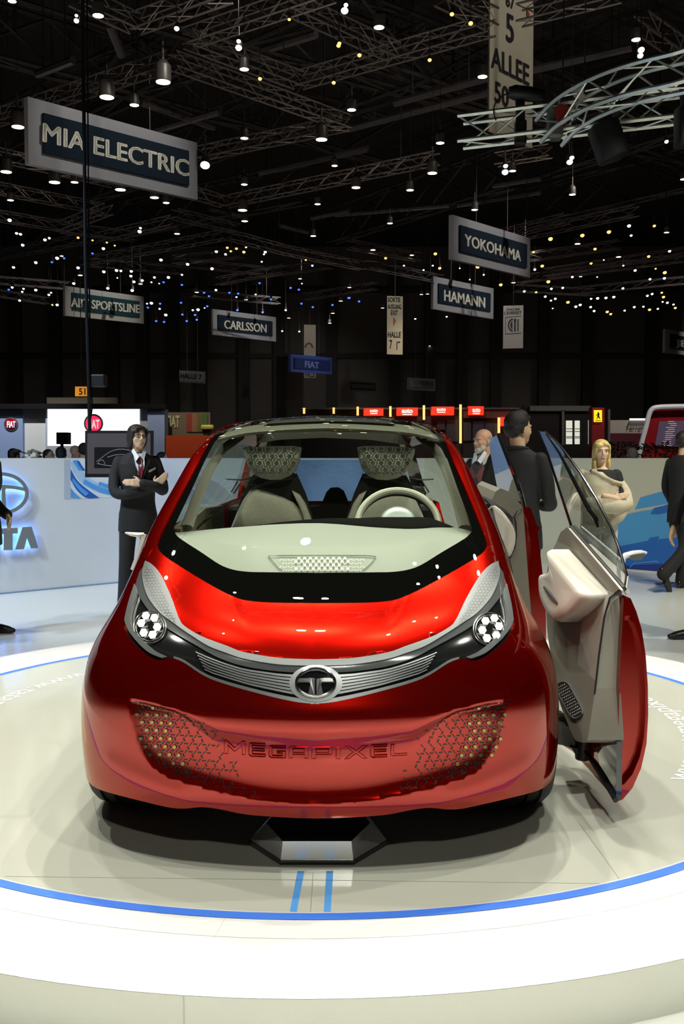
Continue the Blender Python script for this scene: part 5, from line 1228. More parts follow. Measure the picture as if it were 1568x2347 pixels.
hang_sign('small blue-lit hanging sign over the car roof', (667, 811), (666, 852), (762, 820), (761, 858), [('FIAT', (699, 827), (699, 842), (731, 845))], hgt=.8, fill_c=(.35, .5, 1), mat_b=m_sblue, mat_i=mm('sign_panel_blue_lit', (.012, .02, .06), .6), mat_t=mm('sign_text_blue_lit', (.35, .38, .55), .6))  # blue light put into the board, panel and letter colours
hang_sign('grey hanging sign cut by the right edge of the frame', (1523, 754), (1524, 808), (1655, 776), (1655, 824), [('JEEP', (1549, 777), (1549, 797), (1602, 806))])
hang_sign('very dark hanging sign left of the lit red signs', (800, 870), (800, 897), (866, 873), (866, 901), [('QUATTRORUOTE', (805, 880), (805, 890), (860, 893))], hgt=.62, mat_b=m_dimsign, fill_w=150, mat_i=m_bezel, mat_t=m_dimtext)
hang_sign('very dark hanging sign with two text lines above the red signs', (933, 865), (933, 893), (998, 869), (998, 897), [('MOTOR PRESSE', (948, 873), (948, 880), (984, 882)), ('STUTTGART', (952, 882), (952, 888), (980, 891))], hgt=.62, mat_b=m_dimsign, fill_w=150, mat_i=m_bezel, mat_t=m_dimtext)
hang_sign('dark grey board reading hall seven left of the car roof', (411, 849), (411, 876), (471, 852), (471, 879), [('HALLE 7', (414, 856), (414, 867), (462, 870))], hgt=.62, fill_w=200, mat_b=mm('dim_board', (.08, .075, .07), .6), mat_i=mm('dim_board2', (.07, .065, .06), .6), mat_t=m_bezel, inner=(.02, .1, .98, .9))
# vertical direction banners
m_ban = mat('banner_cream', (0.33, 0.30, 0.22), 0.7, noise=.05, nscale=2); m_bank = mat('banner_black', (.02, .015, .02), .7); m_banr = mat('banner_red', (.25, .01, .005), .6)
def banner(label, cx0, cx1, ytop, ybot, Y, slope, items, m=None, dim=1):
    """items: (text, x0, ytop, ybottom at x0, x1); slope = drop in pixels per pixel to the right"""
    t = thing('hanging_banner', label, 'banner'); Y1 = Y * (1 + slope_dY(cx0, cx1, Y))if False else Y
    X0 = at_y(cx0, ytop, Y); k = (cx1 - cx0)
    # plane turned so that level lines fall by 'slope'
    r_ = slope * k / max(1, (HOR - (ytop + ybot) / 2)); Yr = Y / (1 - r_)
    a, d = at_y(cx0, ybot, Y), at_y(cx0, ytop, Y); b, c = at_y(cx1, ybot + slope * k * (HOR - ybot) / (HOR - (ytop + ybot) / 2), Yr), at_y(cx1, ytop + slope * k * (HOR - ytop) / (HOR - (ytop + ybot) / 2), Yr)
    b.z = a.z; c.z = d.z; d.x, d.y = a.x, a.y; c.x, c.y = b.x, b.y
    n = (b - a).cross(d - a).normalized(); bm = NB(); prism(bm, [a, b, c, d], -n * .04); obj('cloth', bm, m or m_ban, t)
    spot('banner_fill', (a + c) / 2 + n * 5 + Vector((0, 0, 2)), (a + c) / 2, 420 * dim, 60, .8, .05, (1, .95, .85))  # unseen fill spot added to light the banner
    bm = NB(); q = (c + d) / 2; cyl(bm, q - Vector((0, 0, .02)), Vector((q.x, q.y, 15.06)), .012, 5); obj('hanger_wire', bm, m_wire, t)
    def hit(x, y):
        q = Vector(ray(x, y).tolist()); o = Vector((0, 0, EYE)); return o + q * ((a + n * .012 - o).dot(n) / q.dot(n))
    for it in items:
        if isinstance(it[0], str):
            s, x0, yt, yb, x1 = it; sl = slope * (x1 - x0)
            text_on('lettering', s, (hit(x0, yb), hit(x1, yb + sl), hit(x0, yt)), m_bank, t, off=.002, bold=.0, depth=.01, fat=.022)
        else:
            bm = NB(); prism(bm, [hit(x, y) for x, y in it[0]], n * .01); obj('symbol', bm, it[1], t)
    return t
banner('tall cream banner with black letters and a red arrow near the top edge', 1121, 1220, -120, 300, 21, .50, [('67', 1160, -15, 14, 1179), ('5', 1160, 28, 94, 1178), ('ALLEE', 1126, 104, 154, 1213), ('50', 1134, 184, 233, 1166), ([(1207, 19), (1214, 34), (1207, 45)], m_banr)])
banner('narrow cream exit banner with a red arrow under the ceiling lights', 887, 923, 678, 812, 34, .03, [('SORTIE', 889, 681, 692, 918), ('AUSGANG', 889, 697, 708, 920), ('EXIT', 896, 711, 722, 912), ([(902, 726), (908, 736), (902, 747)], m_banr), ('HALLE', 889, 760, 773, 919), ('7', 893, 779, 799, 899), ([(909, 783), (916, 783), (914, 781), (918, 784), (914, 787), (916, 785.5), (911, 785.5), (911, 801), (909, 801)], m_bank)], mat('banner_cream2', (.33, .29, .2), .7))
bw = mat('banner_white', (.35, .33, .31), .7)
def arcp(cx, cy, rx, ry, a0, a1, n=12): return [(cx + rx * math.cos(a), cy + ry * math.sin(a)) for a in np.linspace(a0, a1, n)]
banner('grey white restaurant banner with plate and cutlery symbol at right', 1153, 1199, 701, 799, 36, -.03, [('SNACK BAR', 1161, 707, 712, 1192), ("L'EVEREST", 1156, 714, 721, 1196),
    (arcp(1176, 745, 12, 15, 1.6, 4.7) + arcp(1175, 745, 8, 11, 4.7, 1.6), m_bank), (arcp(1175, 745, 5.5, 9, 1.6, 4.7), m_bank), ([(1177, 731), (1184, 731), (1182.5, 740), (1182.5, 759), (1178.5, 759), (1178.5, 740)], m_bank), ([(1186, 733), (1189, 731), (1189, 759), (1186, 759)], m_bank),
    ([(1158, 727), (1195, 724), (1195, 725), (1159, 728), (1159, 765), (1195, 763), (1195, 764), (1158, 766)], m_bank)], bw)
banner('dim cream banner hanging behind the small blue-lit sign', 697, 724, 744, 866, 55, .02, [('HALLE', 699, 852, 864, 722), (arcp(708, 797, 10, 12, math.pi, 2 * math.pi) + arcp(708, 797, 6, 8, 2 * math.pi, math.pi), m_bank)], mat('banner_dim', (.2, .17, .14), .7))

# unseen fill spots added to light the neighbouring stands
for x, y, tx, ty, pw_, cl in ((-12, 32, -13, 37, 1500, (.95, .97, 1)), (-19, 32, -20, 37, 1500, (.9, .95, 1)), (-6.5, 33, -6, 37, 700, (1, .9, .75)), (3, 31, 3, 36, 420, (1, .85, .75)), (10, 28, 9.5, 33, 900, (1, .9, .8)), (8.8, 20, 8.6, 24, 800, (1, .97, .93))):
    spot('far_stand_fill', (x, y, 7.2), (tx, ty, 2.2), pw_, 70, .8, .08, cl)
# ================================================================ trusses, roof pipes, lamps
def truss_mesh(bm, pts, h=.30, w=.30, r=.022, step=.42, rot=0.0, lace=.012):
    """four chords along a polyline with zig-zag lacing between them"""
    pts = [Vector(p) for p in pts]; fr = []
    for i, p in enumerate(pts):
        d = (pts[min(i + 1, len(pts) - 1)] - pts[max(i - 1, 0)]).normalized(); a = d.cross(Vector((0, 0, 1))).normalized(); b = a.cross(d).normalized(); fr.append((p, a, b))
    ch = lambda i, sx, sy: fr[i][0] + fr[i][1] * sx * w / 2 + fr[i][2] * sy * h / 2
    S4 = [(-1, -1), (1, -1), (1, 1), (-1, 1)]
    for sx, sy in S4: tube(bm, [ch(i, sx, sy) for i in range(len(pts))], r, 5)
    seg = [0]
    for a, b in zip(pts, pts[1:]): seg.append(seg[-1] + (b - a).length)
    n = max(2, int(seg[-1] / step))
    def at(s, sx, sy):
        i = max(k for k in range(len(seg)) if seg[k] <= s + 1e-9); i = min(i, len(seg) - 2); t = (s - seg[i]) / (seg[i + 1] - seg[i]); return ch(i, sx, sy).lerp(ch(i + 1, sx, sy), t)
    for f in range(4):
        A, B = S4[f], S4[(f + 1) % 4]
        for k in range(n):
            s0, s1 = seg[-1] * k / n, seg[-1] * (k + 1) / n
            p, q = (at(s0, *A), at(s1, *B)) if k % 2 else (at(s0, *B), at(s1, *A)); cyl(bm, p, q, lace, 4)
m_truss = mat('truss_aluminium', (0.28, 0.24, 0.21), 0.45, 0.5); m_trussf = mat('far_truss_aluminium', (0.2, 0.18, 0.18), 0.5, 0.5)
TR = 'hall lighting trusses'
def truss(label, pxs, z, h=.30, w=.30, r=.022, m=None, lace=.012, step=.42, hang=True, nm='lighting_truss'):
    P = [at_z(x, y, z) for x, y in pxs]; c = sum(P, Vector()) / len(P); t = thing(nm, label, 'truss', c); bm = NB(); truss_mesh(bm, [p - c for p in P], h, w, r, step, lace=lace); obj('lattice', bm, m or m_truss, t)
    if hang:
        for f in (.15, .85):
            q = P[0].lerp(P[-1], f) if len(P) == 2 else P[0 if f < .5 else -1]
            bm = NB(); cyl(bm, Vector((0, 0, h / 2 - .02)) + q - c, Vector((q.x - c.x, q.y - c.y, 15.06 - c.z)), .012, 5); obj('hanger_wire', bm, m_wire, t)
    return t
truss('ceiling truss running from the left edge to the peak above the largest sign', [(-60, 287), (395, 137)], 9.6)
truss('ceiling truss descending right from the peak above the largest sign', [(395, 137), (795, 281)], 9.6)
truss('ceiling truss from the right corner back down to the bright lamp', [(795, 281), (455, 352)], 9.6)
truss('ceiling truss falling from the top edge left of the top corner bend', [(170, -12), (310, 54)], 9.6)
truss('ceiling truss rising to the top edge right of the top corner bend', [(310, 54), (520, -20)], 9.6)
truss('ceiling truss rising to the top edge from the upper middle corner', [(430, 88), (760, -22)], 9.6)
truss('ceiling truss descending right from the upper middle corner', [(430, 88), (685, 184)], 9.6)
truss('ceiling truss running up right to the tall cream banner', [(685, 184), (1128, 58)], 9.6)
truss('ceiling truss crossing the top edge left of the tall cream banner', [(660, 6), (905, 120)], 9.6)
truss('short ceiling truss at the top edge touching the tall cream banner', [(1010, -14), (1128, 44)], 9.6)
truss('ceiling truss with warm light leaving the tall cream banner to the right', [(1190, 36), (1420, -22)], 9.6)
truss('ceiling truss passing behind the lower edge of the largest sign', [(-40, 346), (262, 416)], 9.6)
truss('ceiling truss under the lower right corner of the largest sign', [(400, 428), (515, 463)], 9.4)
truss('long ceiling truss rising right to the frame centre below the bright lamp', [(515, 463), (1002, 362)], 9.4)
truss('dim ceiling truss below the largest sign at left', [(-40, 424), (230, 478)], 9.3)
truss('short dim truss under the silver truss at right', [(1138, 366), (1262, 346)], 9.6)
truss('ceiling truss near the top right corner', [(1470, 50), (1600, 140)], 9.6)
for i, (a, b) in enumerate([((-30, 490), (150, 520)), ((140, 520), (250, 478)), ((140, 522), (310, 542)), ((230, 545), (400, 505)), ((400, 490), (545, 525)), ((-30, 590), (200, 545)), ((190, 600), (520, 537)), ((520, 537), (660, 575)), ((650, 572), (830, 610)),
                            ((-30, 640), (160, 655)), ((-30, 668), (110, 690)), ((200, 600), (420, 620)), ((400, 596), (555, 580)), ((400, 600), (600, 620)), ((500, 645), (655, 615)), ((600, 627), (760, 605)), ((440, 672), (640, 690)), ((700, 680), (860, 655)),
                            ((1080, 555), (1300, 500)), ((1168, 545), (1460, 482)), ((1168, 595), (1420, 560)), ((1190, 640), (1568, 590)), ((1250, 625), (1580, 575)), ((1300, 668), (1590, 640)), ((1180, 660), (1360, 670)), ((840, 605), (1010, 640)), ((800, 560), (960, 590))]):
    a0 = ['long', 'short', 'slanting', 'level'][i % 4]
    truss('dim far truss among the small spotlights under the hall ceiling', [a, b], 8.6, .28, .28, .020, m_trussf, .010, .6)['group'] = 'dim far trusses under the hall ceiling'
# roof pipes and ducts
m_pipe = mat('roof_duct', (0.12, 0.11, 0.11), 0.5, 0.3); m_beam = mat('roof_beam', (0.04, 0.035, 0.03), 0.7)
for (a, b) in [((85, 170), (168, 138)), ((225, 338), (505, 255)), ((322, 235), (490, 292)), ((905, 237), (1120, 178)), ((800, 296), (1120, 212)), ((1222, 160), (1450, 108)), ((768, 355), (845, 338)), ((480, 478), (560, 495)), ((595, 396), (842, 342)), ((640, 516), (705, 532)), ((1130, 425), (1240, 408)), ((1050, 470), (1240, 440)), ((768, 492), (1030, 470)), ((620, 110), (725, 78)), ((250, 55), (278, 125)), ((715, 500), (800, 482))]:
    P = [at_z(*a, 10.8), at_z(*b, 10.8)]; c = (P[0] + P[1]) / 2; bm = NB(); cyl(bm, P[0] - c, P[1] - c, .10, 8)
    t = thing('roof_duct', 'dull straight duct under the dark hall roof', 'duct', c, group='roof ducts under the hall ceiling'); obj('duct_tube', bm, m_pipe, t)
    for f in (.2, .8): bm = NB(); q = P[0].lerp(P[1], f) - c; cyl(bm, q, Vector((q.x, q.y, 15.06 - c.z)), .015, 5); obj('hanger_rod', bm, m_wire, t)
for k, (a, b) in enumerate([((-100, 40), (900, 330)), ((350, -20), (1100, 200)), ((-50, 330), (700, -20)), ((200, 420), (1000, 120)), ((760, 520), (1568, 250)), ((800, 60), (1568, 330)), ((1200, 480), (1600, 380)), ((0, 560), (700, 420))]):
    P = [at_z(*a, 12.2), at_z(*b, 12.2)]; c = (P[0] + P[1]) / 2; bm = NB(); truss_mesh(bm, [p - c for p in P], 1.5, .5, .06, 2.2, lace=.045)
    t = thing('roof_girder', 'dark steel lattice girder under the hall roof', 'girder', c, group='roof girders under the hall ceiling'); obj('lattice', bm, m_beam, t)
    for f in (.1, .9): bm = NB(); q = P[0].lerp(P[1], f) - c; cyl(bm, q, Vector((q.x, q.y, 15.06 - c.z)), .04, 5); obj('roof_strut', bm, m_beam, t)

# --- the stand's own bright truss at upper right: a straight run and a curved run
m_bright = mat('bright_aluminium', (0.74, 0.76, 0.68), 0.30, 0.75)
ZS_ = 5.17
t = thing('stand_truss', 'bright silver straight truss at right, ending left of the tall cream banner', 'truss')
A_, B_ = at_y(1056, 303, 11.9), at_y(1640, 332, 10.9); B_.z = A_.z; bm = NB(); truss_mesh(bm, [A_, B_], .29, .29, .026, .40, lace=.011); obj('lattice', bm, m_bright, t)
for f in (.42, .8): bm = NB(); q = A_.lerp(B_, f); cyl(bm, q + Vector((0, 0, .12)), Vector((q.x, q.y, 15.06)), .008, 5); obj('hanger_wire', bm, m_wire, t)
t = thing('stand_truss', 'bright silver curved truss sweeping up to the right edge', 'truss')
cv = [at_y(1258, 305, 11.45), at_y(1300, 262, 11.15), at_y(1370, 222, 10.75), at_y(1460, 190, 10.3), at_y(1560, 167, 9.9)]
zc_ = 5.62
cv2 = [Vector(p) for p in catmull([p[:] for p in cv], 5)]
last = cv2[-1]; ctr = Vector((-.1, 5.4, 0)); a0_ = math.atan2(last.y - ctr.y, last.x - ctr.x); R_ = math.hypot(last.x - ctr.x, last.y - ctr.y)
for k in range(1, 27):
    a = a0_ - k * .145; cv2.append(Vector((ctr.x + R_ * math.cos(a), ctr.y + R_ * math.sin(a), last.z + .15 * min(1, k / 6))))
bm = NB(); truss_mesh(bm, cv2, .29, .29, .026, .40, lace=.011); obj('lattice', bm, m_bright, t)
for k in (8, 22, 36): bm = NB(); q = cv2[k]; cyl(bm, q + Vector((0, 0, .1)), Vector((q.x, q.y, 15.06)), .008, 5); obj('hanger_wire', bm, m_wire, t)
t2 = thing('stand_truss', 'silver arched truss above the car, seen as a reflection in the windscreen', 'truss')
bm = NB(); truss_mesh(bm, [Vector(p) for p in catmull([(-4.6, 6.2, 6.75), (-2.6, 8.2, 6.75), (0, 8.9, 6.75), (2.6, 8.2, 6.75), (4.6, 6.2, 6.75)], 6)], .30, .30, .028, .42, lace=.012); obj('lattice', bm, m_bright, t2)
for q in ((-2.6, 8.2), (2.6, 8.2)): bm = NB(); cyl(bm, Vector((*q, 6.88)), Vector((*q, 15.06)), .008, 5); obj('hanger_wire', bm, m_wire, t2)
bm = NB(); rbox(bm, at_y(1272, 285, 11.3), (.16, .2, .34), .03); obj('corner_block', bm, m_steel if False else mm('block_grey', (.25, .25, .24), .4, .7), t)
bm = NB(); rbox(bm, at_y(1288, 262, 11.1), (.12, .1, .2), .02); obj('red_hoist', bm, mm('hoist_red', (.35, .02, .02), .5), t)
bm = NB(); cyl(bm, at_y(1318, 212, 11.0), at_y(1332, 205, 11.0), .09, 12); obj('hoist_drum', bm, mm('hoist_drum', (.45, .46, .40), .5), t)
# dark fixtures on it
m_fix = mat('fixture_black', (0.012, 0.012, 0.013), 0.45)
t = thing('stage_spotlight', 'black spotlight standing on the bright silver truss before the tall banner', 'spotlight')
bm = NB(); tube(bm, [at_y(1166, 212, 11.6), at_y(1180, 212, 11.6), at_y(1215, 216, 11.6), at_y(1246, 220, 11.6)], [.06, .085, .085, .07], 14); obj('barrel', bm, m_fix, t, smooth=True)
bm = NB(); cyl(bm, at_y(1192, 225, 11.62), at_y(1194, 300, 11.62), .055, 8); rbox(bm, at_y(1193, 305, 11.60), (.13, .12, .28), .02); obj('yoke', bm, m_fix, t)
bm = NB(); tube(bm, [at_y(x, y, 11.58) for x, y in catmull([(1168, 212), (1148, 222), (1134, 240), (1132, 258), (1137, 276)], 4)], .008, 5); obj('cable', bm, m_fix, t)
t = thing('stage_spotlight', 'large black fixture hanging below the bright silver trusses', 'spotlight')
bm = NB(); rbox(bm, at_y(1394, 325, 11.0), (.30, .3, .42), .04, Matrix.Rotation(-.35, 4, 'Y')); obj('body', bm, m_fix, t, smooth=True)
bm = NB(); cyl(bm, at_y(1404, 300, 11.1), at_y(1418, 235, 10.7), .035, 8); cyl(bm, at_y(1418, 345, 11.0), at_y(1424, 295, 11.0), .02, 6); obj('yoke', bm, m_fix, t)
t = thing('stage_spotlight', 'black fixture at the right edge below the curved silver truss', 'spotlight')
bm = NB(); rbox(bm, at_y(1566, 290, 10.6), (.14, .25, .42), .03); obj('body', bm, m_fix, t, smooth=True); bm = NB(); cyl(bm, at_y(1566, 250, 10.6), at_y(1562, 200, 10.0), .025, 8); obj('yoke', bm, m_fix, t)

# --- lamps -------------------------------------------------------------------
def lit(name, c, e): return mat(name, (0.8, 0.8, 0.8), 0.4, emit=c, es=e)
L_warm = lit('lit_warm_white', (1.0, .86, .62), 7.0); L_white = lit('lit_cool_white', (.82, .95, 1.0), 7.0); L_amber = lit('lit_amber', (1.0, .50, .13), 2.0); L_blue = lit('lit_blue', (.025, .09, 1.0), 2.6); L_star = lit('lit_brilliant', (1, .97, .88), 30.0)
m_hous = mat('lamp_housing', (.10, .09, .08), .45, .4)
def pendant_proto(lens):
    """bell housing on a stem over a lit disc; about 0.24 m wide, origin at the lens"""
    bm = NB(); lathe(bm, [(.115, .0), (.125, .02), (.12, .24), (.06, .32), (.02, .34), (.02, .6)], n=18); a = obj('housing', bm, m_hous, None, smooth=True)
    bm = NB(); lathe(bm, [(.108, -.004), (.108, .012)], n=18); b = obj('lit_lens', bm, lens, None); return a.data, b.data, (a, b)
def spot_proto(lens):
    """small barrel with a lit round front, pointing down towards the aisle"""
    ax = Vector((0, -.55, -.83)).normalized(); bm = NB(); lathe(bm, [(.05, -.28), (.075, -.2), (.085, 0.0)], n=12, axis=ax, cap=False); cyl(bm, Vector((0, 0, .1)), Vector((0, .1, .55)), .015, 5); a = obj('housing', bm, m_hous, None, smooth=True)
    bm = NB(); lathe(bm, [(.078, -.01), (.06, .025), (.02, .045)], n=12, axis=ax); b = obj('lit_lens', bm, lens, None, smooth=True); return a.data, b.data, (a, b)
PR = {k: f(m) for k, f, m in (('dw', pendant_proto, L_warm), ('sw', spot_proto, L_white), ('sa', spot_proto, L_amber), ('sb', spot_proto, L_blue), ('st', spot_proto, L_star))}
for k in PR:
    for o in PR[k][2]: bpy.data.objects.remove(o)
GRP = {'dw': ('pendant_lamp', 'warm white pendant lamp under the hall ceiling', 'ceiling lamp', 'warm pendant lamps under the hall ceiling'), 'sw': ('spotlight', 'small cool white spotlight on the far trusses', 'spotlight', 'cool white spotlights on the far trusses'),
       'sa': ('spotlight', 'small amber spotlight with lit reflector on the trusses', 'spotlight', 'amber spotlights on the trusses'), 'sb': ('spotlight', 'tiny blue spotlight on the far trusses', 'spotlight', 'blue spotlights on the far trusses'),
       'st': ('spotlight', 'brilliant lamp shining towards the viewer beside the largest hanging sign', 'spotlight', None)}
def lamp(kind, px, py, z, wpx):
    nm, lb, ct, gp = GRP[kind]; p = at_z(px, py, z); s = (wpx * p.y / FPX) / (.216 if kind == 'dw' else .156)
    t = thing(nm, lb, ct, p, 0, gp); t.scale = (s, s, s)
    for n_, me in (('housing', PR[kind][0]), ('lit_lens', PR[kind][1])):
        o = bpy.data.objects.new(n_, me); COL.objects.link(o); o.parent = t
    bm = NB(); bm_top = (15.06 - p.z) / s; cyl(bm, (0, 0, .3 if kind == 'dw' else .5), (0, .1 if kind != 'dw' else 0, bm_top), .006 / s, 4); obj('hanger_rod', bm, m_wire, t)
for x, y, w_ in [(28, 3, 18), (225, 36, 24), (560, 159, 20), (374, 188, 32), (245, 223, 31), (308, 241, 20), (41, 291, 27), (737, 320, 25), (560, 317, 17), (14, 394, 24), (125, 418, 24), (171, 418, 16), (276, 435, 23), (354, 453, 19), (381, 465, 14), (560, 423, 14), (767, 380, 13), (728, 468, 13), (556, 482, 20), (24, 459, 14),
                 (869, 63, 23), (1106, 176, 21), (806, 252, 19), (1009, 328, 18), (991, 397, 21), (816, 430, 19), (940, 436, 16), (1312, 446, 14), (1088, 481, 14), (1175, 392, 15), (1459, 91, 21), (1567, 411, 14), (894, 512, 12), (855, 573, 11), (561, 507, 14), (406, 536, 12), (718, 541, 12), (451, 670, 9), (564, 687, 8), (688, 639, 8), (781, 690, 8), (763, 718, 8), (756, 741, 7), (662, 729, 7), (184, 631, 10), (322, 651, 9), (142, 587, 9), (1324, 559, 12), (1418, 589, 11), (1528, 533, 11), (1177, 648, 9), (944, 585, 9), (877, 706, 7), (801, 659, 8), (782, 690, 7), (966, 675, 7), (980, 674, 7), (992, 673, 6), (1331, 634, 7), (985, 793, 4)]:
    lamp('dw', x, y, 8.6, w_)
for x, y, w_ in [(175, 48, 14), (405, 66, 14), (547, 110, 18), (790, 25, 20), (793, 12, 12), (547, 95, 12), (175, 36, 9), (1158, 395, 18), (1159, 381, 13), (1306, 372, 17), (1311, 362, 13), (1470, 115, 18), (1468, 128, 16), (1528, 325, 11), (22, 505, 11), (38, 535, 8), (47, 537, 8), (103, 550, 9), (113, 546, 7), (52, 562, 9), (237, 570, 9), (320, 531, 11), (322, 523, 7), (131, 592, 10), (82, 602, 9), (31, 613, 8), (179, 614, 9), (369, 596, 9), (238, 623, 9), (267, 620, 9), (277, 621, 7), (301, 622, 8), (300, 633, 8), (307, 646, 8), (326, 643, 8), (354, 636, 7), (386, 636, 9), (169, 650, 8), (247, 661, 8), (303, 666, 9), (347, 647, 5), (28, 659, 7), (54, 662, 6), (51, 669, 6), (82, 665, 8), (112, 676, 7), (117, 671, 5), (45, 689, 7), (131, 699, 8), (347, 695, 9), (366, 708, 6), (380, 722, 9), (337, 696, 5), (148, 675, 6), (269, 637, 4), (365, 650, 4),
                 (430, 606, 9), (486, 616, 9), (496, 577, 8), (517, 583, 7), (608, 578, 8), (605, 583, 5), (417, 630, 6), (495, 665, 7), (542, 681, 5), (586, 675, 5), (454, 710, 9), (442, 711, 6), (469, 706, 4), (655, 711, 6), (647, 759, 5), (686, 760, 5), (692, 650, 4), (716, 609, 6), (564, 567, 5), (600, 600, 5),
                 (926, 609, 5), (971, 619, 5), (992, 609, 5), (1054, 615, 4), (1109, 630, 5), (1077, 641, 4), (952, 731, 5), (1024, 726, 5), (1442, 518, 10), (1447, 540, 7), (1535, 576, 8), (1456, 620, 8), (1429, 609, 5), (1312, 635, 7), (1369, 635, 4), (1384, 596, 4), (1226, 618, 7), (1490, 640, 7), (1523, 638, 8), (1290, 660, 7), (1264, 662, 7), (1202, 668, 7), (1250, 680, 7), (1273, 685, 7), (1263, 689, 6), (1428, 661, 7), (1355, 685, 6), (1370, 684, 8), (1389, 683, 8), (1407, 681, 8), (1320, 703, 8), (1330, 699, 8), (1354, 704, 7), (1362, 713, 7), (1432, 712, 6), (1454, 704, 7), (1475, 703, 6), (1484, 678, 7), (1495, 674, 7), (1508, 708, 6), (1530, 694, 7), (1544, 698, 6), (1519, 692, 5), (1267, 707, 4)]:
    lamp('sw', x, y, 8.3, w_ * .8)
for x, y, w_ in [(663, 45, 9), (778, 100, 11), (596, 181, 11), (765, 190, 11), (1036, 33, 12), (1079, 54, 13), (985, 138, 11), (824, 127, 12), (776, 105, 12), (1262, 548, 13), (1335, 540, 12), (1396, 532, 12), (1500, 518, 9), (1364, 571, 9), (1355, 604, 8), (1487, 588, 9), (1257, 646, 11), (1243, 610, 10), (1524, 625, 11), (1302, 693, 10), (1392, 715, 9), (1400, 720, 8), (1489, 710, 9), (1548, 706, 8), (1521, 681, 9), (1517, 671, 7), (1229, 670, 7), (1223, 578, 8), (1503, 616, 6), (998, 582, 10), (1008, 615, 9), (884, 592, 8), (1095, 612, 11), (1148, 653, 10), (559, 578, 9), (521, 568, 8), (542, 570, 8), (529, 576, 7), (701, 596, 6), (212, 551, 6), (120, 699, 6), (179, 545, 8), (245, 556, 6), (263, 563, 6)]:
    lamp('sa', x, y, 8.4, w_ * .8)
for x, y in [(119, 601), (147, 592), (212, 581), (375, 647), (339, 705), (367, 696), (358, 736), (376, 738), (20, 664), (468, 671), (526, 671), (546, 673), (621, 686), (595, 649), (666, 660), (685, 664), (691, 696), (717, 704), (762, 699), (799, 683), (415, 694), (475, 702), (447, 722), (451, 733), (544, 711), (602, 716), (479, 679), (428, 736), (417, 653), (801, 683), (823, 691), (418, 721), (895, 684)]:
    lamp('sb', x, y, 8.3, 5.5)
lamp('st', 470, 379, 8.6, 20)

# unseen upward fill spots added in place of light bounced off the stands
for x, y, pw_ in ((-6, 16, 130), (6, 16, 130), (-9, 26, 150), (0, 24, 150), (9, 26, 150), (-10, 38, 170), (2, 38, 170), (12, 38, 170)):
    spot('bounce_fill', (x, y, 4.2), (x, y + .5, 12), pw_, 150, .6, .08, (1, .86, .74))
# ================================================================ people
def remesh(name, bm, voxel, material, parent, smooth=6, loc=None):
    me = bpy.data.meshes.new('t'); bmesh.ops.recalc_face_normals(bm, faces=bm.faces); bm.to_mesh(me); bm.free()
    o = bpy.data.objects.new('t', me); COL.objects.link(o)
    r = o.modifiers.new('r', 'REMESH'); r.mode = 'VOXEL'; r.voxel_size = voxel; r.use_smooth_shade = True
    if smooth: s = o.modifiers.new('s', 'SMOOTH'); s.iterations = smooth; s.factor = .5
    dg = bpy.context.evaluated_depsgraph_get(); m2 = bpy.data.meshes.new_from_object(o.evaluated_get(dg)); bpy.data.objects.remove(o); bpy.data.meshes.remove(me)
    m2.name = name
    for p in m2.polygons: p.use_smooth = True
    m2.materials.clear()
    return link(name, m2, material, parent)
def oval(bm, rings, n=24):
    """rings: (cx, cy, z, rx, ry)"""
    loft(bm, [[(cx + rx * math.cos(2 * math.pi * k / n), cy + ry * math.sin(2 * math.pi * k / n), z) for k in range(n)] for cx, cy, z, rx, ry in rings])
def limb(bm, pts, rs, n=12):
    q = catmull([p[:] for p in map(Vector, pts)], 5); t = np.linspace(0, 1, len(q)); r = np.interp(t, np.linspace(0, 1, len(rs)), rs)
    tube(bm, [Vector(p) for p in q], [float(x) for x in r], n)
    ball(bm, pts[0], rs[0], u=12, v=8); ball(bm, pts[-1], rs[-1], u=12, v=8)
def hand(bm, wrist, d, nrm, side=1, curl=.5, s=1.0):
    """palm and five fingers; d = pointing direction, nrm = back of the hand, side = which way the thumb leaves"""
    d = Vector(d).normalized(); nrm = (Vector(nrm) - d * d.dot(Vector(nrm))).normalized(); lat = d.cross(nrm).normalized() * side; w = Vector(wrist)
    q = [w, w + d * .045 * s, w + d * .085 * s]
    for k, o in enumerate((-.026, -.009, .009, .025)):
        root = w + d * .085 * s + lat * o * s; tube(bm, [w + lat * o * .6 * s, root], [.017 * s, .0135 * s], 8)
        Ls = (.034, .040, .037, .028)[k] * s; p = root; a = 0; pts = [p]
        for j in range(3):
            a += curl * (.5, .8, .6)[j]; p = p + (d * math.cos(a) - nrm * math.sin(a)) * Ls * (1, .75, .6)[j]; pts.append(p)
        tube(bm, pts, [.0095 * s, .009 * s, .0085 * s, .007 * s], 8); ball(bm, pts[-1], .007 * s, u=8, v=6)
    t0 = w + d * .025 * s - lat * .022 * s; t1 = t0 + (d * .6 - lat * .8).normalized() * .038 * s - nrm * .008 * s; t2 = t1 + (d * .9 - lat * .3).normalized() * .03 * s
    tube(bm, [t0, t1, t2], [.014 * s, .011 * s, .008 * s], 8); ball(bm, t2, .008 * s, u=8, v=6)
    ball(bm, w, .026 * s, u=10, v=8)
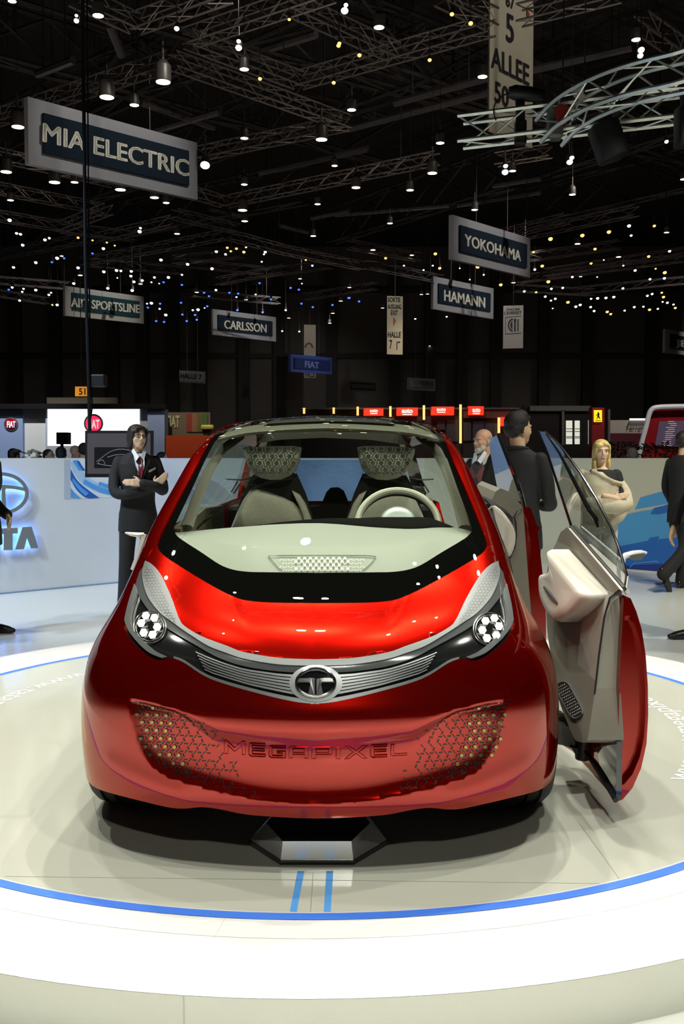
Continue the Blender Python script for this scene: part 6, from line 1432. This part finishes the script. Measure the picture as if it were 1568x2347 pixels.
def head_parts(bm, R, c, s=1.0, female=False):
    f = lambda p: c + R @ (Vector(p) * s); rot = R.to_4x4()
    def e(p, a): ball(bm, f(p), s, *a, u=18, v=14, rot=rot)
    j = .9 if female else 1.0
    e((0, .012, .032), (.074, .094, .085)); e((0, -.022, -.020), (.066 * j, .070, .080)); e((0, -.040, -.075), (.044 * j, .045, .036)); e((0, -.058, -.094), (.022 * j, .022, .018))
    e((0, -.073, .024), (.056, .020, .012)); e((.034, -.062, -.022), (.024, .022, .022)); e((-.034, -.062, -.022), (.024, .022, .022))
    tube(bm, [f((0, -.086, .018)), f((0, -.100, -.010)), f((0, -.110, -.030))], [.008 * s, .010 * s, .0125 * s], 10); e((.011, -.096, -.033), (.009, .010, .008)); e((-.011, -.096, -.033), (.009, .010, .008))
    e((0, -.083, -.060), (.023, .010, .0055)); e((0, -.082, -.069), (.020, .010, .006))
    for sx in (1, -1): e((sx * .076, .012, -.012), (.009, .021, .032)); e((sx * .070, .010, -.030), (.008, .012, .012))
m_skin = mat('skin', (0.64, 0.42, 0.26), 0.5, spec=.3, noise=.05, nscale=30); m_skinp = mat('fair_skin', (0.80, 0.57, 0.40), 0.5, spec=.3, noise=.04, nscale=30); m_skinr = mat('ruddy_skin', (0.55, 0.30, 0.19), 0.5, spec=.3, noise=.07, nscale=30)
m_suit = mat('charcoal_wool', (0.012, 0.011, 0.010), 0.85, bump=.15, bscale=200); m_blackc = mat('black_cloth', (0.010, 0.010, 0.011), 0.8, bump=.15, bscale=150)
m_shirt = mat('white_shirt', (0.72, 0.76, 0.78), 0.7); m_shoe = mat('black_leather', (0.008, 0.008, 0.009), 0.35); m_hairb = mat('dark_brown_hair', (0.020, 0.011, 0.006), 0.5, noise=.3, nscale=80, bump=.5, bscale=120); m_hairk = mat('black_hair', (0.008, 0.007, 0.006), 0.55, bump=.7, bscale=150)
m_hairy = mat('blonde_hair', (0.66, 0.50, 0.19), 0.42, noise=.22, nscale=40, bump=.4, bscale=90); m_hairg = mat('grey_beard', (0.55, 0.50, 0.42), 0.8, bump=.6, bscale=150)
m_eye = mat('eye_white', (.7, .68, .64), .3); m_iris = mat('dark_iris', (.02, .015, .012), .2); m_brow = mat('eyebrow', (.03, .018, .01), .8); m_lip = mat('lips', (.42, .16, .13), .5)
class Person:
    def __init__(s, label, X, Y, rz, height=1.75, head=(0, 0), hscale=1.0, skin=None, female=False, lean=0.0):
        s.k = height / 1.75; s.t = thing('person', label, 'person', (X, Y, .008), math.radians(rz)); s.t.scale = (s.k,) * 3
        s.hy, s.hp = head; s.skin = skin or m_skin; s.bm = NB(); s.fem = female; s.hs = hscale
        s.hc = Vector((0, -.02 - lean, 1.625)); s.R = (Matrix.Rotation(math.radians(head[0]), 3, 'Z') @ Matrix.Rotation(math.radians(head[1]), 3, 'X'))
    def torso(s, w=1.0):
        oval(s.bm, [(0, 0, .84, .13 * w, .10), (0, 0, .92, .158 * w, .115), (0, 0, 1.06, .135 * w, .100), (0, -.005, 1.24, .155 * w, .112), (0, 0, 1.36, .165 * w, .108), (0, .01, 1.43, .13 * w, .085), (0, .015, 1.47, .07, .065)])
        limb(s.bm, [(0, .02, 1.43), (0, .012, 1.50), s.hc + s.R @ Vector((0, .02, -.07))], [.064, .056, .056])
        head_parts(s.bm, s.R, s.hc, s.hs, s.fem); return s
    def legs(s, L=None):
        s.L = L or {1: [(.085, 0, .90), (.095, -.01, .50), (.10, .02, .09)], -1: [(-.085, 0, .90), (-.095, -.01, .50), (-.10, .02, .09)]}
        for sd in (1, -1): limb(s.bm, s.L[sd], [.085, .062, .055, .042])
        return s
    def feet(s, toe=None):
        s.sh = []
        for sd in (1, -1):
            a = Vector(s.L[sd][-1]); d = Vector((toe or {}).get(sd, (sd * .25, -1, -.0))).normalized()
            bm = NB(); pts = [a - d * .06 + Vector((0, 0, -.035)), a + Vector((0, 0, -.03)), a + d * .08 + Vector((0, 0, -.045)), a + d * .16 + Vector((0, 0, -.058)), a + d * .205 + Vector((0, 0, -.066))]
            tube(bm, pts, [.036, .046, .044, .038, .022], 12, flat=.8); ball(bm, pts[0], .036, u=10, v=8); ball(bm, pts[-1], .022, u=10, v=8); tube(bm, [a + Vector((0, 0, -.03)), a + Vector((0, 0, .03))], [.046, .042], 12)
            box(bm, a + d * .06 + Vector((0, 0, -.082)), (.07, .26, .016), Matrix.Rotation(math.atan2(d.x, -d.y), 4, 'Z')); s.sh.append(remesh('shoe', bm, .008, m_shoe, s.t, 3))
        return s
    def arms(s, A):
        s.A = A
        for sd in (1, -1): limb(s.bm, A[sd], [.052, .046, .042, .034, .028])
        return s
    def done(s, vox=.0065): s.body = remesh('body', s.bm, vox, s.skin, s.t, 3); return s
    def front(s, x, z, rx, ry, cy=0): return Vector((x, cy - ry * math.sqrt(max(0.0, 1 - (x / rx) ** 2)), z))
    def face(s, brow=m_brow, lip=True, iris=m_iris, eyes=True):
        f = lambda p: s.hc + s.R @ (Vector(p) * s.hs)
        if eyes:
            for sx in (1, -1):
                bm = NB(); ball(bm, f((sx * .031, -.0805, .003)), .0115 * s.hs, 1, .55, .62, u=10, v=8, rot=s.R.to_4x4()); e = obj('eye', bm, m_eye, s.t, smooth=True)
                bm = NB(); ball(bm, f((sx * .031, -.0858, .003)), .0058 * s.hs, 1, .5, 1, u=8, v=6, rot=s.R.to_4x4()); obj('iris', bm, iris, e, smooth=True)
                bm = NB(); tube(bm, [f((sx * .014, -.092, .020)), f((sx * .032, -.090, .026)), f((sx * .050, -.078, .020))], [.003, .0045, .002], 6); obj('eyebrow', bm, brow, s.t)
        if lip: bm = NB(); ball(bm, f((0, -.088, -.0645)), .021 * s.hs, 1, .32, .30, u=12, v=8, rot=s.R.to_4x4()); obj('lips', bm, m_lip, s.t, smooth=True)
        return s
    def cloth(s, name, rings, sleeves, m, vox=.010, sr=(.060, .055, .052, .048, .045), smooth=6, extra=None):
        bm = NB()
        if rings: oval(bm, rings, 28)
        for sd, n in sleeves: 
            pts = [Vector(p) for p in s.A[sd]]; limb(bm, pts[:n], list(sr))
        if extra: extra(bm)
        return remesh(name, bm, vox, m, s.t, smooth)
    def trousers(s, m, r=(.098, .082, .072, .070, .074), waist=True, top=.98):
        bm = NB()
        for sd in (1, -1):
            p = [Vector(q) for q in s.L[sd]]; p[-1] = p[-1] + Vector((0, 0, -.03)); limb(bm, p, list(r))
        if waist: oval(bm, [(0, 0, .82, .15, .115), (0, 0, .90, .178, .13), (0, 0, top, .165, .125)])
        return remesh('trousers', bm, .010, m, s.t, 5)
def shell_hair(P, name, m, blobs, vox=.006, smooth=3):
    bm = NB()
    for p, a in blobs: ball(bm, P.hc + P.R @ (Vector(p) * P.hs), P.hs, *a, u=18, v=14, rot=P.R.to_4x4())
    return remesh(name, bm, vox, m, P.t, smooth)
JK = [(0, .0, .735, .190, .145), (0, .0, .86, .184, .145), (0, 0, 1.02, .160, .132), (0, -.005, 1.15, .163, .138), (0, -.005, 1.28, .178, .142), (0, 0, 1.38, .182, .130), (0, .012, 1.44, .145, .100), (0, .018, 1.485, .078, .078)]
CROSS = {1: [(.168, .02, 1.395), (.212, -.02, 1.25), (.216, -.11, 1.13), (.13, -.21, 1.165), (.005, -.225, 1.195)], -1: [(-.168, .02, 1.395), (-.218, -.01, 1.25), (-.222, -.09, 1.11), (-.10, -.165, 1.10), (.10, -.160, 1.150)]}

# --- man in the dark suit, arms crossed
P = Person('person with dark hair and glasses in a black suit, arms crossed, left of the car', -1.945, 9.35, 22, 1.765, (12, -4))
P.torso().legs({1: [(.085, 0, .90), (.095, -.01, .50), (.10, .02, .09)], -1: [(-.085, 0, .90), (-.115, -.01, .50), (-.13, .02, .09)]}).arms(CROSS)
hand(P.bm, (-.005, -.228, 1.197), (-1, .10, .10), (0, -1, .3), -1, .35); hand(P.bm, (.125, -.158, 1.165), (.75, -.25, .75), (0, -1, .2), 1, .25)
P.done().face().feet()
P.trousers(m_suit)
jk = P.cloth('jacket', JK, [(1, 5), (-1, 5)], m_suit)
def on_jacket(x, z, off):
    rx = np.interp(z, [r[2] for r in JK], [r[3] for r in JK]); ry = np.interp(z, [r[2] for r in JK], [r[4] for r in JK]); return P.front(x, z, rx, ry + off, np.interp(z, [r[2] for r in JK], [r[1] for r in JK]))
def chest(name, pts, m, off, parent, th=.006):
    bm = NB(); q = []
    for i in range(len(pts)):
        a, b = np.array(pts[i]), np.array(pts[(i + 1) % len(pts)]); q += [tuple(a + (b - a) * k / 4) for k in range(4)]
    A = [bm.verts.new(on_jacket(x, z, off)) for x, z in q]; c = bm.verts.new(on_jacket(sum(x for x, z in pts) / len(pts), sum(z for x, z in pts) / len(pts), off))
    for i in range(len(A)): bm.faces.new((A[i], A[(i + 1) % len(A)], c))
    return obj(name, bm, m, parent)
chest('shirt', [(-.052, 1.475), (.052, 1.475), (.040, 1.36), (.004, 1.24), (-.012, 1.24), (-.046, 1.36)], m_shirt, .004, P.t)
m_tie = mat('dark_red_tie', (.20, .018, .03), .6, noise=.5, nscale=160)
chest('tie', [(-.018, 1.445), (.018, 1.445), (.022, 1.30), (.004, 1.235), (-.012, 1.235), (-.020, 1.30)], m_tie, .010, P.t)
for sx in (1, -1):
    bm = NB(); prism(bm, [Vector((sx * .008, -.118, 1.445)), Vector((sx * .035, -.125, 1.405)), Vector((sx * .068, -.07, 1.49)), Vector((sx * .05, -.06, 1.52))], (0, -.006, 0)); obj('collar', bm, m_shirt, P.t)
    chest('lapel', [(sx * .058, 1.475), (sx * .105, 1.40), (sx * .085, 1.375), (sx * .012, 1.225), (sx * -.002, 1.235), (sx * .046, 1.36)], m_suit, .009, jk)
chest('name_badge', [(.075, 1.315), (.150, 1.345), (.154, 1.325), (.079, 1.295)], mm('badge_white', (.75, .72, .68), .5), .016, P.t)
bm = NB(); tube(bm, [Vector((.035, -.218, 1.187)), Vector((.012, -.222, 1.193))], .038, 14, flat=.95); obj('shirt_cuff', bm, m_shirt, P.t, smooth=True)
shell_hair(P, 'hair', m_hairb, [((0, .030, .045), (.086, .098, .083)), ((.066, .02, -.010), (.030, .062, .085)), ((-.066, .02, -.010), (.030, .062, .085)), ((0, .072, -.03), (.078, .055, .095)), ((0, -.055, .078), (.058, .034, .026)), ((-.04, -.068, .058), (.032, .026, .026)), ((.074, -.03, .045), (.014, .04, .05)), ((-.074, -.03, .04), (.014, .04, .055)), ((.055, .055, -.085), (.03, .04, .03)), ((-.055, .055, -.085), (.03, .04, .03))])
bm = NB()
for sx in (1, -1):
    f = lambda p: P.hc + P.R @ Vector(p); tube(bm, [f((sx * .032 + .020 * math.cos(a), -.096 + .004 * abs(math.cos(a)), .002 + .0115 * math.sin(a))) for a in np.linspace(0, 2 * math.pi, 16, endpoint=False)], .0022, 5, closed=True); tube(bm, [f((sx * .054, -.094, .006)), f((sx * .076, -.03, .006)), f((sx * .078, .01, .0))], .002, 5)
tube(bm, [f((-.012, -.100, .005)), f((.012, -.100, .005))], .002, 5); obj('glasses', bm, m_blackc, P.t)

# --- woman in the cream shawl
W_ = Person('person with long blonde hair in a cream shawl over a black top, arms crossed', 2.375, 9.0, -8, 1.615, (4, 0), 1.0, m_skinp, True)
W_.torso(.88).legs().arms({k: [(x * .88, y, z) for x, y, z in v] for k, v in CROSS.items()})
hand(W_.bm, (.10, -.205, 1.165), (.95, .05, .35), (0, -1, .25), 1, .30, .92); W_.done().face(mat('blonde_brow', (.16, .10, .05), .7)).feet(); W_.trousers(mat('white_trousers', (.70, .70, .66), .7), r=(.09, .075, .066, .062, .064))
m_shawl = mat('cream_knit', (.64, .58, .42), .9, noise=.06, nscale=25, bump=.35, bscale=160)
W_.cloth('black_top', [(0, 0, .9, .15, .118), (0, 0, 1.06, .130, .108), (0, -.01, 1.24, .150, .128), (0, 0, 1.36, .158, .118), (0, .012, 1.43, .125, .095), (0, .016, 1.455, .085, .078)], [(1, 3)], m_blackc, sr=(.060, .052, .050))
def shawl(bm):
    oval(bm, [(0, 0, .88, .160, .135), (-.01, -.01, .98, .165, .150), (0, -.01, 1.08, .172, .165), (-.005, -.015, 1.20, .182, .160), (-.012, -.012, 1.30, .182, .150), (-.035, -.004, 1.37, .155, .130), (-.055, .004, 1.43, .115, .10)], 28)
    limb(bm, [(.172, .01, 1.31), (.225, -.02, 1.22), (.235, -.10, 1.12)], [.062, .064, .066]); limb(bm, [(-.172, .02, 1.40), (-.235, -.01, 1.24), (-.235, -.09, 1.11), (-.09, -.185, 1.12), (.07, -.200, 1.150)], [.062, .062, .066, .064, .056])
    limb(bm, [(.235, -.11, 1.11), (.13, -.20, 1.09), (.02, -.215, 1.085)], [.066, .075, .060]); limb(bm, [(.215, -.11, 1.06), (.15, -.16, .99), (.10, -.16, .93)], [.05, .06, .03])
    tube(bm, [Vector((-.10, -.09, 1.445)), Vector((.0, -.135, 1.385)), Vector((.10, -.145, 1.335)), Vector((.19, -.06, 1.31))], [.022, .02, .02, .02], 10)
W_.cloth('shawl', None, [], m_shawl, vox=.009, smooth=4, extra=shawl)
shell_hair(W_, 'hair', m_hairy, [((0, .028, .045), (.084, .097, .083)), ((.068, .02, -.03), (.024, .050, .10)), ((-.068, .02, -.03), (.024, .050, .10)), ((.068, .005, -.12), (.022, .040, .075)), ((-.070, .005, -.13), (.026, .042, .085)), ((0, .07, -.07), (.075, .045, .13)), ((-.035, -.062, .060), (.044, .030, .032)), ((.022, -.058, .072), (.040, .030, .024)), ((-.062, -.045, .02), (.020, .035, .045)), ((.066, -.04, .03), (.015, .036, .05)), ((-.062, -.02, -.19), (.020, .028, .04))])

# --- bearded man in the argyle pullover
m_argyle = bpy.data.materials.new('argyle_knit'); m_argyle.use_nodes = True
def argyle(m):
    nt = m.node_tree; b = nt.nodes['Principled BSDF']; b.inputs['Roughness'].default_value = .9; tc = nt.nodes.new('ShaderNodeTexCoord'); mp = nt.nodes.new('ShaderNodeMapping'); mp.inputs['Rotation'].default_value = (0, math.radians(45), 0); mp.inputs['Scale'].default_value = (1.45, .001, .95)
    c = nt.nodes.new('ShaderNodeTexChecker'); c.inputs['Scale'].default_value = 7; c.inputs['Color1'].default_value = (.06, .052, .045, 1); c.inputs['Color2'].default_value = (.42, .41, .38, 1)
    c2 = nt.nodes.new('ShaderNodeTexChecker'); c2.inputs['Scale'].default_value = 3.5; c2.inputs['Color1'].default_value = (1, 1, 1, 1); c2.inputs['Color2'].default_value = (.5, .16, .16, 1)
    mx = nt.nodes.new('ShaderNodeMix'); mx.data_type = 'RGBA'; mx.blend_type = 'MULTIPLY'; mx.inputs[0].default_value = 1
    nt.links.new(tc.outputs['Object'], mp.inputs['Vector']); nt.links.new(mp.outputs[0], c.inputs['Vector']); nt.links.new(mp.outputs[0], c2.inputs['Vector']); nt.links.new(c.outputs['Color'], mx.inputs[6]); nt.links.new(c2.outputs['Color'], mx.inputs[7]); nt.links.new(mx.outputs[2], b.inputs['Base Color'])
argyle(m_argyle)
HANG = {1: [(.168, .02, 1.395), (.208, .03, 1.24), (.218, .03, 1.11), (.22, -.05, .98), (.22, -.10, .88)], -1: [(-.168, .02, 1.395), (-.208, .03, 1.24), (-.218, .03, 1.11), (-.22, -.05, .98), (-.22, -.10, .88)]}
FOLD = {1: [(.168, .02, 1.395), (.215, .02, 1.25), (.225, -.02, 1.13), (.22, -.16, 1.10), (.17, -.25, 1.12)], -1: [(-.168, .02, 1.395), (-.215, .02, 1.25), (-.225, -.02, 1.13), (-.22, -.14, 1.06), (-.15, -.22, 1.05)]}
B = Person('person with white beard and balding head in an argyle pullover behind the right pillar', 1.40, 9.7, -42, 1.735, (-16, 2), 1.0, m_skinr)
B.torso().legs().arms(FOLD); hand(B.bm, (.16, -.26, 1.12), (-.6, -.7, .1), (.6, -.4, .5), -1, .6); hand(B.bm, (-.14, -.23, 1.05), (.8, -.5, .1), (0, -.5, .8), 1, .6); B.done().face(mat('grey_brow', (.3, .26, .22), .8)).feet(); B.trousers(m_blackc)
PU = [(r[0], r[1], r[2], r[3] * .97, r[4] * .98) for r in JK[1:]]; B.cloth('pullover', PU, [(1, 5), (-1, 5)], m_argyle)
for sx in (1, -1): bm = NB(); prism(bm, [Vector((sx * .006, -.120, 1.43)), Vector((sx * .05, -.125, 1.40)), Vector((sx * .075, -.06, 1.50)), Vector((sx * .045, -.055, 1.525))], (0, -.008, 0)); obj('collar', bm, m_shirt, B.t)
shell_hair(B, 'beard', m_hairg, [((0, -.060, -.088), (.045, .036, .032)), ((.042, -.035, -.062), (.020, .035, .035)), ((-.042, -.035, -.062), (.020, .035, .035)), ((.016, -.088, -.050), (.016, .010, .006)), ((-.016, -.088, -.050), (.016, .010, .006)), ((0, -.070, -.110), (.026, .022, .018))])
shell_hair(B, 'hair', mat('grey_hair', (.22, .20, .17), .8, bump=.5, bscale=120), [((0, .060, .0), (.076, .056, .060)), ((.066, .035, .01), (.017, .045, .038)), ((-.066, .035, .01), (.017, .045, .038))])

# --- dark-haired man in black seen from behind
D = Person('person with short black hair in a black jacket seen from behind between the open doors', 1.335, 7.45, 158, 1.79, (-34, 0), 1.02)
D.torso().legs().arms(FOLD); hand(D.bm, (.16, -.26, 1.12), (-.6, -.7, .1), (.6, -.4, .5), -1, .6); hand(D.bm, (-.14, -.23, 1.05), (.8, -.5, .1), (0, -.5, .8), 1, .6); D.done().face().feet(); D.trousers(m_blackc)
D.cloth('jacket', JK, [(1, 5), (-1, 5)], m_blackc)
shell_hair(D, 'hair', m_hairk, [((0, .028, .048), (.083, .098, .084)), ((0, .070, .0), (.076, .050, .066)), ((.060, .035, .010), (.022, .050, .048)), ((-.060, .035, .010), (.022, .050, .048)), ((0, -.060, .082), (.050, .032, .022)), ((0, .0, .10), (.065, .07, .04))])
bm = NB(); tube(bm, [Vector((.075 * math.cos(a), .02 + .075 * math.sin(a), 1.475 + .012 * math.sin(a))) for a in np.linspace(-.6, math.pi + .6, 14)], .016, 8); obj('collar', bm, m_blackc, D.t, smooth=True)

# --- people cut by the frame edges
E1 = Person('person in dark grey jacket and blue jeans standing at the right edge of the frame', 2.87, 7.68, -72, 1.77, (0, 0))
A1 = {1: [(.168, .02, 1.395), (.215, .03, 1.24), (.225, .02, 1.12), (.24, -.06, 1.0), (.20, -.12, .91)], -1: [(-.168, .02, 1.395), (-.215, .03, 1.24), (-.23, .0, 1.12), (-.25, -.09, 1.0), (-.21, -.15, .90)]}
E1.torso().legs({1: [(.085, 0, .90), (.095, -.01, .50), (.10, .06, .09)], -1: [(-.085, 0, .90), (-.095, -.03, .50), (-.10, -.02, .09)]}).arms(A1); hand(E1.bm, (.19, -.13, .90), (-.1, -.4, -.9), (.8, -.4, .2), 1, .5); hand(E1.bm, (-.20, -.16, .89), (.1, -.4, -.9), (-.8, -.4, .2), -1, .5); E1.done().face().feet()
E1.trousers(mat('blue_jeans', (.12, .20, .30), .8, noise=.2, nscale=30, bump=.2, bscale=200)); E1.cloth('jacket', [(r[0], r[1], max(r[2], .86), r[3], r[4]) for r in JK[1:]], [(1, 5), (-1, 5)], mat('dark_grey_jacket', (.022, .022, .022), .8, bump=.2, bscale=120)); shell_hair(E1, 'hair', m_hairb, [((0, .030, .045), (.082, .096, .082)), ((0, .068, -.0), (.074, .048, .062))])
E2 = Person('person in a black suit walking away behind the man in jeans at the right edge', 3.74, 10.75, 118, 1.74, (0, 0))
E2.torso().legs({1: [(.085, 0, .90), (.095, -.14, .52), (.09, -.10, .09)], -1: [(-.085, 0, .90), (-.095, .06, .48), (-.10, .38, .23)]}).arms(HANG); hand(E2.bm, (.22, -.11, .87), (0, -.3, -1), (1, 0, .0), 1, .5); hand(E2.bm, (-.22, -.11, .87), (0, -.3, -1), (-1, 0, 0), -1, .5); E2.done().face().feet({-1: (0, -.55, -.9)}); E2.trousers(m_suit); E2.cloth('jacket', JK, [(1, 5), (-1, 5)], m_suit); shell_hair(E2, 'hair', m_hairb, [((0, .030, .045), (.082, .096, .082)), ((0, .068, 0), (.074, .048, .062))])
E3 = Person('person in a dark olive jacket cut off by the left edge of the frame', -2.93, 7.95, 70, 1.74, (0, 0))
A3 = {1: [(.195, .02, 1.40), (.26, .06, 1.24), (.265, .10, 1.12), (.24, .0, 1.02), (.20, -.10, .98)], -1: [(-.195, .02, 1.40), (-.25, .0, 1.24), (-.26, -.02, 1.12), (-.25, -.10, 1.0), (-.22, -.16, .90)]}
E3.torso().legs().arms(A3); hand(E3.bm, (.19, -.11, .97), (-.4, -.6, -.5), (.8, -.4, .2), 1, .5); hand(E3.bm, (-.21, -.17, .89), (.1, -.4, -.9), (-.8, -.4, .2), -1, .5); E3.done().face().feet(); E3.trousers(mat('dark_plum_trousers', (.014, .010, .014), .8)); E3.cloth('jacket', JK, [(1, 5), (-1, 5)], mat('dark_olive_jacket', (.026, .023, .016), .8, bump=.3, bscale=80)); shell_hair(E3, 'hair', m_hairb, [((0, .030, .045), (.082, .096, .082)), ((0, .068, 0), (.074, .048, .062))])

# --- visitors beyond the partition, only heads and shoulders showing
def visitor(label, px, ytop, Y, rz, hair, coat, bald=False):
    c = at_y(px, ytop, Y); V = Person(label, c.x, Y, rz, c.z * .997, (0, 0), skin=m_skinr); V.torso().legs().arms(HANG)
    for sd in (1, -1): hand(V.bm, (sd * .22, -.11, .87), (0, -.3, -1), (sd, 0, 0), sd, .5)
    V.done(.012).face(); V.trousers(m_blackc); V.cloth('coat', JK, [(1, 5), (-1, 5)], coat, vox=.016); V.feet()
    if not bald: shell_hair(V, 'hair', hair, [((0, .030, .045), (.084, .097, .083)), ((0, .068, 0), (.076, .05, .066)), ((.06, .03, .01), (.02, .05, .05)), ((-.06, .03, .01), (.02, .05, .05))], vox=.01)
    return V
m_coatb = mat('brown_coat', (.035, .022, .015), .85); m_coatk = mat('dark_coat', (.012, .012, .014), .85)
V = visitor('person in a brown flat cap beyond the left partition', 31, 1028, 15, 150, m_hairb, m_coatb)
bm = NB(); ball(bm, V.hc + Vector((0, .0, .075)), .1, 1.0, 1.15, .42, u=18, v=10); box(bm, V.hc + Vector((0, -.11, .065)), (.12, .08, .012)); remesh('flat_cap', bm, .01, mat('cap_brown', (.12, .08, .05), .85), V.t, 2)
visitor('person with dark hair beyond the left partition, left of the black loudspeaker', 111, 1030, 15, 60, m_hairb, m_coatb)
visitor('person with black hair beyond the left partition, below the black loudspeaker', 140, 1024, 14, 180, m_hairk, m_coatk)
visitor('bald person beyond the left partition, right of the black loudspeaker', 171, 1020, 15.5, 60, m_hairb, m_coatb, True)
visitor('person with dark hair beyond the left partition, half hidden by the hanging monitor', 192, 1015, 14.5, 200, m_hairk, m_coatk)
visitor('person in dark clothes beyond the partition right of the man in the suit', 372, 1036, 16, 90, m_hairk, m_coatk)
visitor('grey-haired person beyond the right partition beside the blonde woman', 1449, 1026, 15, 190, mat('grey_curls', (.20, .17, .13), .85, bump=.6, bscale=90), m_coatb)
# dark green plants and a pale orchid beyond the partitions
def plant(label, px, ytop, Y, w_, m, n=70, seed=1, nm='potted_plant'):
    c = at_y(px, ytop, Y); t = thing(nm, label, 'plant', (c.x, Y, .0)); rnd = random.Random(seed)
    bm = NB(); lathe(bm, [(.16, 0), (.20, .42), (.17, .42), (.0, .38)], n=16); obj('pot', bm, m_bezel, t, smooth=True)
    bm = NB(); top = c.z
    for k in range(5): a = k * 1.3; tube(bm, [Vector((0, 0, .38)), Vector((.05 * math.cos(a), .05 * math.sin(a), top * .6)), Vector((w_ * .5 * math.cos(a), w_ * .5 * math.sin(a), top * .9))], [.014, .01, .005], 5)
    obj('stem', bm, mm('plant_stem', (.03, .035, .015), .7), t)
    bm = NB()
    for k in range(n):
        a = rnd.uniform(0, 6.28); r = w_ * math.sqrt(rnd.random()); z = top - .05 - rnd.random() * .6; p = Vector((r * math.cos(a), r * math.sin(a), z)); d = Vector((math.cos(a) * .6, math.sin(a) * .6, rnd.uniform(-.2, .8))).normalized(); s = d.cross(Vector((0, 0, 1))).normalized() * .022; L_ = rnd.uniform(.07, .14)
        v = [bm.verts.new(q) for q in (p, p + d * L_ * .5 + s, p + d * L_ + Vector((0, 0, -.03)), p + d * L_ * .5 - s)]; bm.faces.new(v)
    o = obj('foliage', bm, m, t); return t
m_leafd = mat('dark_leaf', (.018, .030, .010), .6)
plant('dark leafy plant beyond the right partition left of the grey-haired person', 1415, 1008, 15.5, .30, m_leafd, 420, 3); plant('dark leafy plant beyond the right partition before the red portal wall', 1503, 1010, 15.5, .34, m_leafd, 420, 5)
t = plant('pale flowering plant beyond the left partition right of the flat cap', 78, 1026, 14.5, .10, m_leafd, 40, 9)
bm = NB(); rnd = random.Random(4); c = at_y(78, 1034, 14.5)
for k in range(16): ball(bm, (rnd.uniform(-.09, .09), rnd.uniform(-.06, .06), c.z - rnd.uniform(-.02, .11)), .032, 1, 1, .6, u=8, v=6)
tag(obj('blossom', bm, mat('cream_petal', (.62, .58, .40), .6), t), kind='stuff')
# ================================================================ web address laid round the turntable rim, tops towards the centre
def deck_text(s, a0, a1, size, r):
    full = text_mesh(s, 0.0, 0.0); xs = [v.co.x for v in full.vertices]; x0, x1 = min(xs), max(xs)
    for v in full.vertices:
        an = math.radians(a0 + (a1 - a0) * (v.co.x - x0) / (x1 - x0)); rr = r - v.co.y * size
        v.co = Vector((rr * math.cos(an), rr * math.sin(an), .0013))
    return link('lettering', full, m_let, tt)
deck_text('www.tatamegapixel.com', -34.5, 25.5, .165, 1.80)
deck_text('www.tatamegapixel.com', 146.6, 206.6, .165, 1.80)
